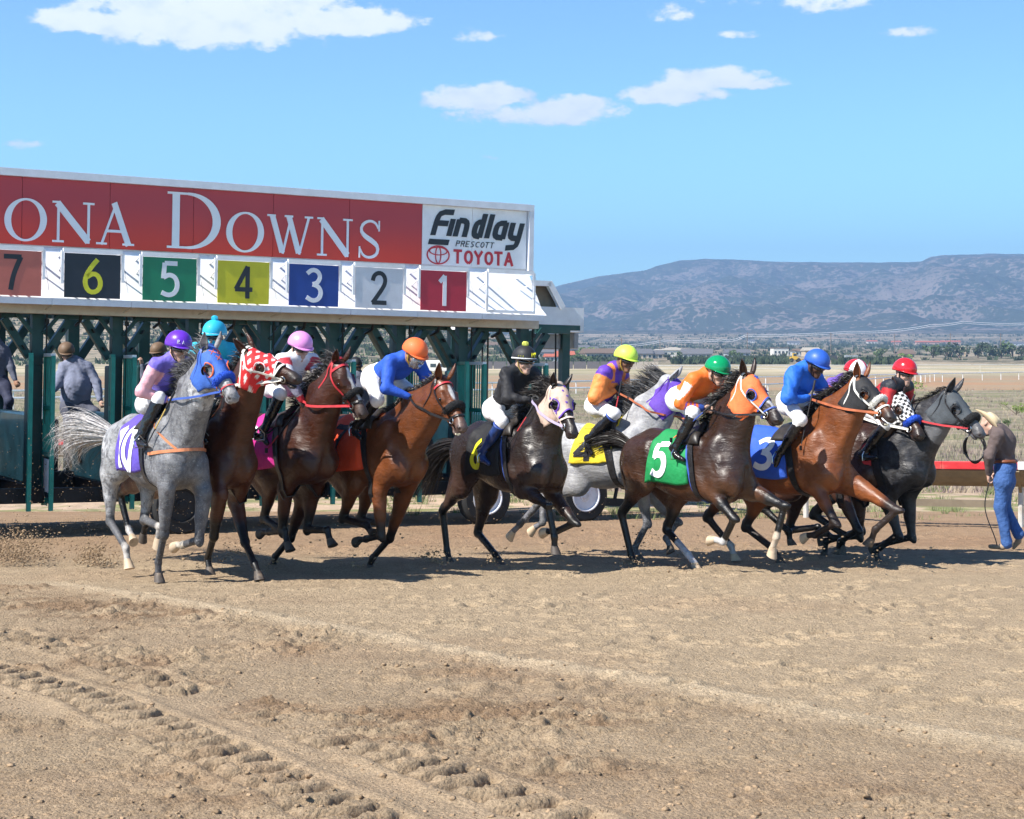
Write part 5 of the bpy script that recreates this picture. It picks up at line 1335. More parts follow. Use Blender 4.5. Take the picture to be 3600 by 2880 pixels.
        F.cone(K - b * .022 - ud * .02, K + d2 * .3 - b * .012, .026 * sc, .022 * sc, .02)
        F.cone(K, Ft, .039 * sc, .033 * sc, .02); F.cone(K - b * .02, Ft - b * .02, .024 * sc, .022 * sc, .015)
        F.ell(Ft - b * .006, S3((.042, .038, .044)), np.stack([b, unit(np.cross(d2, b)), unit(d2)], 1), .015)
        F.cone(Ft, Ft + (P - Ft) * .62, .032 * sc, .034 * sc, .012)
    v, q = F.mesh(2)
    # ---- coat colour
    base = V3(sp['coat']); pt = V3(sp.get('points', (.02, .016, .014)))
    col = np.tile(base, (len(v), 1))
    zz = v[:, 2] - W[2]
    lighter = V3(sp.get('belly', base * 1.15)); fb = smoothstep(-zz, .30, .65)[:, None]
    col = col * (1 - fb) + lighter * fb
    if 'top' in sp:
        fb = smoothstep(zz, -.35, -.02)[:, None]; col = col * (1 - fb) + V3(sp['top']) * fb
    if 'rear' in sp:
        fb = smoothstep(-(v[:, 0] - W[0]), .45, 1.05)[:, None]; col = col * (1 - fb) + V3(sp['rear']) * fb  # paler rump: its sunlit brightness is painted into the coat
    alld = []
    for key, L in legs.items():
        d0, t0 = seg_dist(v, L[0], L[1]); d1, _ = seg_dist(v, L[1], L[2]); d2, _ = seg_dist(v, L[2], L[3])
        near = np.minimum(d1, d2); st = sp.get('pstart', .62)
        m = np.maximum(smoothstep(.10 - near, 0, .03) * (1 if True else 0), smoothstep(.13 - d0, 0, .03) * smoothstep(t0, st, st + .3))
        m = m * (1 - smoothstep(near, .09, .12) * (d0 > .2))
        m = m[:, None] * sp.get('pamt', 1.0); col = col * (1 - m) + pt * m
        sk = sp.get('socks', {}).get(key)
        if sk:
            a = L[2] - (L[2] - L[1]) * sk[0]
            dd, _ = seg_dist(v, a, L[3]); m = smoothstep(.075 - dd, 0, .012)[:, None]
            # keep it below the sock line
            ax_ = unit(L[2] - L[1]); m = m * smoothstep((v - a) @ ax_, -.015, .015)[:, None]
            m = np.maximum(m, (smoothstep(.07 - seg_dist(v, L[2], L[3])[0], 0, .012))[:, None])
            col = col * (1 - m) + V3(sk[1]) * m
    hv = (v - poll) @ HM / sc
    inh = (np.linalg.norm(hv - V3((.3, 0, -.06)), axis=1) < .42) & (hv[:, 0] > -.02) & (np.abs(hv[:, 1]) < .14)
    m = (inh * smoothstep(hv[:, 0], .42, .56))[:, None]; mz = V3(sp.get('muzzle', (.045, .035, .032))); col = col * (1 - m) + mz * m
    if 'headcol' in sp:
        m = (inh * smoothstep(hv[:, 0], .0, .1) * (1 - smoothstep(hv[:, 0], .45, .56)))[:, None]; col = col * (1 - m) + V3(sp['headcol']) * m
    if 'blaze' in sp:
        a, b, wd = sp['blaze']
        bw = wd * (1 + .25 * np.sin(hv[:, 0] * 40)); m = (inh & (hv[:, 2] > -.055)) * smoothstep(bw - np.abs(hv[:, 1]), 0, .012) * smoothstep(hv[:, 0], a, a + .03) * (1 - smoothstep(hv[:, 0], b - .04, b))
        m = m[:, None]; col = col * (1 - m) + V3((.72, .70, .68)) * m
    for s in (-1, 1):
        dn_ = np.linalg.norm(hv - V3((.585, s * .048, -.036)), axis=1); m = smoothstep(.024 - dn_, 0, .008)[:, None]; col = col * (1 - m) + V3((.03, .012, .010)) * m
    dm = (inh & (np.abs(hv[:, 2] + .10 + jo * .45) < .010 + jo * .2)) * smoothstep(hv[:, 0], .44, .47); col = col * (1 - dm[:, None] * .7) + V3((.05, .02, .018)) * dm[:, None] * .7
    col = col * .80
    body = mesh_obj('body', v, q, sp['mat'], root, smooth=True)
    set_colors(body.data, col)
    # ---- hooves
    for key in ('hf', 'hn', 'ff', 'fn'):
        L = legs[key]; ax_ = unit(L[3] - L[2]); e = V3((0, 1, 0)); front = unit(np.cross(e, ax_)); 
        up = V3((0, 0, 1))
        if key in sp.get('stance', ()): ax2 = unit(ax_ * .35 + V3((0, 0, -1)) * .65)
        else: ax2 = ax_
        fr = unit(np.cross(ax2, e)); fr = -fr if (fr @ np.cross(e, ax2)) < 0 and False else fr
        fr = unit(np.cross(ax2, V3((0, 1, 0)))); fr = fr if fr @ V3((1, 0, .2)) * (1) > 0 or key not in sp.get('stance', ()) else -fr
        # toe side: the side the leg bends towards
        prev = unit(L[2] - L[1]); bend = prev - ax_ * (prev @ ax_)
        if key not in sp.get('stance', ()) and np.linalg.norm(bend) > .12: fr = fr if fr @ bend > 0 else -fr
        lt = np.cross(fr, ax2)
        top = L[2] + (L[3] - L[2]) * .52; bot = L[3]
        h = float(np.linalg.norm(bot - top)) 
        prof = [(0.0, .034, .0), (.22, .041, .004), (.6, .049, .014), (1.0, .056, .026)]
        mb = MB(); vs = []; n = 16
        for tt, r, sh in prof:
            c = top + ax2 * h * tt + fr * sh
            for k in range(n):
                a = 2 * pi * k / n
                rr_ = r * (1.08 if cos(a) > 0 else .92)
                vs.append(c + fr * cos(a) * rr_ * sc + lt * sin(a) * r * .95 * sc)
        fs = [(i * n + k, i * n + (k + 1) % n, (i + 1) * n + (k + 1) % n, (i + 1) * n + k) for i in range(3) for k in range(n)]
        fs += [tuple(range(n))[::-1], tuple(3 * n + k for k in range(n))]
        mb.add(vs, fs)
        mb.build('hoof', M_hoof_pale if key in sp.get('palehoof', ()) else M_hoof_dark, root, smooth=True)
    # ---- eyes, ears
    for s in (-1, 1):
        mb = MB(); bvs, bfs = ico(Hd(.212, s * .092, -.033), .0215 * sc, 0, 0, 2); mb.add(bvs, bfs); mb.build('eye', M_eye, root, smooth=True)
        tip = sp.get('ears', (-.10, .06, .12))           # ear tip in head axes: along head, out, up
        b0 = Hd(.015, s * .055, .025)
        e1 = Hd(.015 + tip[0] * 1.05, s * (.055 + tip[1] * .8), .025 + tip[2] * 1.1)
        ad = unit(e1 - b0); outw = unit(lat * s * .9 + f * .8 + dors * .1); outw = unit(outw - ad * (outw @ ad)); sd = np.cross(ad, outw)
        Ln = float(np.linalg.norm(e1 - b0)); vs = []; nu, nv = 9, 9
        for i in range(nu):
            tt = i / (nu - 1); wd = .034 * (sin(pi * min(1, (tt * .80 + .19))) ** .8) * (1 - tt ** 4 * .6) * sc
            cn = b0 + ad * Ln * tt + outw * (.012 * sin(tt * 3.0))
            for k in range(nv):
                a = -2.1 + 4.2 * k / (nv - 1)
                vs.append(cn + sd * sin(a) * wd - outw * (cos(a) * wd * .75))
        fs = [(i * nv + k, i * nv + k + 1, (i + 1) * nv + k + 1, (i + 1) * nv + k) for i in range(nu - 1) for k in range(nv - 1)]
        eo = mesh_obj('ear', np.array(vs), np.array(fs), sp['mat'], root, smooth=True)
        md = eo.modifiers.new('thick', 'SOLIDIFY'); md.thickness = .006
        ec = V3(sp.get('earcol', sp['coat'])); cc = np.tile(ec, (nu * nv, 1)); tcol = np.repeat(np.linspace(0, 1, nu) ** 2, nv)[:, None]
        set_colors(eo.data, cc * (1 - tcol * .6))
    # ---- mane
    mm = sp.get('mane_mat', M_hair_dark)
    n = int(sp.get('mane_n', 190) * 5); rr = np.random.default_rng(sp['seed'])
    tt = rr.random(n) ** .9
    c0 = T((-.02, 0, 1.585)); c1 = Hd(.03, 0, .035)
    cm = (c0 + c1) / 2 + nd * .075 * sc
    crest = ((1 - tt) ** 2)[:, None] * c0 + (2 * tt * (1 - tt))[:, None] * cm + (tt ** 2)[:, None] * c1
    ins_ = crest - nd * .10
    roots = F.cast(ins_, np.tile(nd, (n, 1)), .3, -.006)
    side = sp.get('mane_side', -1)
    lift = sp.get('mane_lift', .6)
    k = 7; s_ = np.linspace(0, 1, k)
    Ln = rr.uniform(.12, .26, n) * sc * sp.get('mane_len', 1.0)
    clump = np.round(tt * 22) / 22; cr = np.random.default_rng(5).normal(size=(24, 3)) * .35
    cj = cr[(clump * 22).astype(int)]
    d0 = nd * (.7 + lift) + V3((-.35, 0, .1)) + lateral * 0
    d1 = V3((-.55 - lift * .5, side * .5, -.55 + lift * .9))
    paths = np.zeros((n, k, 3), dtype=np.float32)
    cur = roots.copy(); jit = rr.normal(size=(n, 3)) * .20 + cj * .6
    rad = rr.normal(size=(n, 1)) * .012; cur = cur + lateral * rad
    for i in range(k):
        paths[:, i] = cur
        d = d0 * (1 - s_[i]) ** 1.6 + d1 * s_[i] + jit * (.3 + s_[i]) + np.sin(s_[i] * 5 + cur[:, :1] * 40 + jit[:, :1] * 9) * .35 * s_[i] * V3((.2, .6, 1)) - V3((0, 0, .25)) * s_[i] ** 2
        d /= np.linalg.norm(d, axis=1, keepdims=True); cur = cur + d * (Ln / (k - 1))[:, None]
    # keep strands outside the neck
    flat = paths.reshape(-1, 3); dd = F.sample(flat); inn = dd < .006
    if inn.any():
        eps = .012; G = np.stack([F.sample(flat[inn] + V3(a)) - F.sample(flat[inn] - V3(a)) for a in ((eps, 0, 0), (0, eps, 0), (0, 0, eps))], 1)
        G /= np.linalg.norm(G, axis=1, keepdims=True) + 1e-9
        flat[inn] += G * (.008 - dd[inn])[:, None]
    strands('mane', None, flat.reshape(n, k, 3), rr.uniform(.003, .0075, n), mm, root, sp['seed'])
    # ---- tail
    tp = [T((-1.17, 0, 1.40))] + [at(*p) for p in sp['tail']]
    if len(sp['tail']):
        path = smooth_path(tp, 12); n = int(sp.get('tail_n', 230) * 3.2); k = 12
        tg = np.gradient(path, axis=0); tg /= np.linalg.norm(tg, axis=1, keepdims=True)
        ph = rr.uniform(0, 2 * pi, n); ra = np.sqrt(rr.random(n)); sprd = sp.get('spread', .13)
        Lr = rr.uniform(.55, 1.0, n)
        paths = np.zeros((n, k, 3), dtype=np.float32); wob = rr.normal(size=(n, 3)) * .035 + (np.random.default_rng(4).normal(size=(14, 3)) * .10)[rr.integers(0, 14, n)]; wph = rr.uniform(0, 6, n)
        up_ = V3((0, 0, 1)); 
        for i in range(k):
            s1 = i / (k - 1) * Lr * (k - 1); i0 = np.minimum(s1.astype(int), k - 2); u = (s1 - i0)[:, None]
            c = path[i0] * (1 - u) + path[i0 + 1] * u; tgi = tg[i0]
            s2 = s1 / (k - 1)
            x = np.cross(tgi, up_); x /= np.linalg.norm(x, axis=1, keepdims=True) + 1e-9; y = np.cross(x, tgi)
            r_ = ra * (.03 + (sprd) * s2 ** .85 * np.where(s2 > .85, 1, 1))
            c = c + x * (r_ * np.cos(ph))[:, None] * .8 + y * (r_ * np.sin(ph))[:, None] + wob * (s2 ** 1.5)[:, None]
            c += (np.sin(s2 * 9 + wph) * .012)[:, None] * x
            paths[:, i] = c
        strands('tail', None, paths, rr.uniform(.0025, .008, n), sp.get('tail_mat', mm), root, sp['seed'] + 1)
    ctx = dict(root=root, F=F, T=T, Hd=Hd, HM=HM, f=f, lat=lat, dors=dors, at=at, sc=sc, W=W, poll=poll, legs=legs, loc=loc, rz=rz, jo=jo, to_world=to_world, TM=TM, nd=nd)
    if sp.get('debug'):
        for key in sp.get('stance', ()):
            w = to_world(legs[key][3]); print(sp['id'], key, 'hoof above ground', round(float(w[2] - ground_z(0, w[1])), 3), 'Y', round(float(w[1]), 2))
        print(sp['id'], 'head', round(float(np.linalg.norm(nose - poll)) / sc, 2), 'neck', round(float(np.linalg.norm(poll - W)), 2), 'W z', round(float(W[2]), 2), 'poll', poll.round(2), 'nose', nose.round(2))
    jk = sp.get('jockey')
    if jk:
        for a, b in (('hand', 'hand_n'), ('hand2', 'hand_f')):
            h = jk.get(a)
            ctx[b] = at(h[0], h[1], h[2] if len(h) > 2 else (.07 if a == 'hand' else -.07)) if h else ctx['hand_n'] * V3((1, -1, 1))
    dress_horse(sp, ctx)
    return ctx

# ------------------------------------------------------------------ tack
def head_pt(ctx, x, phi, off=.006):
    """points on the head at distance x (m) from the poll; phi 0 = forehead, +90 = the horse's left cheek, 180 = under the jaw"""
    x = np.atleast_1d(np.asarray(x, dtype=np.float32)); phi = np.radians(np.atleast_1d(phi)).astype(np.float32)
    x, phi = np.broadcast_arrays(x, phi)
    zc = np.interp(x, [-.1, 0, .2, .4, .6], [-.08, -.07, -.07, -.06, -.06])
    O = ctx['poll'] + (x[:, None] * ctx['f'] + zc[:, None] * ctx['dors']) * ctx['sc']
    D = np.sin(phi)[:, None] * ctx['lat'] + np.cos(phi)[:, None] * ctx['dors']
    return ctx['F'].cast(O, D, .26, off), D

def strap(ctx, name, xs, phis, w, m, n=30, off=.006, closed=False, thick=.004):
    t = np.linspace(0, 1, n); k = np.linspace(0, 1, len(xs))
    x = np.interp(t, k, xs); ph = np.interp(t, k, phis)
    P, D = head_pt(ctx, x, ph, off)
    v, f = ribbon(P, w, D, thick)
    return mesh_obj(name, v, f, m, ctx['root'], smooth=False)

def surf_grid(P, nu, nv, drop=None):
    idx = np.arange(nu * nv).reshape(nu, nv)
    q = np.stack([idx[:-1, :-1].ravel(), idx[1:, :-1].ravel(), idx[1:, 1:].ravel(), idx[:-1, 1:].ravel()], 1)
    if drop is not None: q = q[~drop[q].any(1)]
    return q

def dress_horse(sp, ctx):
    root, F, T, Hd, sc = ctx['root'], ctx['F'], ctx['T'], ctx['Hd'], ctx['sc']
    ts = sp.get('tack', {})
    # saddle cloth
    cl = sp.get('cloth')
    if cl:
        x0, x1 = cl.get('x', (-.66, -.06)); vm = cl.get('drop', 131); nu, nv = 26, 64
        u = np.linspace(0, 1, nu); vv = np.linspace(-1, 1, nv)
        U, Vv = np.meshgrid(u, vv, indexing='ij')
        X = x0 + (x1 - x0) * U - cl.get('rake', .12) * np.abs(Vv) ** 1.5 * (1 - U * .8)
        O = np.stack([T((float(a), 0, 1.27)) for a in X.ravel()]); A = np.radians(vm) * Vv.ravel()
        D = np.stack([np.zeros_like(A), -np.sin(A), np.cos(A)], 1) @ ctx['TM'].T
        off = .014 + .006 * np.sin(U.ravel() * 9 + Vv.ravel() * 7) * np.abs(Vv.ravel()) + .012 * (np.abs(Vv.ravel()) ** 4) * (1 - U.ravel())
        P = F.cast(O, D, .5, 0.0); P = P + D * off[:, None]
        q = surf_grid(P, nu, nv)
        co = mesh_obj('saddle_cloth', P, q, cl['mat'], root, smooth=True)
        md = co.modifiers.new('thick', 'SOLIDIFY'); md.thickness = .004; md.offset = 1
        G = P.reshape(nu, nv, 3)
        def Cl(a, b, o=0.0):
            a = np.clip(a, 0, 1) * (nu - 1); b = (np.clip(b, -1, 1) + 1) / 2 * (nv - 1)
            i = np.minimum(a.astype(int), nu - 2); j = np.minimum(b.astype(int), nv - 2); fa = (a - i)[:, None]; fb = (b - j)[:, None]
            p = G[i, j] * (1 - fa) * (1 - fb) + G[i + 1, j] * fa * (1 - fb) + G[i, j + 1] * (1 - fa) * fb + G[i + 1, j + 1] * fa * fb
            ang = np.radians(vm) * (b / (nv - 1) * 2 - 1)
            d = np.stack([0 * ang, -np.sin(ang), np.cos(ang)], 1) @ ctx['TM'].T
            return p + d * o, d
        nums = cl.get('num')
        if nums:
            ua, ub = cl.get('nu', (.12, .62)); va, vb = cl.get('nv', (.36, .92))   # box of the number on the cloth
            dig = list(nums); wd = (ub - ua) / (len(dig) * 1.12)
            for s in (1, -1):
                vs, fs = [], []
                for di, ch in enumerate(dig):
                    for si, st in enumerate(GL[ch]):
                        pp = smooth_path([(p[0], p[1], 0) for p in st], 26) if len(st) > 2 else np.linspace(list(st[0]) + [0], list(st[1]) + [0], 10)
                        tg = np.gradient(pp, axis=0); tg /= np.linalg.norm(tg, axis=1, keepdims=True) + 1e-9
                        nrm = np.stack([-tg[:, 1], tg[:, 0]], 1) * cl.get('nw', .15)
                        for sd, o in ((-1, .0055), (0, .0055), (1, .0055)):
                            pass
                        base = len(vs)
                        rows = []
                        for sd in (-1, -.33, .33, 1):
                            xy = pp[:, :2] + nrm * sd
                            a = ua + (xy[:, 0] + di * 1.12) * wd if s > 0 else ub - (xy[:, 0] + di * 1.12) * wd
                            b = vb - xy[:, 1] / 1.5 * (vb - va)
                            P3, _ = Cl(a, b * s, .0065 + .0008 * si); rows.append(P3)
                        Rw = np.stack(rows, 1).reshape(-1, 3); vs += list(Rw)
                        for i in range(len(pp) - 1):
                            for j in range(3):
                                fs.append((base + i * 4 + j, base + (i + 1) * 4 + j, base + (i + 1) * 4 + j + 1, base + i * 4 + j + 1))
                mesh_obj('number', vs, fs, cl['nmat'], co, smooth=True)
        if cl.get('patch'):
            a = np.linspace(.05, .6, 12); b = np.linspace(.5, 1.0, 14); A2, B2 = np.meshgrid(a, b, indexing='ij')
        # saddle
    sx = ts.get('sx', -.25)
    nu, nv = 18, 26; U, Vv = np.meshgrid(np.linspace(0, 1, nu), np.linspace(-1, 1, nv), indexing='ij')
    X = sx - .10 + .26 * U + .10 * np.abs(Vv) * (U - .2)
    O = np.stack([T((float(a), 0, 1.27)) for a in X.ravel()]); A = np.radians(50) * Vv.ravel()
    D = np.stack([np.zeros_like(A), -np.sin(A), np.cos(A)], 1) @ ctx['TM'].T
    P = F.cast(O, D, .5, 0.0)
    prof = .012 + .036 * np.exp(-(Vv.ravel() / .42) ** 2) * (.35 + .9 * U.ravel())
    edge = np.minimum(1, np.minimum(np.minimum(U, 1 - U) * 9, (1 - np.abs(Vv)) * 9)).ravel()
    P = P + D * (.016 + prof * edge)[:, None]
    sd = mesh_obj('saddle', P, surf_grid(P, nu, nv), M_saddle, root, smooth=True)
    md = sd.modifiers.new('thick', 'SOLIDIFY'); md.thickness = .012; md.offset = -1
    # girth
    ring = np.linspace(0, 2 * pi, 49)
    def trunk_ring(x0, x1, z0, z1, w, m, name, off=.010, a0=0, a1=2 * pi, n=49):
        a = np.linspace(a0, a1, n)
        c = .5 - .5 * np.cos(a)                     # 0 at the top, 1 at the bottom
        xs = x0 + (x1 - x0) * c
        O = np.stack([T((float(q), 0, 1.25)) for q in xs])
        D = np.stack([np.zeros_like(a), -np.sin(a), np.cos(a)], 1) @ ctx['TM'].T
        P = F.cast(O, D, .55, off)
        v, f = ribbon(P, w, D, .006); return mesh_obj(name, v, f, m, root)
    trunk_ring(sx + .10, sx + .24, 0, 0, .072, ts.get('girth', M_black_leather), 'girth', .016)
    trunk_ring(sx + .06, sx + .20, 0, 0, .022, ts.get('girth2', M_black_leather), 'girth_strap', .022)
    if ts.get('breast'):
        m = ts['breast']
        pts = []
        for a in np.linspace(-82, 82, 33):         # round the chest at breast height, from girth to girth
            ar = R(a); O = T((.02, 0, 1.21 + .0)); D = ctx['TM'] @ V3((cos(ar), sin(ar), .0 + .05 * cos(ar)))
            P_ = F.cast(O[None], D[None], .6, .010)[0]; pts.append((P_, D))
        v, f = ribbon([p[0] for p in pts], .030, [p[1] for p in pts], .005); mesh_obj('breastplate', v, f, m, root)
        for s in (-1, 1):
            A_, B_ = pts[12 if s < 0 else 20][0], T((-.04, s * -.10, 1.52))
            pl = []
            for t_ in np.linspace(0, 1, 12):
                c = A_ * (1 - t_) + B_ * t_; O = c * V3((1, .1, 1)); D = V3((.15, np.sign(c[1]) * 1.0, .1))
                pl.append(F.cast((O)[None], D[None], .5, .008)[0])
            v, f = ribbon(pl, .022, [V3((.2, np.sign(pl[5][1]), .1))] * 12, .004); mesh_obj('breastplate_strap', v, f, m, root)
    # hood with eye holes
    hd = sp.get('hood')
    if hd:
        x0, x1 = hd.get('x', (-.01, .36)); nu, nv = 46, 96
        U, Vv = np.meshgrid(np.linspace(0, 1, nu), np.linspace(-1, 1, nv), indexing='ij')
        ph = Vv.ravel() * hd.get('phi', 158)
        X = x0 + (x1 - x0 + .03 * np.abs(np.sin(np.radians(ph)))) * U.ravel()
        P, D = head_pt(ctx, X, ph, .007)
        eyes = [Hd(.214, s * .085, -.033) for s in (-1, 1)]
        de = np.minimum(np.linalg.norm(P - eyes[0], axis=1), np.linalg.norm(P - eyes[1], axis=1))
        er = hd.get('eye', .048) * sc
        near_ring = (de > er * .85) & (de < er * 1.25)
        ears = [Hd(.015, s * .055, .025) for s in (-1, 1)]
        da = np.minimum(np.linalg.norm(P - ears[0], axis=1), np.linalg.norm(P - ears[1], axis=1))
        drop = (de < er) | (da < .036 * sc)
        q = surf_grid(P, nu, nv, drop)
        cols = np.tile(V3(hd['col']), (len(P), 1))
        if hd.get('pattern') == 'check' or hd.get('pattern') == 'diamond':
            s1 = (X * 28 if hd['pattern'] == 'check' else (X * 11 + ph / 60)); s2 = (ph / 17 if hd['pattern'] == 'check' else (X * 11 - ph / 60))
            c = ((np.floor(s1) + np.floor(s2)).astype(int) % 2 == 0) if hd['pattern'] == 'check' else (((s1 % 1) < .46) & ((s2 % 1) < .46))
            cols[c] = V3(hd['col2'])
        mh = hood_mat(sp, hd)
        ho = mesh_obj('hood', P, q, mh, root, smooth=True)
        set_colors(ho.data, cols)
        if not hd.get('pattern'): pass
        md = ho.modifiers.new('thick', 'SOLIDIFY'); md.thickness = .004; md.offset = 1
        if hd.get('trim'):
            P2, D2 = head_pt(ctx, np.full(60, x1) + .03 * np.abs(np.sin(np.radians(np.linspace(-150, 150, 60)))), np.linspace(-150, 150, 60), .010)
            v, f = ribbon(P2, .016, D2, .004); mesh_obj('hood_trim', v, f, hd['trim'], ho)
        for (mx, mph, msz, mmat) in hd.get('stars', ()):
            C_, D_ = head_pt(ctx, mx, mph, .0135); C_ = C_[0]; D_ = D_[0]; a1_ = unit(np.cross(D_, ctx['lat'])); a2_ = np.cross(D_, a1_)
            vs_ = [C_ + D_ * .003] + [C_ + (a1_ * cos(pi * k / 5) + a2_ * sin(pi * k / 5)) * msz * (1 if k % 2 == 0 else .45) for k in range(10)]
            mesh_obj('star', vs_, [(0, 1 + k, 1 + (k + 1) % 10) for k in range(10)], mmat, ho)
        for (txt, mx, msz, mmat) in hd.get('words', ()):
            def pl_(a_, b_, mx=mx):
                p_, d_ = head_pt(ctx, mx - b_, math.degrees(-a_ / .085), .014); return Vector(p_[0])
            word(ho, 'lettering', txt, pl_, msz, mmat)
        for s, e in zip((-1, 1), eyes):
            out = unit(ctx['lat'] * s * .85 + ctx['dors'] * .25 + ctx['f'] * .3)
            ux = unit(np.cross(out, ctx['dors'])); uy = np.cross(out, ux)
            ring_ = []
            for a in np.linspace(0, 2 * pi, 25)[:-1]:
                p = e + (ux * cos(a) + uy * sin(a)) * er * 1.02
                O = Hd(.214, 0, -.045); D = p - O; ring_.append(F.cast(O[None], D[None], .3, .010)[0])
            MB().tube(ring_, .0065 * (1.3 if hd.get('ring') else .8), 6, closed=True).build('eye_ring', hd.get('ring') or hd.get('trim') or mh, ho, smooth=True)
            if hd.get('cup', True):   # blinker cup: quarter shell behind the eye
                vs = []; nu2, nv2 = 7, 13
                bx = unit(-ctx['f'] * 1 + ctx['dors'] * .1); bx = unit(bx - out * (bx @ out)); by = np.cross(out, bx)
                for i in range(nu2):
                    al = (pi / 2) * i / (nu2 - 1) * .86
                    for j in range(nv2):
                        be = -pi * .5 + pi * j / (nv2 - 1)
                        rr_ = er * 1.08
                        vs.append(e + out * (.006 + sin(al) * er * .95 * (1.0)) + (bx * cos(be) + by * sin(be)) * rr_ * cos(al * .55))
                fs = [(i * nv2 + j, i * nv2 + j + 1, (i + 1) * nv2 + j + 1, (i + 1) * nv2 + j) for i in range(nu2 - 1) for j in range(nv2 - 1)]
                cu = mesh_obj('blinker_cup', vs, np.array(fs), hd.get('cupmat', M_black_leather), ho, smooth=True)
                md = cu.modifiers.new('thick', 'SOLIDIFY'); md.thickness = .004
    # bridle
    bm_ = ts.get('bridle', M_black_leather); bw = ts.get('bw', .016)
    extra = .006 if hd else 0
    for s in (-1, 1):
        strap(ctx, 'cheek_strap', [-.01, .10, .30, .46], [s * 35, s * 88, s * 98, s * 112], bw, bm_, 26, .008 + extra)
        strap(ctx, 'throat_strap', [-.005, .02, .08], [s * 40, s * 100, s * 165], bw * .8, bm_, 22, .009 + extra)
    strap(ctx, 'crown_strap', [-.01, -.012, -.01], [-40, 0, 40], bw * 1.3, bm_, 14, .010 + extra)
    if not hd: strap(ctx, 'brow_band', [.07, .085, .07], [-80, 0, 80], bw * 1.2, ts.get('brow', bm_), 26, .009)
    if ts.get('noseband', True):
        nm = ts.get('nose_mat', bm_); xx = ts.get('nose_x', .345)
        strap(ctx, 'nose_band', [xx, xx + .01, xx + .05, xx + .01, xx], [-178, -90, 0, 90, 178], ts.get('nose_w', .022), nm, 50, .008 + (extra if xx < .38 else 0))
    if ts.get('roll'):                             # fleece roll over the nose
        rc, rx, rr_ = ts['roll']
        P, D = head_pt(ctx, np.full(34, rx) , np.linspace(-100, 100, 34), rr_ * .5)
        mb = MB().tube(list(P), [rr_ * (.45 + .55 * min(1, 4.5 * min(i, 33 - i) / 33)) for i in range(34)], 14)
        rl = mb.build('shadow_roll', rc, root, smooth=True)
        rg = np.random.default_rng(3); n = 1500
        i = rg.integers(1, 32, n); a = rg.uniform(0, 2 * pi, n)
        base = P[i] + (P[i + 1] - P[i]) * rg.random((n, 1)); dirs = rg.normal(size=(n, 3)); dirs /= np.linalg.norm(dirs, axis=1, keepdims=True)
        st = base + dirs * rr_ * .8; pth = np.stack([st + dirs * t_ for t_ in (0, .008, .016)], 1)
        strands('fleece', None, pth, np.full(n, .005), rc, rl, 1)
    # bit and reins
    for s in (-1, 1):
        c, D = head_pt(ctx, .455, s * 112, .012); c = c[0]
        ux = ctx['f']; uy = ctx['dors']
        MB().tube([c + (ux * cos(a) + uy * sin(a)) * .030 * sc for a in np.linspace(0, 2 * pi, 15)[:-1]], .0055, 6, closed=True).build('bit_ring', M_steel, root, smooth=True)
        hnd = ctx.get('hand_' + ('n' if s < 0 else 'f'))
        if hnd is not None:
            hnd = V3(hnd); mid = (c + hnd) / 2 + V3((0, s * ts.get('rein_out', .05), ts.get('sag', -.03)))
            # keep off the neck
            P = smooth_path([c, c * .6 + mid * .4 + V3((0, s * .02, 0)), mid, hnd], 22)
            dd = F.sample(P); bad = dd < .02; P[bad, 1] += s * (.02 - dd[bad])
            dd = F.sample(P); bad = dd < .02; P[bad, 1] += s * (.02 - dd[bad])
            nn_ = np.tile(V3((.1, s * 1.0, .1)), (len(P), 1))
            v, f = ribbon(P, ts.get('rein_w', .020), nn_, .005)
            mesh_obj('rein', v, f, [ts.get('rein', M_black_leather)], root)
    if jaw_open(sp):
        for zz in (-.085, -.105 - sp['jaw'] * .85):
            mb = MB()
            for k in range(-2, 3): mb.box(Hd(.555 - abs(k) * .004, k * .011, zz), (.012, .010, .016))
            mb.build('teeth', M_teeth, root)

def jaw_open(sp): return sp.get('jaw', 0) > .015

def hood_mat(sp, hd):
    return mat('hood_' + sp['id'], hd['col'], .7, var=.1, vscale=20, bump=.25, bscale=90, vc=True)
# ------------------------------------------------------------------ people
M_skin = {'tan': mat('skin_tan', (.36, .19, .12), .5, var=.1, vscale=12), 'brown': mat('skin_brown', (.22, .11, .065), .5, var=.1, vscale=12), 'fair': mat('skin_fair', (.52, .32, .24), .5, var=.1, vscale=12), 'dark': mat('skin_dark', (.09, .045, .028), .5, var=.1, vscale=12)}
def cloth_mat(name, col=(1, 1, 1), rough=.75, vc=False, bump=.75, bscale=11, sheen=0.0):
    return mat(name, col, rough, var=.07, vscale=9, bump=bump, bscale=bscale, sheen=sheen, vc=vc)
M_breeches = cloth_mat('white_breeches', (.80, .79, .80), .6)
M_boot = mat('boot_leather', (.014, .013, .014), .22, var=.3, vscale=10, bump=.3, bscale=25, coat=.3)
M_boot_blue = mat('boot_blue', (.02, .045, .16), .3, var=.3, vscale=10, bump=.3, bscale=25, coat=.2)
M_goggle = mat('goggle_lens', (.03, .025, .02), .06, var=0, coat=1.0)
M_glove = mat('glove', (.02, .02, .02), .6, var=.2)
M_glove_blue = mat('glove_blue', (.02, .06, .40), .6, var=.2)
M_dark = mat('dark_trim', (.015, .015, .017), .5)
M_white_cloth = cloth_mat('white_trim', (.75, .75, .75))
M_lips = mat('lips', (.30, .13, .10), .5)

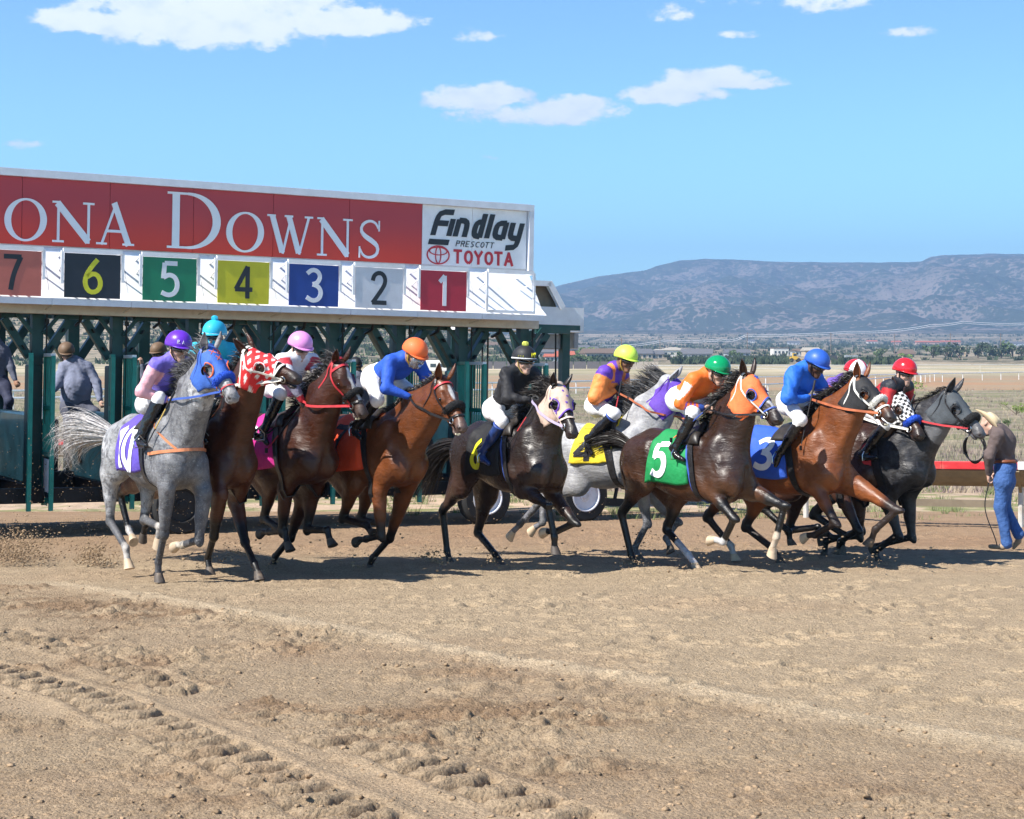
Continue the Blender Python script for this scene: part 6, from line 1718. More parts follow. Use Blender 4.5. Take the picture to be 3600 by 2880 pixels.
def wr(x, y, z, s=1.0, seed=0.0):
    """cheap cloth wrinkles"""
    a = x * 23 * s + 2.1 * np.sin(y * 17 * s + seed) ; b = z * 29 * s + 1.7 * np.sin(x * 19 * s + seed * 2)
    return .5 * np.sin(a + b * .6) + .4 * np.abs(np.sin(y * 26 * s + b + seed)) + .35 * np.abs(np.sin(z * 34 * s + a * .7 + seed)) - .35

def fwrinkle(F, amp, s=1.0, seed=0.0):
    X = F.ax[0][:, None, None]; Y = F.ax[1][None, :, None]; Z = F.ax[2][None, None, :]
    F.f += (amp * wr(X, Y, Z, s, seed)).astype(np.float32)

def figure(name, root, J, o):
    """J: joints in the parent's frame (x forward). o: look. One continuous body, clothing as children."""
    g = {k: V3(v) for k, v in J.items()}
    fdir = unit(g['face']); up = unit(g.get('hup', V3((0, 0, 1))) - fdir * float(V3(g.get('hup', (0, 0, 1))) @ fdir)); lat = np.cross(up, fdir)
    H = g['head']; hs = o.get('hs', 1.0)
    def hp(x, y, z): return H + (fdir * x + lat * y + up * z) * hs
    HM = np.stack([fdir, lat, up], 1)
    allp = np.array([g[k] for k in g if k not in ('face', 'hup')])
    lo, hi = allp.min(0) - .2, allp.max(0) + .2
    b = o.get('bulk', 1.0)
    pel, chest, nb = g['pelvis'], g['chest'], g['neck']
    sh = {-1: g['sh_r'], 1: g['sh_l']}; el_ = {-1: g['el_r'], 1: g['el_l']}; hd = {-1: g['ha_r'], 1: g['ha_l']}
    hip = {-1: g['hip_r'], 1: g['hip_l']}; kn = {-1: g['kn_r'], 1: g['kn_l']}; an = {-1: g['an_r'], 1: g['an_l']}; to = {-1: g['to_r'], 1: g['to_l']}
    spine = unit(chest - pel); slat = unit(sh[1] - sh[-1]); sfw = unit(np.cross(slat, spine)); SM = np.stack([sfw, slat, spine], 1)
    # --- body
    F = Field(lo, hi, o.get('vox', .0105))
    F.ell(hp(-.012, 0, .028), [.098 * hs, .074 * hs, .088 * hs], HM, .01)
    F.cone(hp(.018, 0, -.03), hp(.052, 0, -.088), .062 * hs, .036 * hs, .03, lat, .92)
    F.ell(hp(.074, 0, -.100), [.020 * hs, .024 * hs, .017 * hs], HM, .02)
    F.cone(hp(.084, 0, .012), hp(.110, 0, -.030), .009 * hs, .0145 * hs, .012)
    F.ell(hp(.084, 0, -.062), [.016 * hs, .027 * hs, .018 * hs], HM, .012)
    for s in (-1, 1):
        F.ell(hp(.058, s * .042, -.022), [.028 * hs, .026 * hs, .028 * hs], HM, .02)
        F.ell(hp(.088, s * .031, .008), [.012 * hs, .015 * hs, .010 * hs], HM, .008, sub=True)
        F.cone(hp(.080, s * .045, .026), hp(.092, s * .016, .026), .009 * hs, .010 * hs, .010)
        F.ell(hp(-.005, s * .077, -.015), [.020 * hs, .010 * hs, .032 * hs], HM, .006)
    F.cone(hp(-.02, 0, -.05), nb, .054 * hs, .058 * b, .03)
    F.cone(nb, chest, .07 * b, .11 * b, .05)
    F.ell(chest, [.095 * b, .145 * b, .15 * b], SM, .04); F.cone(chest, pel, .105 * b, .10 * b, .05)
    F.ell(pel, [.10 * b, .135 * b, .10 * b], SM, .04)
    for s in (-1, 1):
        F.cone(nb, sh[s], .06 * b, .055 * b, .04); F.cone(sh[s], el_[s], .050 * b, .038 * b, .02); F.cone(el_[s], hd[s], .040 * b, .024 * b, .02)
        F.cone(hip[s], kn[s], .085 * b, .055 * b, .04); F.cone(kn[s], an[s], .050 * b, .032 * b, .02); F.cone(an[s], an[s] + unit(an[s] - kn[s]) * .035 + unit(to[s] - an[s]) * .05, .026, .016, .02)
        # hand: palm, four bent fingers, thumb
        fd = unit(hd[s] - el_[s]); grip = unit(o.get('grip', V3((0, 0, 1)))); 
        kl = unit(grip - fd * float(grip @ fd)); inn = unit(np.cross(fd, kl)) * (-s)      # knuckle line, palm side
        if o.get('palmdown'): inn = inn
        W_ = hd[s]; cur = o.get('curl', 1.0)
        F.ell(W_ + fd * .042, [.046, .040, .020], np.stack([fd, kl, inn], 1), .018)
        for i, (off, ln) in enumerate(((.030, .92), (.010, 1.0), (-.010, .95), (-.029, .78))):
            p0 = W_ + fd * .075 + kl * off; p1 = p0 + (fd * (.036 - .012 * cur) + inn * .022 * cur) * ln
            p2 = p1 + (fd * (.024 - .036 * cur) + inn * (.020 + .006 * cur)) * ln; p3 = p2 + (fd * (.018 - .034 * cur) + inn * (.012 - .012 * cur)) * ln
            F.cone(p0, p1, .0115, .0105, .006); F.cone(p1, p2, .0105, .0098, .004); F.cone(p2, p3, .0098, .0088, .004)
        t0 = W_ + fd * .022 + kl * .030 + inn * .010; t1 = t0 + fd * .030 + kl * .012 + inn * .020; t2 = t1 + fd * .022 - kl * .010 * cur + inn * .014
        F.cone(t0, t1, .0145, .0115, .008); F.cone(t1, t2, .0115, .0095, .004)
    v, q = F.mesh(1)
    body = mesh_obj('body', v, q, o['skin'] if not o.get('glove') else [o['skin'], o['glove']], root, smooth=True)
    if o.get('glove'):
        c = v[q].mean(1); dm = np.minimum(np.linalg.norm(c - hd[1], axis=1), np.linalg.norm(c - hd[-1], axis=1))
        hm = dm < .16
        for s in (-1, 1):
            fd = unit(hd[s] - el_[s]); hm |= False
        body.data.polygons.foreach_set('material_index', (hm).astype(np.int32)); body.data.update()
    # face details
    for s in (-1, 1):
        if not o.get('goggles'):
            vs, fs = ico(hp(.079, s * .031, .008), .0125 * hs, 0, 0, 2); MB().add(vs, fs).build('eye', M_eye, root, smooth=True)
    MB().tube([hp(.094 - abs(t_) * .16, t_, -.062 - abs(t_) * .1) for t_ in np.linspace(-.024, .024, 7)], [.002, .004, .005, .0055, .005, .004, .002], 6).build('mouth', M_lips, root, smooth=True)
    # --- legs: trousers / breeches
    Fb = Field(lo, hi, .0125); tr = o.get('trouser_to', 'knee'); fat = o.get('leg', 1.0)
    Fb.ell(pel, [.118 * b, .150 * b, .115 * b], SM, .04); Fb.cone(pel, pel + spine * .10, .115 * b, .112 * b, .05, slat, 1.2)
    for s in (-1, 1):
        Fb.cone(hip[s], kn[s], .100 * b * fat, .066 * b * fat, .05); Fb.ell(hip[s] * .8 + kn[s] * .2 - spine * .02, [.105 * b * fat] * 3, SM, .05)
        if tr == 'knee': Fb.cone(kn[s], kn[s] * .74 + an[s] * .26, .064 * fat, .056 * fat, .03)
        else:
            Fb.cone(kn[s], an[s], .068 * b * fat, .060 * fat, .03); Fb.cone(an[s], an[s] + unit(an[s] - kn[s]) * .03, .060 * fat, .066 * fat, .02)
    fwrinkle(Fb, o.get('legwr', .006), o.get('ws', 1.3), 1.3 + o.get('seed', 0))
    v, q = Fb.mesh(2); lg = mesh_obj(o.get('legname', 'breeches'), v, q, o['legs'], root, smooth=True)
    if o.get('legcol'): set_colors(lg.data, o['legcol'](v, g))
    # --- boots
    for s in (-1, 1):
        a = kn[s] * .86 + an[s] * .14 if tr == 'knee' else an[s] + (kn[s] - an[s]) * .12
        F2 = Field(np.minimum(np.minimum(a, an[s]), to[s]) - .13, np.maximum(np.maximum(a, an[s]), to[s]) + .13, .011)
        toe = to[s]; td = unit(toe - an[s]); shin = unit(an[s] - kn[s])
        heel = an[s] + shin * .045 - td * .035
        if tr == 'knee': F2.cone(a, a * .45 + an[s] * .55, .063, .056, .01); F2.cone(a * .5 + an[s] * .5, an[s], .054, .042, .02)
        else: F2.cone(a, an[s], .046, .044, .01)
        F2.cone(an[s], heel, .042, .036, .025)
        bt = an[s] + shin * .052 + td * .06
        F2.cone(heel, bt, .036, .034, .02, unit(np.cross(td, shin)), .95); F2.cone(bt, toe, .034, .026, .02)
        fwrinkle(F2, .0025, 1.5, 4 + s)
        v, q = F2.mesh(1); bo = mesh_obj('boot', v, q, o['boots'], root, smooth=True)
        if o.get('boot_top') is not None:
            MB().tube([a + (unit(np.cross(shin, slat)) * cos(t_) + slat * sin(t_)) * .064 - shin * .0 for t_ in np.linspace(0, 2 * pi, 19)[:-1]], .010, 6, closed=True).build('boot_cuff', o['boot_top'], bo, smooth=True)
    # --- jacket
    Fj = Field(lo, hi, .0125); pf = o.get('puff', 1.0) * 1.06
    Fj.ell(chest, [.122 * b, .172 * b, .18 * b], SM, .04); Fj.cone(chest, pel + spine * .05, .128 * b, .118 * b * o.get('belly', 1), .06, slat, 1.22)
    if o.get('belly', 1) > 1.05: Fj.ell((chest + pel) / 2 + sfw * .05, [.17 * b, .18 * b, .19 * b], SM, .06)
    Fj.cone(nb, chest, .078, .12 * b, .05, slat, 1.1)
    Fj.cone(nb - unit(nb - chest) * .02, nb + (H - nb) * .22, .068, .062, .02)
    for s in (-1, 1):
        w_ = hd[s] * .93 + el_[s] * .07
        Fj.cone(nb, sh[s], .075 * b, .075 * b, .05); Fj.cone(sh[s], el_[s], .073 * b * pf, .060 * b * pf, .03); Fj.cone(el_[s], w_, .060 * b * pf, .038 * b * (1 + (pf - 1) * .3), .025)
    fwrinkle(Fj, o.get('wr', .005) * 1.9, o.get('ws', 1.35), o.get('seed', 0))
    v, q = Fj.mesh(2); jk = mesh_obj(o.get('topname', 'jacket'), v, q, o['top'], root, smooth=True)
    if o.get('topcol'): set_colors(jk.data, o['topcol'](v, dict(g, SM=SM, sfw=sfw, slat=slat, spine=spine)))
    if o.get('cuff') is not None:
        for s in (-1, 1):
            w_ = hd[s] * .93 + el_[s] * .07; fd = unit(hd[s] - el_[s])
            MB().tube([w_ - fd * .035, w_ - fd * .012, w_ + fd * .012], [.045, .044, .038], 14).build('cuff', o['cuff'], jk, smooth=True)
    if o.get('collar') is not None:
        d_ = unit(H - nb); c_ = nb + (H - nb) * .20; x_ = unit(np.cross(d_, slat)); 
        MB().tube([c_ + (x_ * cos(t_) + slat * sin(t_)) * .062 for t_ in np.linspace(0, 2 * pi, 19)[:-1]], .014, 8, closed=True).build('collar', o['collar'], jk, smooth=True)
    # --- head wear
    hat = o.get('hat', 'helmet')
    if hat == 'helmet':
        nu, nv = 15, 36; vs = []; mi = []
        tilt = o.get('tilt', -.06)
        for i in range(nu):
            th = (pi * .5 + .18) * i / (nu - 1)
            for j in range(nv):
                a = 2 * pi * j / nv
                r_ = sin(th); zz = cos(th)
                x = r_ * cos(a) * .137 - .008; y = r_ * sin(a) * .112; z = zz * .118 + .055
                if i == nu - 1: x *= .99; y *= .99
                z -= tilt * x * 1.0
                seam = 1 + (.006 * (abs(math.sin(a * 2)) < .10 and i > 0))
                vs.append(hp(x * seam, y * seam, z + (.0 if cos(a) > 0 else -.012 * (1 - zz) * -cos(a))))
        fs = [(i * nv + j, i * nv + (j + 1) % nv, (i + 1) * nv + (j + 1) % nv, (i + 1) * nv + j) for i in range(nu - 1) for j in range(nv)]
        mats_ = o['helmet'] if isinstance(o['helmet'], (list, tuple)) else [o['helmet']]
        he = mesh_obj('helmet', vs, np.array(fs), mats_, root, smooth=True)
        if len(mats_) > 1:
            he.data.polygons.foreach_set('material_index', np.array([(0 if ((j // 9) % 2) else 1) for i in range(nu - 1) for j in range(nv)], dtype=np.int32))
        md = he.modifiers.new('thick', 'SOLIDIFY'); md.thickness = .008; md.offset = -1
        # peak
        vs = []; npk = 17
        for i, (ex, dz) in enumerate(((0.0, .0), (.022, -.004), (.042, -.014))):
            for j in range(npk):
                a = -1.25 + 2.5 * j / (npk - 1); k_ = cos(a * 1.2) ** .7 if cos(a * 1.2) > 0 else 0
                x = cos(a) * (.137) - .008 + ex * k_; y = sin(a) * (.112 + ex * .3 * k_); z = .040 - tilt * x + dz * k_
                vs.append(hp(x, y, z))
        fs = [(i * npk + j, i * npk + j + 1, (i + 1) * npk + j + 1, (i + 1) * npk + j) for i in range(2) for j in range(npk - 1)]
        pk = mesh_obj('helmet_peak', vs, np.array(fs), o.get('peak', mats_[0]), he, smooth=True)
        md = pk.modifiers.new('thick', 'SOLIDIFY'); md.thickness = .006
        MB().tube([hp(cos(a) * .139 - .008, sin(a) * .114, .046 - tilt * (cos(a) * .137) + (.0 if cos(a) > 0 else .008 * cos(a))) for a in np.linspace(0, 2 * pi, 33)[:-1]], o.get('bandw', .006), 6, closed=True).build('helmet_band', o.get('band', M_dark), he, smooth=True)
        MB().tube([hp(.0, 0, .160), hp(.0, 0, .170)], [.012, .006], 8).build('helmet_button', mats_[0], he, smooth=True)
        for s in (-1, 1):
            MB().tube([hp(.01, s * .088, .02), hp(.015, s * .080, -.04), hp(.035, s * .050, -.095), hp(.06, 0, -.122)], .0065, 6).build('chin_strap', o.get('chin', M_dark), he, smooth=True)
        if o.get('pompom') is not None:
            vs, fs = ico(hp(-.0, 0, .188), .034, 4, .2, 2); MB().add(vs, fs).build('pompom', o['pompom'], he, smooth=False)
        for (txt, tx, ty, tz, tsz, tm, ang) in o.get('marks', ()):
            # small raised lettering that follows the shell
            word(he, 'lettering', txt, lambda a_, b_: hp(cos(R(ang + a_ / .13 * 57.3)) * .141 - .008, sin(R(ang + a_ / .13 * 57.3)) * .116, .045 + tz + b_), tsz, tm)
    elif hat == 'cowboy':
        prof = [(.001, .125), (.05, .122), (.078, .112), (.088, .07), (.096, .028)]
        n = 28; vs = []
        for r_, z in prof:
            for j in range(n):
                a = 2 * pi * j / n; cr = .018 * math.exp(-(sin(a) * r_ / .03) ** 2) if z > .1 else 0
                vs.append(hp(cos(a) * r_ * 1.12, sin(a) * r_ * .9, z - cr))
        for ex in (.02, .07, .115):
            for j in range(n):
                a = 2 * pi * j / n; lift = .075 * abs(sin(a)) ** 2.5 * (ex / .115) ** 1.5; dp = -.015 * cos(a) ** 2 * (ex / .115)
                vs.append(hp(cos(a) * (.096 + ex) * 1.1, sin(a) * (.09 + ex * .75), .026 + lift + dp))
        m_ = len(prof) + 3; fs = [(i * n + j, i * n + (j + 1) % n, (i + 1) * n + (j + 1) % n, (i + 1) * n + j) for i in range(m_ - 1) for j in range(n)]
        he = mesh_obj('cowboy_hat', vs, np.array(fs), o['helmet'], root, smooth=True)
        md = he.modifiers.new('thick', 'SOLIDIFY'); md.thickness = .004
    elif hat == 'cap':
        nu, nv = 9, 24; vs = []
        for i in range(nu):
            th = (pi * .5 + .05) * i / (nu - 1)
            for j in range(nv):
                a = 2 * pi * j / nv; vs.append(hp(sin(th) * cos(a) * .112 - .012, sin(th) * sin(a) * .088, cos(th) * .085 + .048))
        fs = [(i * nv + j, i * nv + (j + 1) % nv, (i + 1) * nv + (j + 1) % nv, (i + 1) * nv + j) for i in range(nu - 1) for j in range(nv)]
        he = mesh_obj('cap', vs, np.array(fs), o['helmet'], root, smooth=True)
    if o.get('goggles'):
        up_ = o['goggles'] == 'up'; zz = .062 if up_ else .006
        P = []; ro = .104 if not up_ else .142
        pts = [hp(cos(a) * ro * (1.0 if not up_ else 1) - .008 + (.0), sin(a) * .086 * (1 if not up_ else 1.3), zz + abs(a) * .006) for a in np.linspace(-1.25, 1.25, 17)]
        mb = MB().tube(pts, [.014] + [.022] * 6 + [.018, .014, .018] + [.022] * 6 + [.014], 8, flat=.5, normal=fdir * 0 + up)
        MB().tube(pts, [.012] + [.021] * 6 + [.017, .013, .017] + [.021] * 6 + [.012], 10).build('goggles', o.get('gogmat', M_goggle), root, smooth=True)
    if o.get('shield'):
        n = 13; vs = []
        for zz in (.02, -.09):
            for a in np.linspace(-1.0, 1.0, n): vs.append(hp(cos(a) * (.145 if zz > 0 else .125), sin(a) * .10, zz))
        sm = mat('clear_shield', (.85, .9, .95), .05, trans=.9, var=0)
        so = mesh_obj('face_shield', vs, np.array([(j, j + 1, n + j + 1, n + j) for j in range(n - 1)]), sm, root, smooth=True)
        md = so.modifiers.new('thick', 'SOLIDIFY'); md.thickness = .002
    return dict(hp=hp, body=body, jacket=jk, g=g, SM=SM, sfw=sfw)

def word(parent, name, txt, place, size, m, spacing=.72):
    """letters built from short bars; place(a, b) -> point for a along, b up"""
    ST = {'M': [[(0, 0), (0, 1), (.35, .4), (.7, 1), (.7, 0)]], 'Y': [[(0, 1), (.3, .5), (.6, 1)], [(.3, .5), (.3, 0)]], 'R': [[(0, 0), (0, 1), (.5, .95), (.5, .6), (0, .5), (.6, 0)]],
          'A': [[(0, 0), (.3, 1), (.6, 0)], [(.12, .35), (.48, .35)]], '.': [[(.1, 0), (.12, .08)]], 't': [[(.3, 0), (.3, 1)], [(.05, .65), (.55, .65)]], 'E': [[(.55, 1), (0, 1), (0, 0), (.55, 0)], [(0, .5), (.45, .5)]],
          'X': [[(0, 0), (.6, 1)], [(0, 1), (.6, 0)]], 'B': [[(0, 0), (0, 1), (.5, .9), (.45, .6), (0, .5), (.55, .35), (.5, .05), (0, 0)]], 'G': [[(.6, .85), (.3, 1), (0, .7), (0, .3), (.3, 0), (.6, .15), (.6, .45), (.35, .45)]],
          'T': [[(.3, 0), (.3, 1)], [(0, 1), (.6, 1)]], 'L': [[(0, 1), (0, 0), (.5, 0)]], 'I': [[(.2, 0), (.2, 1)]], 'N': [[(0, 0), (0, 1), (.6, 0), (.6, 1)]], 'K': [[(0, 0), (0, 1)], [(.55, 1), (0, .45), (.6, 0)]], 'S': [[(.55, .9), (.1, 1), (.1, .6), (.5, .4), (.45, 0), (0, .1)]]}
    W_ = len(txt) * spacing * size
    for i, ch in enumerate(txt):
        if ch not in ST: continue
        mb = MB()
        for st in ST[ch]:
            pts = [place(-W_ / 2 + (i * spacing + p[0]) * size, (p[1] - .5) * size) for p in st]
            mb.tube(pts, size * .10, 4)
        mb.build('letter', m, parent)

def jockey(sp, ctx):
    jk = sp['jockey']; at, loc, rz = ctx['at'], ctx['loc'], ctx['rz']
    q = lambda k, w: at(jk[k][0], jk[k][1], jk[k][2] if len(jk[k]) > 2 else w)
    base = ctx['T']((-.30, 0, 1.60))
    J = {}
    J['head'] = q('head', .0)
    fy = R(jk.get('faceyaw', 0)); fpit = R(jk.get('facepitch', -15) + 7)
    J['face'] = V3((cos(fy) * cos(fpit), sin(fy) * cos(fpit), sin(fpit)))
    J['hup'] = V3((-sin(fpit) * .6 + .05, jk.get('htilt', 0), 1))
    sh = q('sh', .17); J['sh_r'] = sh; J['sh_l'] = sh * V3((1, -1, 1)) + V3(jk.get('tw', (0, 0, 0)))
    hip = q('hip', .11); pel = hip * V3((1, 0, 1)); J['pelvis'] = pel + V3((0, 0, .02)); J['hip_r'] = hip; J['hip_l'] = hip * V3((1, -1, 1))
    nb = (J['sh_r'] + J['sh_l']) / 2; sp_ = unit(nb - pel)
    J['neck'] = nb + sp_ * .035 + V3((0, 0, .03)); J['chest'] = nb * .72 + pel * .28 + V3((0, 0, .0)) + unit(np.cross(sp_, V3((0, -1, 0)))) * 0
    e = q('el', .27); J['el_r'] = e; J['el_l'] = e * V3((1, -1, 1)) + V3(jk.get('tw', (0, 0, 0))) * .5 + V3((.02, 0, .02))
    J['ha_r'] = q('hand', .07); J['ha_l'] = at(*jk['hand2']) if 'hand2' in jk else J['ha_r'] * V3((1, -1, 1)) + V3((.03, .02, .01))
    k = q('kn', .25); J['kn_r'] = k; J['kn_l'] = k * V3((1, -1, 1)) + V3((.03, 0, .02))
    a = q('an', .29); J['an_r'] = a; J['an_l'] = a * V3((1, -1, 1)) + V3((.03, 0, .02))
    t = q('to', .30) if 'to' in jk else a + V3((.13, -.03, -.04))
    J['to_r'] = t; J['to_l'] = t * V3((1, -1, 1)) + V3((.03, 0, .02))
    # natural limb lengths
    def fit(a_, b_, n_, lo=.9, hi=1.1):
        d = J[b_] - J[a_]; L = float(np.linalg.norm(d)); 
        if sp.get('debug'): print(sp['id'], 'jockey', a_, b_, round(L, 2), n_)
        J[b_] = J[a_] + d / L * min(max(L, n_ * lo), n_ * hi)
    for s in ('r', 'l'):
        H_, A_ = J['hip_' + s], J['an_' + s]; d = A_ - H_; L = float(np.linalg.norm(d)); l1 = l2 = .41
        if L > (l1 + l2) * .97: A_ = J['an_' + s] = H_ + d / L * (l1 + l2) * .97; d = A_ - H_; L = float(np.linalg.norm(d))
        u = d / L; x = L / 2; h = math.sqrt(max(l1 * l1 - x * x, 0)); pole = J['kn_' + s] - H_; pole = pole - u * float(pole @ u); pole = unit(pole + V3((.05, 0, 0)))
        if sp.get('debug'): print(sp['id'], s, 'rider knee moved', round(float(np.linalg.norm(H_ + u * x + pole * h - J['kn_' + s])), 2))
        J['kn_' + s] = H_ + u * x + pole * h
        J['to_' + s] = J['an_' + s] + unit(J['to_' + s] - J['an_' + s]) * .17
        # elbow placed so that both arm bones keep their length
        S_, W_ = J['sh_' + s], J['ha_' + s]; d = W_ - S_; L = float(np.linalg.norm(d)); l1, l2 = .285, .25
        if L > (l1 + l2) * .98: J['ha_' + s] = W_ = S_ + d / L * (l1 + l2) * .98; d = W_ - S_; L = float(np.linalg.norm(d))
        u = d / L; x = (l1 * l1 - l2 * l2 + L * L) / (2 * L); h = math.sqrt(max(l1 * l1 - x * x, 0)); pole = J['el_' + s] - S_; pole = pole - u * float(pole @ u)
        J['el_' + s] = S_ + u * x + unit(pole) * h
    if sp.get('debug'): print(sp['id'], 'torso', round(float(np.linalg.norm(nb - pel)), 2), 'neck', round(float(np.linalg.norm(J['head'] - nb)), 2), 'head', J['head'].round(2), 'pel', pel.round(2))
    for kk in J:
        if kk not in ('face', 'hup'): J[kk] = J[kk] - base
    c, s_ = cos(rz), sin(rz)
    wl = (loc[0] + base[0] * c - base[1] * s_, loc[1] + base[0] * s_ + base[1] * c, loc[2] + base[2])
    root = empty('person', wl, rz, jk['label'], 'jockey', 'jockeys riding out of the gate')
    o = dict(skin=M_skin[jk.get('skin', 'tan')], legs=M_breeches, boots=jk.get('boots', M_boot), goggles=jk.get('goggles', 'on'), seed=sp['seed'], bulk=.96)
    o.update(jk.get('o', {}))
    fg = figure('person', root, J, o)
    # stirrup
    for s, key in ((-1, 'r'), (1, 'l')):
        f_ = J['an_' + key] + unit(J['an_' + key] - J['kn_' + key]) * .085 + unit(J['to_' + key] - J['an_' + key]) * .07 + base
        ir = MB(); ir.tube([f_ + V3((0, -.05, 0)), f_ + V3((0, -.055, .06)), f_ + V3((0, 0, .12)), f_ + V3((0, .055, .06)), f_ + V3((0, .05, 0))], .006, 6, closed=True)
        st = ir.build('stirrup', M_steel, ctx['root'], smooth=True)
        top = ctx['T']((-.20, s * .20, 1.45)); v, f = ribbon(smooth_path([f_ + V3((0, 0, .12)), (f_ + top) / 2 + V3((0, s * .03, 0)), top], 8), .022, [V3((0, s, 0))] * 8, .004)
        mesh_obj('stirrup_leather', v, f, M_black_leather, ctx['root'])
    if jk.get('whip'):
        a_, b_, m1, m2 = jk['whip']
        A = at(*a_); B = at(*b_)
        wr_ = tag(bpy.data.objects.new('riding_whip', None), jk['wlabel'], 'whip', 'riding whips in the jockeys\' hands'); COL.objects.link(wr_)
        wr_.location = (loc[0] + A[0] * c - A[1] * s_, loc[1] + A[0] * s_ + A[1] * c, loc[2] + A[2]); wr_.rotation_euler = (0, 0, rz)
        D = B - A
        MB().tube([V3((0, 0, 0)), D * .28], [.012, .009], 8).build('grip', M_dark, wr_, smooth=True)
        MB().tube([D * .28, D * .62], [.007, .006], 8).build('shaft', m1, wr_, smooth=True)
        MB().tube([D * .62, D * .9], [.006, .005], 8).build('shaft', m2, wr_, smooth=True)
        MB().box(D * .95, (.012, .03, .05), None).build('popper', M_dark, wr_)
    return fg
# ------------------------------------------------------------------ the ten runners
def Zm(x0, y0, k): return lambda x, y, *w: (x0 + x * k, y0 + y * k) + w
Z1 = Zm(0, 1050, .6086); Z2 = Zm(800, 1100, .5796); Z3 = Zm(1450, 1150, .5507); Z4 = Zm(2150, 1150, .5509); Z5 = Zm(2600, 1150, .5507)
C_grey = coat_mat('grey_coat', .5, .85, (.075, .075, .085), .1, .2)
C_grey2 = coat_mat('pale_grey_coat', .5, .6, (.22, .22, .25), .1)
C_bay = coat_mat('bay_coat', .40, 0, wet=.5)
C_dark = coat_mat('dark_coat', .34, 0, wet=.8)
C_dgrey = coat_mat('dark_grey_coat', .45, .3, (.07, .07, .08), .3, .02)
BLK = (.010, .009, .009); WHT = (.62, .58, .54)
cm = lambda n, c: cloth_mat(n, c, .7)
m_purple = cm('cloth_purple', (.11, .07, .42)); m_pinkc = cm('cloth_magenta', (.50, .02, .22)); m_ored = cm('cloth_orange', (.70, .07, .02)); m_blackc = cm('cloth_black', (.012, .012, .014))
m_yel = cm('cloth_yellow', (.75, .58, .03)); m_green = cm('cloth_green', (.01, .24, .07)); m_bluec = cm('cloth_blue', (.03, .10, .52)); m_redc = cm('cloth_red', (.5, .03, .04)); m_whc = cm('cloth_white', (.75, .75, .75))
m_num_w = cm('number_white', (.82, .82, .84)); m_num_k = cm('number_black', (.015, .015, .02)); m_num_y = cm('number_yellow', (.75, .72, .02))
m_turq = cm('turquoise', (.03, .42, .55)); m_fred = mat('red_leather', (.5, .04, .05), .45); m_brl = mat('rust_leather', (.42, .12, .05), .5, var=.25); m_orl = mat('orange_leather', (.55, .20, .09), .5, var=.25)
m_blue_l = mat('blue_leather', (.04, .09, .36), .5); m_fl_blue = mat('fleece_blue', (.02, .08, .50), .95, bump=.8, bscale=60); m_fl_black = mat('fleece_black', (.012, .012, .013), .95, bump=.8, bscale=60); m_fl_white = mat('fleece_white', (.70, .68, .62), .95, bump=.8, bscale=60)
m_purp_l = mat('lilac_leather', (.42, .36, .52), .5); m_org_trim = mat('orange_trim', (.75, .15, .05), .6); m_blue_trim = mat('blue_trim', (.04, .10, .42), .6); m_purp_trim = mat('purple_trim', (.13, .05, .40), .6)
m_dkgrey_l = mat('slate_hood', (.05, .06, .07), .45)
hel = lambda n, c, r=.35: mat(n, c, r, var=.03, coat=.15)
h_purple = hel('helmet_purple', (.13, .03, .50)); h_turq = hel('helmet_turquoise', (.02, .42, .62), .6); h_pink = hel('helmet_pink', (.72, .28, .62)); h_orange = hel('helmet_orange', (.85, .16, .04), .6); h_black = hel('helmet_black', (.018, .018, .02), .6)
h_lime = hel('helmet_lime', (.58, .80, .09), .5); h_green = hel('helmet_green', (.005, .27, .10), .15); h_blue = hel('helmet_blue', (.03, .11, .50), .45); h_red = hel('helmet_red', (.62, .02, .03), .2); h_white = hel('helmet_white', (.8, .8, .8), .3)
s_vc = lambda n: cloth_mat(n, (1, 1, 1), .6, vc=True)

def arms_mask(v, g, r=.11):
    m = np.zeros(len(v), bool)
    for s in ('r', 'l'):
        d1, t1 = seg_dist(v, g['sh_' + s], g['el_' + s]); d2, _ = seg_dist(v, g['el_' + s], g['ha_' + s])
        dt, _ = seg_dist(v, g['neck'], g['pelvis'])
        m |= ((d1 < r) & (t1 > .12) & (dt > .13)) | (d2 < r * .85)
    return m
def cols_arm(body, arm, extra=None):
    def f(v, g):
        c = np.tile(V3(body), (len(v), 1)); m = arms_mask(v, g); c[m] = V3(arm)
        if extra: extra(v, g, c, m)
        return c
    return f
def ex_H(v, g, c, m): pass
def ex_G(v, g, c, m):      # white sleeve flash and small blue bars
    for s in ('r', 'l'):
        d, t = seg_dist(v, g['sh_' + s], g['el_' + s]); out = (v - g['sh_' + s]) @ V3((0, -1 if s == 'r' else 1, .6))
        c[m & (d < .12) & (t > .22) & (t < .92) & (out > .015 + .05 * (t - .5) ** 2)] = V3((.78, .70, .68))
        d2, t2 = seg_dist(v, g['el_' + s], g['ha_' + s]); lo_ = (v - g['el_' + s])[:, 2] < .02
        c[m & (d2 < .1) & (t2 > .08) & (np.sin(t2 * 34) > .45) & lo_] = V3((.10, .06, .42))
def ex_C(v, g, c, m):      # white with red sleeve patches
    for s in ('r', 'l'):
        d, t = seg_dist(v, g['sh_' + s], g['el_' + s]); c[m & (d < .12) & (t > .05) & (t < .45)] = V3((.62, .04, .06))
        d2, t2 = seg_dist(v, g['el_' + s], g['ha_' + s]); c[m & (d2 < .1) & (t2 > .1) & (t2 < .7)] = V3((.30, .30, .40)); c[(d2 < .1) & (t2 > .74)] = V3((.62, .04, .06))
def ex_F(v, g, c, m):
    a = np.abs(((v - g['neck']) @ g['slat'])); c[(~m) & (a > .075) & (a < .13) & (((v - g['chest']) @ g['spine']) > .08)] = V3((.80, .24, .06))
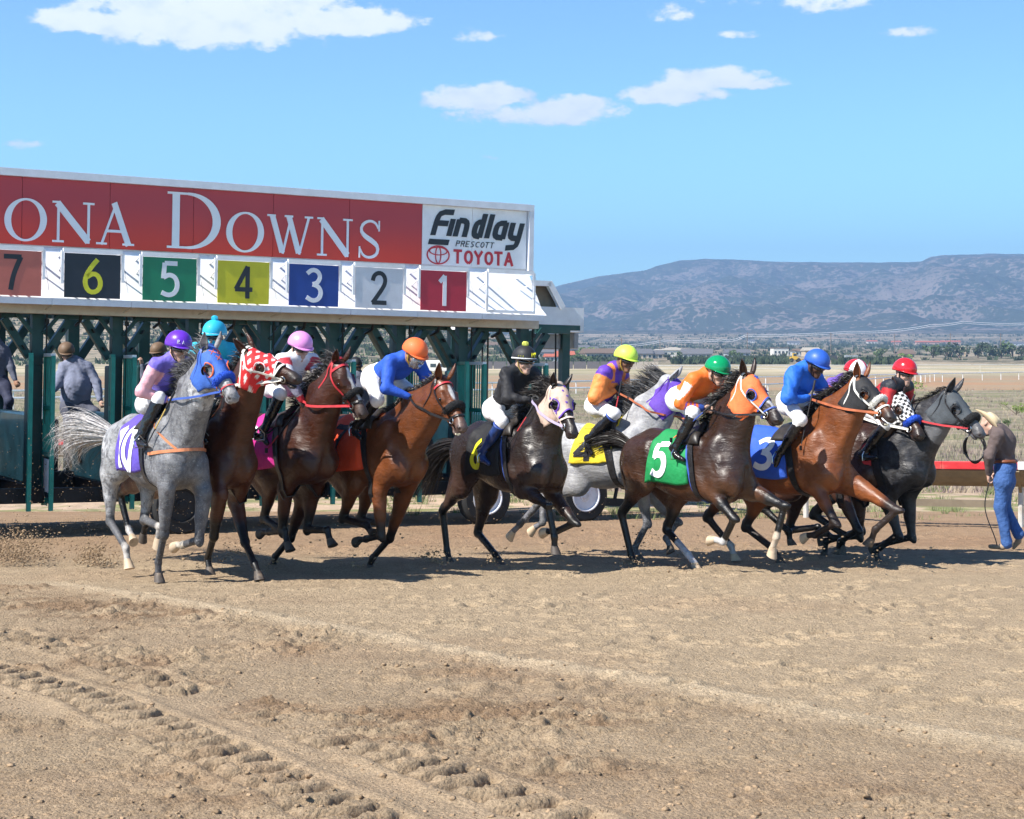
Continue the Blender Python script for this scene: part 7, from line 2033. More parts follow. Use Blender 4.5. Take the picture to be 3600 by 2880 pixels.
def ex_J(v, g, c, m):
    a = ((v - g['chest']) @ g['spine']); c[(~m) & (a < -.02)] = V3((.45, .02, .03))
def ex_I(v, g, c, m):
    a = ((v - g['chest']) @ g['spine']); c[(~m) & (a > -.10)] = V3((.16, .09, .42))

RUN = []
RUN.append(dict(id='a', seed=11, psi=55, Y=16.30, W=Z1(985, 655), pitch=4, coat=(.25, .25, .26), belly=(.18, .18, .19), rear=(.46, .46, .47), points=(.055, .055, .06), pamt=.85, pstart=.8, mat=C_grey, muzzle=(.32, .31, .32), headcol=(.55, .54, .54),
    label='dapple grey horse at the far left wearing a blue and orange hood', mane_mat=M_hair_grey_dark, tail_mat=M_hair_grey, mane_lift=.7, spread=.16, tail_n=340, earcol=(.5, .48, .48),
    poll=Z1(1205, 300), nose=Z1(1372, 575), legs=dict(fn=[Z1(965, 1075), Z1(965, 1285), Z1(915, 1525), Z1(915, 1635)], ff=[Z1(1175, 1120), Z1(1205, 1365), Z1(1085, 1430), Z1(1005, 1420)],
    hn=[Z1(640, 1010), Z1(612, 1230), Z1(728, 1440), Z1(742, 1565)], hf=[Z1(870, 1010), Z1(790, 1185), Z1(925, 1320), Z1(905, 1435)]), stance=('fn',), palehoof=('hn', 'hf', 'ff'),
    socks=dict(hn=(.12, (.60, .55, .5)), hf=(.15, (.60, .55, .5)), ff=(.0, (.7, .62, .5))), tail=[Z1(500, 745), Z1(420, 770), Z1(370, 830), Z1(400, 930)],
    hood=dict(col=(.04, .12, .45), trim=m_org_trim, ring=m_org_trim, x=(.0, .34), eye=.055, words=[('EX', .09, .05, m_org_trim), ('X', .17, .045, m_org_trim)]), ears=(-.05, .03, .14),
    tack=dict(bridle=m_blue_l, rein=m_blue_l, roll=(m_fl_blue, .375, .034), nose_mat=m_fred, nose_x=.44, nose_w=.014, breast=m_orl),
    cloth=dict(mat=m_purple, num='10', nmat=m_num_w, x=(-.66, -.12), nu=(.02, .80), nv=(.34, .95), nw=.20), 
    jockey=dict(label='jockey in lilac and pink silks with a purple helmet on the grey horse farthest left', head=Z1(1030, 290), faceyaw=12, facepitch=-22, sh=Z1(905, 385), el=Z1(830, 530), hand=Z1(965, 585), hip=Z1(835, 610), kn=Z1(925, 660), an=Z1(815, 790), to=Z1(845, 850), skin='fair',
        o=dict(helmet=h_purple, top=s_vc('silks_a'), topcol=cols_arm((.17, .13, .55), (.72, .38, .44)), cuff=cm('lilac_cuff', (.17, .13, .55)), marks=[('R.A.', 0, 0, .05, .034, m_num_w, -25)]),
        whip=(Z1(1008, 540, .14), Z1(830, 880, .32), mat('whip_yellow', (.6, .42, .12), .5), M_dark), wlabel='whip with yellow shaft held by the jockey in the purple helmet')))
RUN.append(dict(id='b', seed=22, psi=60, Y=16.75, W=Z1(1285, 660), pitch=4, coat=(.075, .023, .010), points=BLK, mat=C_bay, pstart=.4,
    label='bay horse with a red and white diamond hood partly behind the dapple grey', mane_lift=.2, mane_len=.9,
    poll=Z2(125, 245), nose=Z2(452, 390), legs=dict(fn=[Z1(1270, 1120), Z1(1250, 1300), Z1(1200, 1500), Z1(1215, 1595)], ff=[Z1(1345, 1120), Z1(1370, 1300), Z1(1470, 1530), Z1(1505, 1615)],
    hn=[Z1(770, 1050), Z1(735, 1195), Z1(745, 1340), Z1(775, 1395)], hf=[Z1(900, 1080), Z1(870, 1180), Z1(840, 1310), Z1(820, 1390)]), stance=('ff', 'fn'), socks=dict(hn=(.0, WHT)), palehoof=('hn',), tail=[Z1(640, 900), Z1(620, 1010), Z1(600, 1100)], tail_n=90,
    hood=dict(col=(.62, .025, .03), col2=(.75, .75, .75), pattern='diamond', x=(.02, .34), eye=.045, cup=False, trim=cm('hood_white', (.75, .75, .75))), ears=(-.12, .04, .10),
    jaw=.012, tack=dict(bridle=M_white_plastic, bw=.02, rein=M_white_plastic, rein_w=.026, nose_mat=M_white_plastic, nose_x=.36, nose_w=.024),
    cloth=dict(mat=cm('cloth_turquoise', (.03, .40, .5)), num='9', nmat=m_num_w, x=(-.6, -.1)) if False else dict(mat=m_turq, x=(-.6, -.1)),
    jockey=dict(label='jockey in turquoise silks with a turquoise pompom helmet looking over the grey horse', head=Z1(1238, 225), faceyaw=-38, facepitch=-14, sh=Z1(1140, 300), el=Z1(1120, 420), hand=Z1(1220, 520), hip=Z1(1110, 560), kn=Z1(1230, 650), an=Z1(1120, 780), skin='fair',
        o=dict(helmet=h_turq, top=cm('silks_turquoise', (.03, .42, .55)), pompom=h_turq, band=M_white_cloth, bandw=.007, puff=1.15))))
RUN.append(dict(id='c', seed=33, psi=54, Y=17.45, W=Z2(450, 600), pitch=4, coat=(.060, .018, .008), points=BLK, mat=C_bay, pstart=.45,
    label='dark bay horse with a white blaze and red bridle under the pink helmeted jockey', mane_lift=.4, mane_len=1.0,
    poll=Z2(668, 300), nose=Z2(850, 625), jaw=.03, blaze=(.10, .50, .028), legs=dict(fn=[Z2(350, 1070), Z2(388, 1310), Z2(280, 1335), Z2(195, 1325)], ff=[Z2(480, 1090), Z2(405, 1310), Z2(290, 1480), Z2(268, 1565)],
    hn=[Z2(275, 1010), Z2(205, 1175), Z2(345, 1320), Z2(375, 1450)], hf=[Z2(520, 1040), Z2(490, 1150), Z2(605, 1320), Z2(632, 1420)]), stance=('ff',), tail=[Z2(60, 900), Z2(20, 1000)], tail_n=60, ears=(-.06, .035, .13), muzzle=(.10, .07, .06),
    tack=dict(bridle=m_fred, brow=m_fred, bw=.02, rein=m_fred, rein_w=.024, roll=(m_fl_black, .37, .034), nose_mat=M_black_leather, nose_x=.43),
    cloth=dict(mat=m_pinkc, num='8', nmat=m_num_w, x=(-.72, -.10), nu=(.0, .4)),
    jockey=dict(label='jockey in white and red silks with a pink helmet and black goggles', head=Z2(437, 215), faceyaw=6, facepitch=-30, sh=Z2(330, 290), el=Z2(395, 450), hand=Z2(455, 535), hip=Z2(255, 440), kn=Z2(325, 545), an=Z2(225, 700), to=Z2(235, 765), skin='fair',
        o=dict(helmet=h_pink, top=s_vc('silks_c'), topcol=cols_arm((.72, .70, .73), (.72, .70, .73), ex_C), glove=M_glove, puff=1.12),
        whip=(Z2(440, 570, .12), Z2(225, 850, .33), M_dark, m_fred), wlabel='black and red whip held by the jockey in the pink helmet')))
RUN.append(dict(id='d', seed=44, psi=52, Y=17.45, W=Z2(985, 615), pitch=3, coat=(.15, .045, .014), points=BLK, mat=C_bay, pstart=.55, pamt=.95,
    label='bright bay horse with a white blaze under the orange helmeted jockey', mane_lift=.0, mane_len=.5, mane_n=130,
    poll=Z2(1300, 410), nose=Z2(1450, 705), jaw=.03, blaze=(.10, .30, .026), legs=dict(fn=[Z2(915, 1080), Z2(960, 1330), Z2(865, 1375), Z2(775, 1375)], ff=[Z2(1060, 1130), Z2(965, 1375), Z2(880, 1490), Z2(850, 1555)],
    hn=[Z2(770, 1020), Z2(700, 1170), Z2(850, 1300), Z2(885, 1350)], hf=[Z2(870, 1010), Z2(840, 1150), Z2(930, 1290), Z2(905, 1350)]), stance=('ff',), tail=[Z2(560, 900), Z2(520, 1000)], tail_n=60, ears=(-.07, .045, .13), muzzle=(.14, .09, .075),
    tack=dict(bridle=M_black_leather, brow=m_fred, rein=M_black_leather, roll=(m_fl_black, .36, .040), nose_x=.43, rein_w=.024),
    cloth=dict(mat=m_ored, num='7', nmat=m_num_k, x=(-.74, -.08), nu=(.12, .5), nv=(.3, .8)),
    jockey=dict(label='jockey in a plain royal blue top with an orange dotted helmet and clear face shield', head=Z2(1130, 255), faceyaw=8, facepitch=-38, sh=Z2(985, 300), el=Z2(960, 470), hand=Z2(1105, 510), hip=Z2(868, 385), kn=Z2(915, 535), an=Z2(780, 680), to=Z2(800, 740), skin='tan',
        o=dict(helmet=h_orange, top=cm('silks_blue_d', (.02, .09, .50)), glove=M_glove, wr=.002, chin=mat('strap_yellow', (.6, .38, .05), .6), band=M_dark, shield=True, goggles=None, belly=1.0))))
RUN.append(dict(id='e', seed=55, psi=55, Y=17.70, W=Z3(745, 600), pitch=3, coat=(.022, .0135, .011), points=BLK, belly=(.05, .025, .018), mat=C_dark,
    label='near black horse with a beige hood and black cloth numbered in yellow', mane_lift=.5, mane_len=1.15,
    poll=Z3(925, 385), nose=Z3(1050, 690), legs=dict(fn=[Z3(700, 1035), Z3(855, 1095), Z3(908, 1340), Z3(905, 1445)], ff=[Z3(900, 1080), Z3(978, 1185), Z3(915, 1310), Z3(830, 1298)],
    hn=[Z3(310, 1010), Z3(190, 1215), Z3(222, 1430), Z3(245, 1515)], hf=[Z3(480, 1060), Z3(442, 1265), Z3(530, 1450), Z3(575, 1515)]), stance=('hn', 'hf'), palehoof=('ff',), tail=[Z3(190, 775), Z3(130, 860), Z3(60, 980), Z3(20, 1050)], spread=.12,
    hood=dict(col=(.52, .38, .30), trim=m_purp_trim, ring=m_purp_trim, x=(-.0, .33), eye=.052, cupmat=M_black_leather, stars=[(.06, 8, .022, m_purp_trim), (.12, -6, .02, m_purp_trim), (.18, 6, .022, m_purp_trim), (.25, -4, .022, m_purp_trim), (.12, -75, .02, m_purp_trim), (.30, -85, .02, m_purp_trim)]), ears=(-.05, .06, .12),
    tack=dict(bridle=mat('pale_strap', (.6, .48, .40), .5), bw=.018, rein=m_purp_l, rein_w=.026, nose_x=.38, nose_w=.02, girth2=m_blue_l),
    cloth=dict(mat=m_blackc, num='6', nmat=m_num_y, x=(-.72, -.16), nu=(.15, .50), nv=(.44, .9)),
    jockey=dict(label='jockey in plain black silks with a black helmet lettered in yellow', head=Z3(712, 225), faceyaw=0, facepitch=-15, sh=Z3(600, 300), el=Z3(580, 450), hand=Z3(760, 465), hand2=Z3(880, 400, -.05), hip=Z3(500, 520), kn=Z3(600, 600), an=Z3(455, 790), to=Z3(480, 855), skin='fair', boots=M_boot_blue,
        o=dict(helmet=h_black, top=cm('silks_black', (.018, .018, .021)), band=M_white_cloth, bandw=.010, pompom=mat('pompom_yellow', (.55, .58, .10), .8), glove=M_glove, wr=.007, boot_top=m_blue_l, chin=mat('strap_tan', (.5, .36, .12), .6), marks=[('MY', 0, 0, .045, .05, m_num_y, 15), ('ttt', 0, 0, .02, .035, m_num_y, -55)]),
        whip=(Z3(775, 500, .12), Z3(605, 765, .30), m_fred, M_dark), wlabel='red and black whip held by the jockey in black silks')))
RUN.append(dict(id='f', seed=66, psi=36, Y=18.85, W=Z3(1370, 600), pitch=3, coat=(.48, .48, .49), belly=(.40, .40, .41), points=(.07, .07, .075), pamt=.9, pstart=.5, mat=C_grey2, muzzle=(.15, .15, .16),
    label='pale grey horse with a purple hood and yellow saddle cloth seen behind the others', mane_mat=M_hair_grey_dark, mane_lift=1.3, mane_len=1.2, earcol=(.5, .5, .5),
    poll=Z3(1635, 330), nose=Z3(1790, 560), nw=-.15, legs=dict(fn=[Z4(180, 1000), Z4(155, 1215), Z4(150, 1420), Z4(185, 1490)], ff=[Z4(215, 1040), Z4(285, 1190), Z4(350, 1350), Z4(390, 1435)],
    hn=[Z3(1120, 950), Z3(860, 1095), Z3(690, 1260), Z3(610, 1335)], hf=[Z3(1010, 980), Z3(870, 1150), Z3(830, 1250), Z3(745, 1300)]), stance=('fn',), palehoof=('hn', 'hf'), tail=[Z3(900, 800), Z3(860, 900)], tail_n=60, 
    hood=dict(col=(.12, .05, .40), trim=m_blue_l, x=(.02, .34), eye=.045, cup=False), ears=(-.04, .04, .13),
    tack=dict(bridle=m_purp_trim, rein=m_brl),
    cloth=dict(mat=m_yel, num='4', nmat=m_num_k, x=(-.50, -.04), drop=112, nv=(.5, .95)),
    jockey=dict(label='jockey in orange and purple silks with a lime helmet on the pale grey horse', head=Z3(1358, 215), faceyaw=-10, facepitch=-25, sh=Z3(1225, 300), el=Z3(1165, 420), hand=Z3(1290, 408), hip=Z3(1150, 500), kn=Z3(1255, 560), an=Z3(1135, 710), to=Z3(1140, 760), skin='brown',
        o=dict(helmet=h_lime, top=s_vc('silks_f'), topcol=cols_arm((.13, .05, .42), (.82, .25, .06), ex_F), glove=M_glove, puff=1.3, boot_top=m_blue_l, chin=mat('strap_yellow', (.6, .38, .05), .6)),
        whip=(Z3(1335, 345, .15), Z3(1265, 690, .25), m_fred, M_dark), wlabel='upright red shafted whip held by the jockey in the lime helmet')))
RUN.append(dict(id='g', seed=77, psi=51, Y=17.50, W=Z4(655, 655), pitch=2, coat=(.040, .018, .011), points=BLK, belly=(.10, .042, .020), mat=C_dark, pstart=.3,
    label='dark brown horse with an orange hood and green saddle cloth', mane_lift=.15, mane_len=.85,
    poll=Z4(855, 320), nose=Z4(1100, 600), blaze=(.33, .50, .035), legs=dict(fn=[Z4(620, 1030), Z4(760, 1265), Z4(710, 1370), Z4(625, 1345)], ff=[Z4(900, 1050), Z4(1040, 1130), Z4(1055, 1340), Z4(1010, 1455)],
    hn=[Z4(195, 990), Z4(82, 1210), Z4(125, 1450), Z4(155, 1530)], hf=[Z4(440, 1040), Z4(408, 1265), Z4(490, 1450), Z4(560, 1550)]), stance=('hn', 'hf'), palehoof=('fn', 'ff', 'hf'),
    socks=dict(fn=(.12, (.70, .68, .66)), hf=(.5, (.50, .50, .54)), ff=(.06, (.62, .50, .38))), tail=[Z4(40, 710), Z4(-50, 730), Z4(-150, 790), Z4(-210, 800)], spread=.11, tail_n=260,
    hood=dict(col=(.80, .17, .05), trim=m_blue_trim, ring=m_blue_trim, x=(-.0, .34), eye=.048, stars=[(.10, 0, .040, m_blue_trim)]), ears=(-.10, .05, .12),
    tack=dict(bridle=M_white_plastic, bw=.016, nose_mat=m_blue_l, nose_x=.42, nose_w=.016, rein=M_black_leather, girth2=m_blue_l),
    cloth=dict(mat=m_green, num='5', nmat=m_num_w, x=(-.66, -.12), nu=(.12, .56), nv=(.36, .88)),
    jockey=dict(label='jockey in orange silks with a shiny green helmet above the green saddle cloth', head=Z4(672, 290), faceyaw=2, facepitch=-28, sh=Z4(525, 335), el=Z4(440, 480), hand=Z4(585, 520), hip=Z4(400, 455), kn=Z4(555, 600), an=Z4(410, 765), to=Z4(450, 835), skin='fair',
        o=dict(helmet=h_green, top=s_vc('silks_g'), topcol=cols_arm((.82, .17, .025), (.82, .17, .025), ex_G), cuff=m_blue_l, collar=m_blue_l, wr=.003),
        whip=(Z4(670, 470, .14), Z4(365, 735, .34), m_blue_l, m_org_trim), wlabel='blue and orange whip held by the jockey in the green helmet')))
RUN.append(dict(id='h', seed=88, psi=48, Y=18.05, W=Z5(455, 625), pitch=3, coat=(.225, .068, .020), points=(.02, .018, .018), mat=C_bay, pstart=.5, pamt=.95,
    label='glossy bay horse with a black hood, white nose roll and blue number three cloth', mane_lift=.15, mane_len=.8,
    poll=Z5(760, 335), nose=Z5(1005, 580), jaw=.022, blaze=(.02, .07, .02), legs=dict(fn=[Z5(480, 1010), Z5(600, 1205), Z5(480, 1325), Z5(400, 1335)], ff=[Z5(795, 1045), Z5(880, 1110), Z5(865, 1290), Z5(830, 1400)],
    hn=[Z5(-60, 1030), Z5(-135, 1205), Z5(-55, 1400), Z5(-25, 1490)], hf=[Z5(150, 1050), Z5(112, 1225), Z5(195, 1400), Z5(275, 1500)]), stance=('hn', 'hf'), palehoof=('fn', 'hn'), socks=dict(hn=(.0, (.4, .38, .36))), tail=[Z5(-60, 860), Z5(-90, 960)], tail_n=60,
    hood=dict(col=(.02, .02, .022), x=(-.0, .30), eye=.048, trim=M_dark), ears=(-.07, .05, .13),
    tack=dict(bridle=M_white_plastic, bw=.022, roll=(m_fl_white, .36, .032), nose_mat=M_white_plastic, nose_x=.42, nose_w=.022, rein=m_brl, rein_w=.024),
    cloth=dict(mat=m_bluec, num='3', nmat=m_num_w, x=(-.72, -.12), nu=(.36, .78), nv=(.36, .84)),
    jockey=dict(label='jockey in bright blue silks with a blue helmet on the glossy bay', head=Z5(487, 245), faceyaw=-2, facepitch=-35, sh=Z5(345, 300), el=Z5(330, 455), hand=Z5(440, 455), hip=Z5(290, 470), kn=Z5(345, 600), an=Z5(270, 790), to=Z5(250, 840), skin='dark',
        o=dict(helmet=h_blue, top=cm('silks_blue_h', (.02, .14, .62)), glove=M_glove_blue, puff=1.25, wr=.007, peak=h_blue),
        whip=(Z5(482, 340, .12), Z5(385, 795, .30), M_dark, M_dark), wlabel='upright black whip held by the jockey in bright blue')))
RUN.append(dict(id='i', seed=99, psi=48, Y=19.05, W=Z5(720, 640), pitch=3, coat=(.055, .022, .014), points=BLK, mat=C_dark, headcol=(.05, .022, .014),
    label='dark bay horse with a black and white checkered hood and blue nose roll', mane_lift=.1, mane_len=.9,
    poll=Z5(1000, 430), nose=Z5(1185, 700), legs=dict(fn=[Z5(640, 1060), Z5(700, 1260), Z5(640, 1370), Z5(625, 1450)], ff=[Z5(760, 1080), Z5(720, 1290), Z5(600, 1350), Z5(540, 1300)],
    hn=[Z5(330, 1030), Z5(255, 1190), Z5(315, 1310), Z5(325, 1395)], hf=[Z5(380, 1050), Z5(330, 1120), Z5(500, 1270), Z5(520, 1400)]), stance=(), tail=[Z5(180, 800), Z5(160, 900)], tail_n=60,
    hood=dict(col=(.015, .015, .015), col2=(.75, .75, .75), pattern='check', x=(.02, .36), eye=.045, cup=False, trim=M_dark), ears=(-.12, .04, .10),
    tack=dict(bridle=M_black_leather, rein=M_white_plastic, rein_w=.026, roll=(m_fl_blue, .40, .034)),
    cloth=dict(mat=m_whc, num='2', nmat=m_num_k, x=(-.7, -.1)),
    jockey=dict(label='jockey in orange and purple silks with a red and white quartered helmet', head=Z5(737, 305), faceyaw=-4, facepitch=-28, sh=Z5(600, 370), el=Z5(520, 470), hand=Z5(640, 520), hip=Z5(470, 500), kn=Z5(600, 620), an=Z5(520, 780), skin='brown',
        o=dict(helmet=[h_white, h_red], top=s_vc('silks_i'), topcol=cols_arm((.80, .16, .06), (.80, .16, .06), ex_I), puff=1.25, peak=h_white))))
RUN.append(dict(id='j', seed=111, psi=43, Y=18.75, W=Z5(985, 620), pitch=2, coat=(.022, .021, .024), points=BLK, belly=(.016, .016, .018), mat=C_dgrey, muzzle=(.14, .14, .15), headcol=(.15, .15, .16),
    label='dark grey horse farthest right with a slate hood and black nose roll', mane_lift=-.2, mane_len=.5, mane_n=120, mane_mat=M_hair_dark, earcol=(.06, .06, .065),
    poll=Z5(1335, 420), nose=Z5(1580, 690), legs=dict(fn=[Z5(935, 1100), Z5(905, 1280), Z5(870, 1440), Z5(895, 1515)], ff=[Z5(1070, 1080), Z5(1068, 1290), Z5(930, 1385), Z5(835, 1405)],
    hn=[Z5(640, 1020), Z5(560, 1190), Z5(670, 1330), Z5(640, 1440)], hf=[Z5(700, 1040), Z5(650, 1200), Z5(550, 1370), Z5(540, 1490)]), stance=('fn',), tail=[Z5(450, 850), Z5(430, 950)], tail_n=60,
    hood=dict(col=(.06, .07, .08), x=(-.02, .36), eye=.050, trim=M_black_leather, cupmat=M_black_leather), ears=(-.03, .035, .15),
    tack=dict(bridle=M_black_leather, roll=(m_fl_black, .40, .042), rein=m_fred, rein_w=.02),
    cloth=dict(mat=m_redc, num='1', nmat=m_num_w, x=(-.66, -.12)),
    jockey=dict(label='jockey in black and red silks with a glossy red helmet farthest right', head=Z5(1050, 300), faceyaw=-14, facepitch=-22, sh=Z5(965, 380), el=Z5(900, 500), hand=Z5(1065, 560), hip=Z5(800, 500), kn=Z5(900, 640), an=Z5(800, 800), skin='fair',
        o=dict(helmet=h_red, top=s_vc('silks_j'), topcol=cols_arm((.020, .022, .03), (.50, .025, .03), ex_J), wr=.004),
        whip=(Z5(1120, 430, .10), Z5(1040, 600, .2), M_dark, M_dark), wlabel='short black whip held by the jockey in the red helmet')))
for sp in RUN:
    sp['debug'] = DEBUG
    ctx_ = build_horse(sp)
    jockey(sp, ctx_)
# ------------------------------------------------------------------ people on foot
def person(loc, rz, J, o, label, group=None):
    root = empty('person', loc, rz, label, 'person', group)
    return root, figure('person', root, {k: V3(v) for k, v in J.items()}, o)
def frame(px, Y, psi, zg=None):
    x = (px - 1800) / FPX * Y; zg = float(ground_z(0, Y)) if zg is None else zg
    c, s = cos(R(psi)), sin(R(psi))
    def at(px_, py_, w=0.0):
        k = (px_ - 1800) / FPX; a = (k * (Y - w * c) - x + w * s) / (c + k * s); Yy = Y - a * s - w * c
        return V3((a, -w, CAMH - (py_ - HY) / FPX * Yy - zg))
    return (x, Y, zg), -R(psi), at
M_jeans = cloth_mat('blue_denim', (.045, .11, .30), .8, bscale=30); M_khaki = cloth_mat('grey_trousers', (.09, .095, .13), .8); M_navy = cloth_mat('navy_trousers', (.03, .035, .07), .8)
M_brownshirt = cloth_mat('brown_shirt', (.115, .085, .080), .8); M_sweat = cloth_mat('grey_sweatshirt', (.20, .22, .31), .85); M_greyshirt = cloth_mat('grey_shirt', (.12, .13, .18), .85)
M_straw = mat('cream_hat', (.62, .50, .32), .75); M_tanboot = mat('tan_boot', (.30, .21, .14), .75, dirt=(.35, .27, .19)); M_belt = mat('brown_belt', (.22, .07, .03), .5); M_capb = hel('helmet_tan_black', (.16, .10, .06), .6)
# outrider on foot at the right: seen from behind and the side, head bowed
Yc = 20.3; loc, rz, at = frame(3505, Yc, 22)
c5 = lambda x, y: (2600 + x * .5507, 1150 + y * .5507)
A5 = lambda x, y, w=0: at(*c5(x, y), w)
J = dict(head=A5(1592, 615), face=(.80, -.25, -.75), hup=(.45, 0, .8), neck=A5(1640, 655), chest=A5(1680, 730), pelvis=A5(1695, 895), sh_r=A5(1650, 690, .20), sh_l=A5(1660, 690, -.20),
         el_r=A5(1590, 830, .24), ha_r=A5(1590, 945, .16), el_l=A5(1700, 830, -.26), ha_l=A5(1650, 930, -.28), hip_r=A5(1690, 930, .11), hip_l=A5(1700, 930, -.11), kn_r=A5(1665, 1150, .12), kn_l=A5(1690, 1150, -.12),
         an_r=A5(1705, 1365, .12), an_l=A5(1775, 1310, -.10), to_r=A5(1610, 1398, .14), to_l=A5(1750, 1400, -.10))
J['to_r'] = J['an_r'] + unit(J['to_r'] - J['an_r']) * .20; J['to_l'] = J['an_l'] + unit(J['to_l'] - J['an_l']) * .19
root, fg = person(loc, rz, J, dict(skin=M_skin['fair'], legs=M_jeans, legname='jeans', trouser_to='ankle', top=M_brownshirt, topname='shirt', boots=M_tanboot, hat='cowboy', helmet=M_straw, leg=1.02, wr=.006, legwr=.007, bulk=1.06, grip=(0, 0, 1), seed=5),
    'man in a cream cowboy hat, brown shirt and blue jeans walking by the inner rail')
pel = V3(J['pelvis']); cb = pel + V3((0, 0, .075))
MB().tube([cb + V3((cos(a) * .128, sin(a) * .165, .0)) for a in np.linspace(0, 2 * pi, 25)[:-1]], .020, 8, closed=True, flat=1).build('belt', M_belt, root, smooth=True)
MB().box(tuple(V3(J['chest']) + V3((-.115, -.08, .02))), (.03, .16, .05)).build('back_stripe', mat('stripe_white', (.6, .62, .72), .7), root)
c, s_ = cos(rz), sin(rz); W3 = lambda p: Vector((loc[0] + p[0] * c - p[1] * s_, loc[1] + p[0] * s_ + p[1] * c, loc[2] + p[2]))
hr_ = V3(J['ha_r']); o3 = W3(hr_)
rope = empty('lead_rope', o3, rz, 'dark coiled lead rope and strap hanging from the hand of the man in the hat', 'rope')
L_ = lambda p: V3(p) - hr_
cen = A5(1500, 770, .25)
for k in range(3):
    MB().tube([L_(cen + V3((cos(a) * (.13 - .012 * k), .02 * k + .03 * sin(a * 2), sin(a) * (.16 + .014 * k)))) for a in np.linspace(0, 2 * pi, 27)[:-1]], .008, 6, closed=True).build('coil', M_black_leather, rope, smooth=True)
MB().tube([L_(q) for q in smooth_path([hr_, A5(1615, 900, .2), A5(1590, 850, .25), cen + V3((.1, 0, .05)), A5(1530, 700, .2), A5(1590, 690, .1)], 22)], .009, 6).build('strap', M_black_leather, rope, smooth=True)
MB().tube([L_(q) for q in smooth_path([hr_, A5(1590, 1010, .16), A5(1562, 1120, .2), A5(1575, 1210, .2), A5(1630, 1340, .2), A5(1645, 1395, .2)], 22)], .007, 6).build('strap', M_black_leather, rope, smooth=True)
# gate crew
def crew(px, Y, psi, J2, o, label):
    loc, rz, at = frame(px, Y, psi, .0); J = J2(at); return person(loc, rz, J, o, label, None)
c1 = lambda x, y: (x * .3769, 1150 + y * .3769)
def Jm(at):
    a = lambda x, y, w=0: at(*c1(x, y), w)
    return dict(head=a(620, 250), face=(.25, -.95, -.35), hup=(0, -.1, 1), neck=a(690, 330), chest=a(720, 430, -.02), pelvis=a(700, 690), sh_r=a(600, 380, .05), sh_l=a(810, 380, -.05), el_r=a(545, 520, .15), ha_r=a(500, 590, .3), el_l=a(900, 520, .0), ha_l=a(935, 690, .1),
                hip_r=a(650, 720, .02), hip_l=a(745, 720, -.02), kn_r=a(650, 900, .15), kn_l=a(880, 800, .1), an_r=a(640, 1080, .0), an_l=a(930, 990, -.1), to_r=a(610, 1110, .18), to_l=a(960, 1040, .12))
root, fg = crew(255, 25.0, 0, Jm, dict(skin=M_skin['fair'], legs=M_khaki, legname='trousers', trouser_to='ankle', top=M_sweat, topname='sweatshirt', boots=M_black_leather, helmet=M_capb, belly=1.3, bulk=1.18, vox=.014, leg=1.1, wr=.006, goggles='on', seed=8), 'heavy gate worker in a pale grey sweatshirt and tan helmet standing inside the gate')
def Jn(at):
    a = lambda x, y, w=0: at(*c1(x, y), w)
    return dict(head=a(-70, 40), face=(.3, -.9, -.4), hup=(0, -.1, 1), neck=a(-50, 130), chest=a(-30, 270), pelvis=a(-30, 500), sh_r=a(-130, 200, .05), sh_l=a(40, 220, -.05), el_r=a(-190, 380, .1), ha_r=a(-150, 500, .2), el_l=a(100, 380, .0), ha_l=a(140, 500, .05),
                hip_r=a(-80, 530), hip_l=a(30, 530), kn_r=a(-60, 760, .1), kn_l=a(85, 690, .2), an_r=a(-60, 980, .0), an_l=a(60, 850, .05), to_r=a(-80, 1010, .15), to_l=a(50, 880, .2))
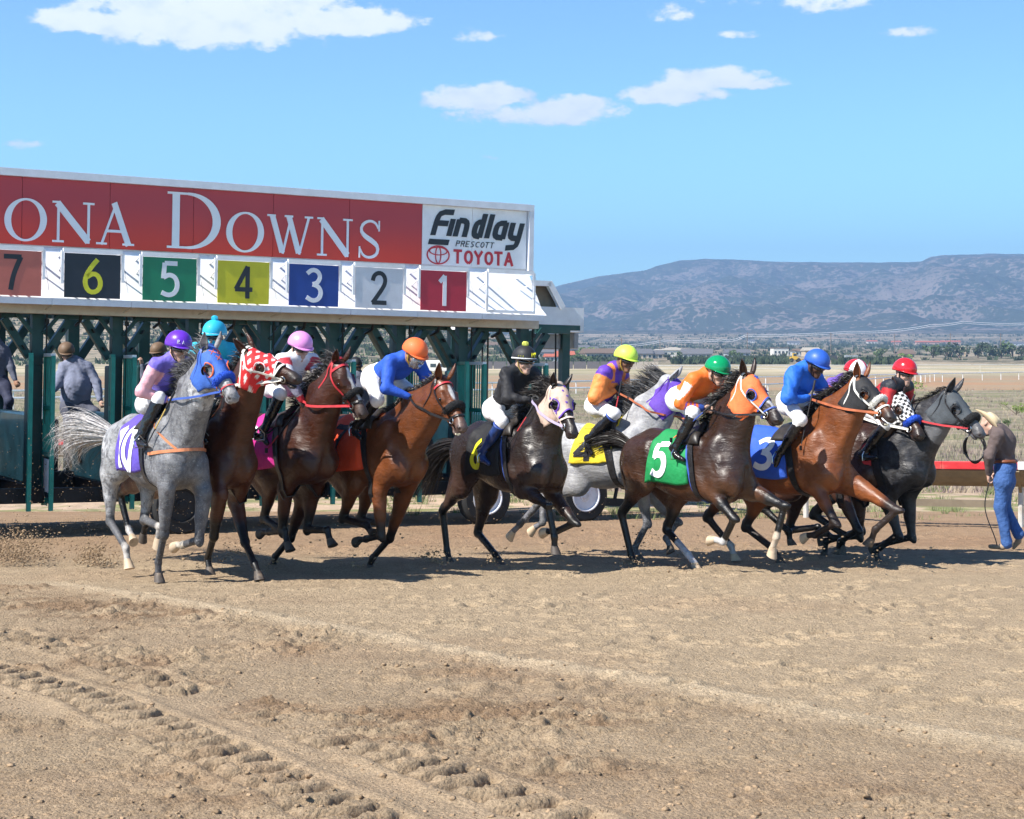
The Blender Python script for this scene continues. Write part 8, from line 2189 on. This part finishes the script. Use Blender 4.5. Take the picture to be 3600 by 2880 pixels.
root, fg = crew(-10, 25.2, 0, Jn, dict(skin=M_skin['tan'], legs=M_navy, legname='trousers', trouser_to='ankle', top=M_greyshirt, topname='shirt', boots=M_black_leather, helmet=M_capb, vox=.014, goggles='on', seed=9), 'gate worker in a grey shirt and navy trousers cut off by the left edge')
c2 = lambda x, y: (800 + x * .5796, 1100 + y * .5796)
def Jo(at):
    a = lambda x, y, w=0: at(*c2(x, y), w)
    return dict(head=a(780, 320), face=(.5, -.8, -.3), hup=(0, 0, 1), neck=a(790, 380), chest=a(800, 470), pelvis=a(800, 620), sh_r=a(730, 410, .03), sh_l=a(865, 410, -.03), el_r=a(710, 530, .1), ha_r=a(740, 610, .2), el_l=a(890, 530), ha_l=a(900, 620, .1),
                hip_r=a(765, 650), hip_l=a(835, 650), kn_r=a(760, 800, .1), kn_l=a(840, 800, .1), an_r=a(760, 960), an_l=a(850, 960), to_r=a(750, 985, .15), to_l=a(860, 985, .15))
root, fg = crew(1255, 26.3, 0, Jo, dict(skin=M_skin['tan'], legs=M_navy, legname='trousers', trouser_to='ankle', top=M_greyshirt, topname='shirt', boots=M_black_leather, hat='cap', helmet=M_dark, vox=.014, goggles='on', seed=10), 'gate worker with a black cap inside the gate, behind the dark bay with red bridle')
def Jp(at):
    a = lambda x, y, w=0: at(*c1(x, y), w)
    return dict(head=a(1480, 250), face=(-.3, -.9, -.2), hup=(0, 0, 1), neck=a(1480, 320), chest=a(1480, 440), pelvis=a(1480, 660), sh_r=a(1390, 380, .03), sh_l=a(1570, 380, -.03), el_r=a(1350, 470, .1), ha_r=a(1325, 350, .15), el_l=a(1600, 540), ha_l=a(1590, 660, .1),
                hip_r=a(1440, 700), hip_l=a(1520, 700), kn_r=a(1440, 900, .1), kn_l=a(1530, 900, .1), an_r=a(1440, 1100), an_l=a(1540, 1100), to_r=a(1430, 1130, .15), to_l=a(1550, 1130, .15))
root, fg = crew(560, 25.6, 0, Jp, dict(skin=M_skin['fair'], legs=M_navy, legname='trousers', trouser_to='ankle', top=M_greyshirt, topname='shirt', boots=M_black_leather, helmet=M_capb, vox=.014, goggles='on', seed=12), 'gate worker hidden by the purple helmeted jockey, hand on top of the open gate door')
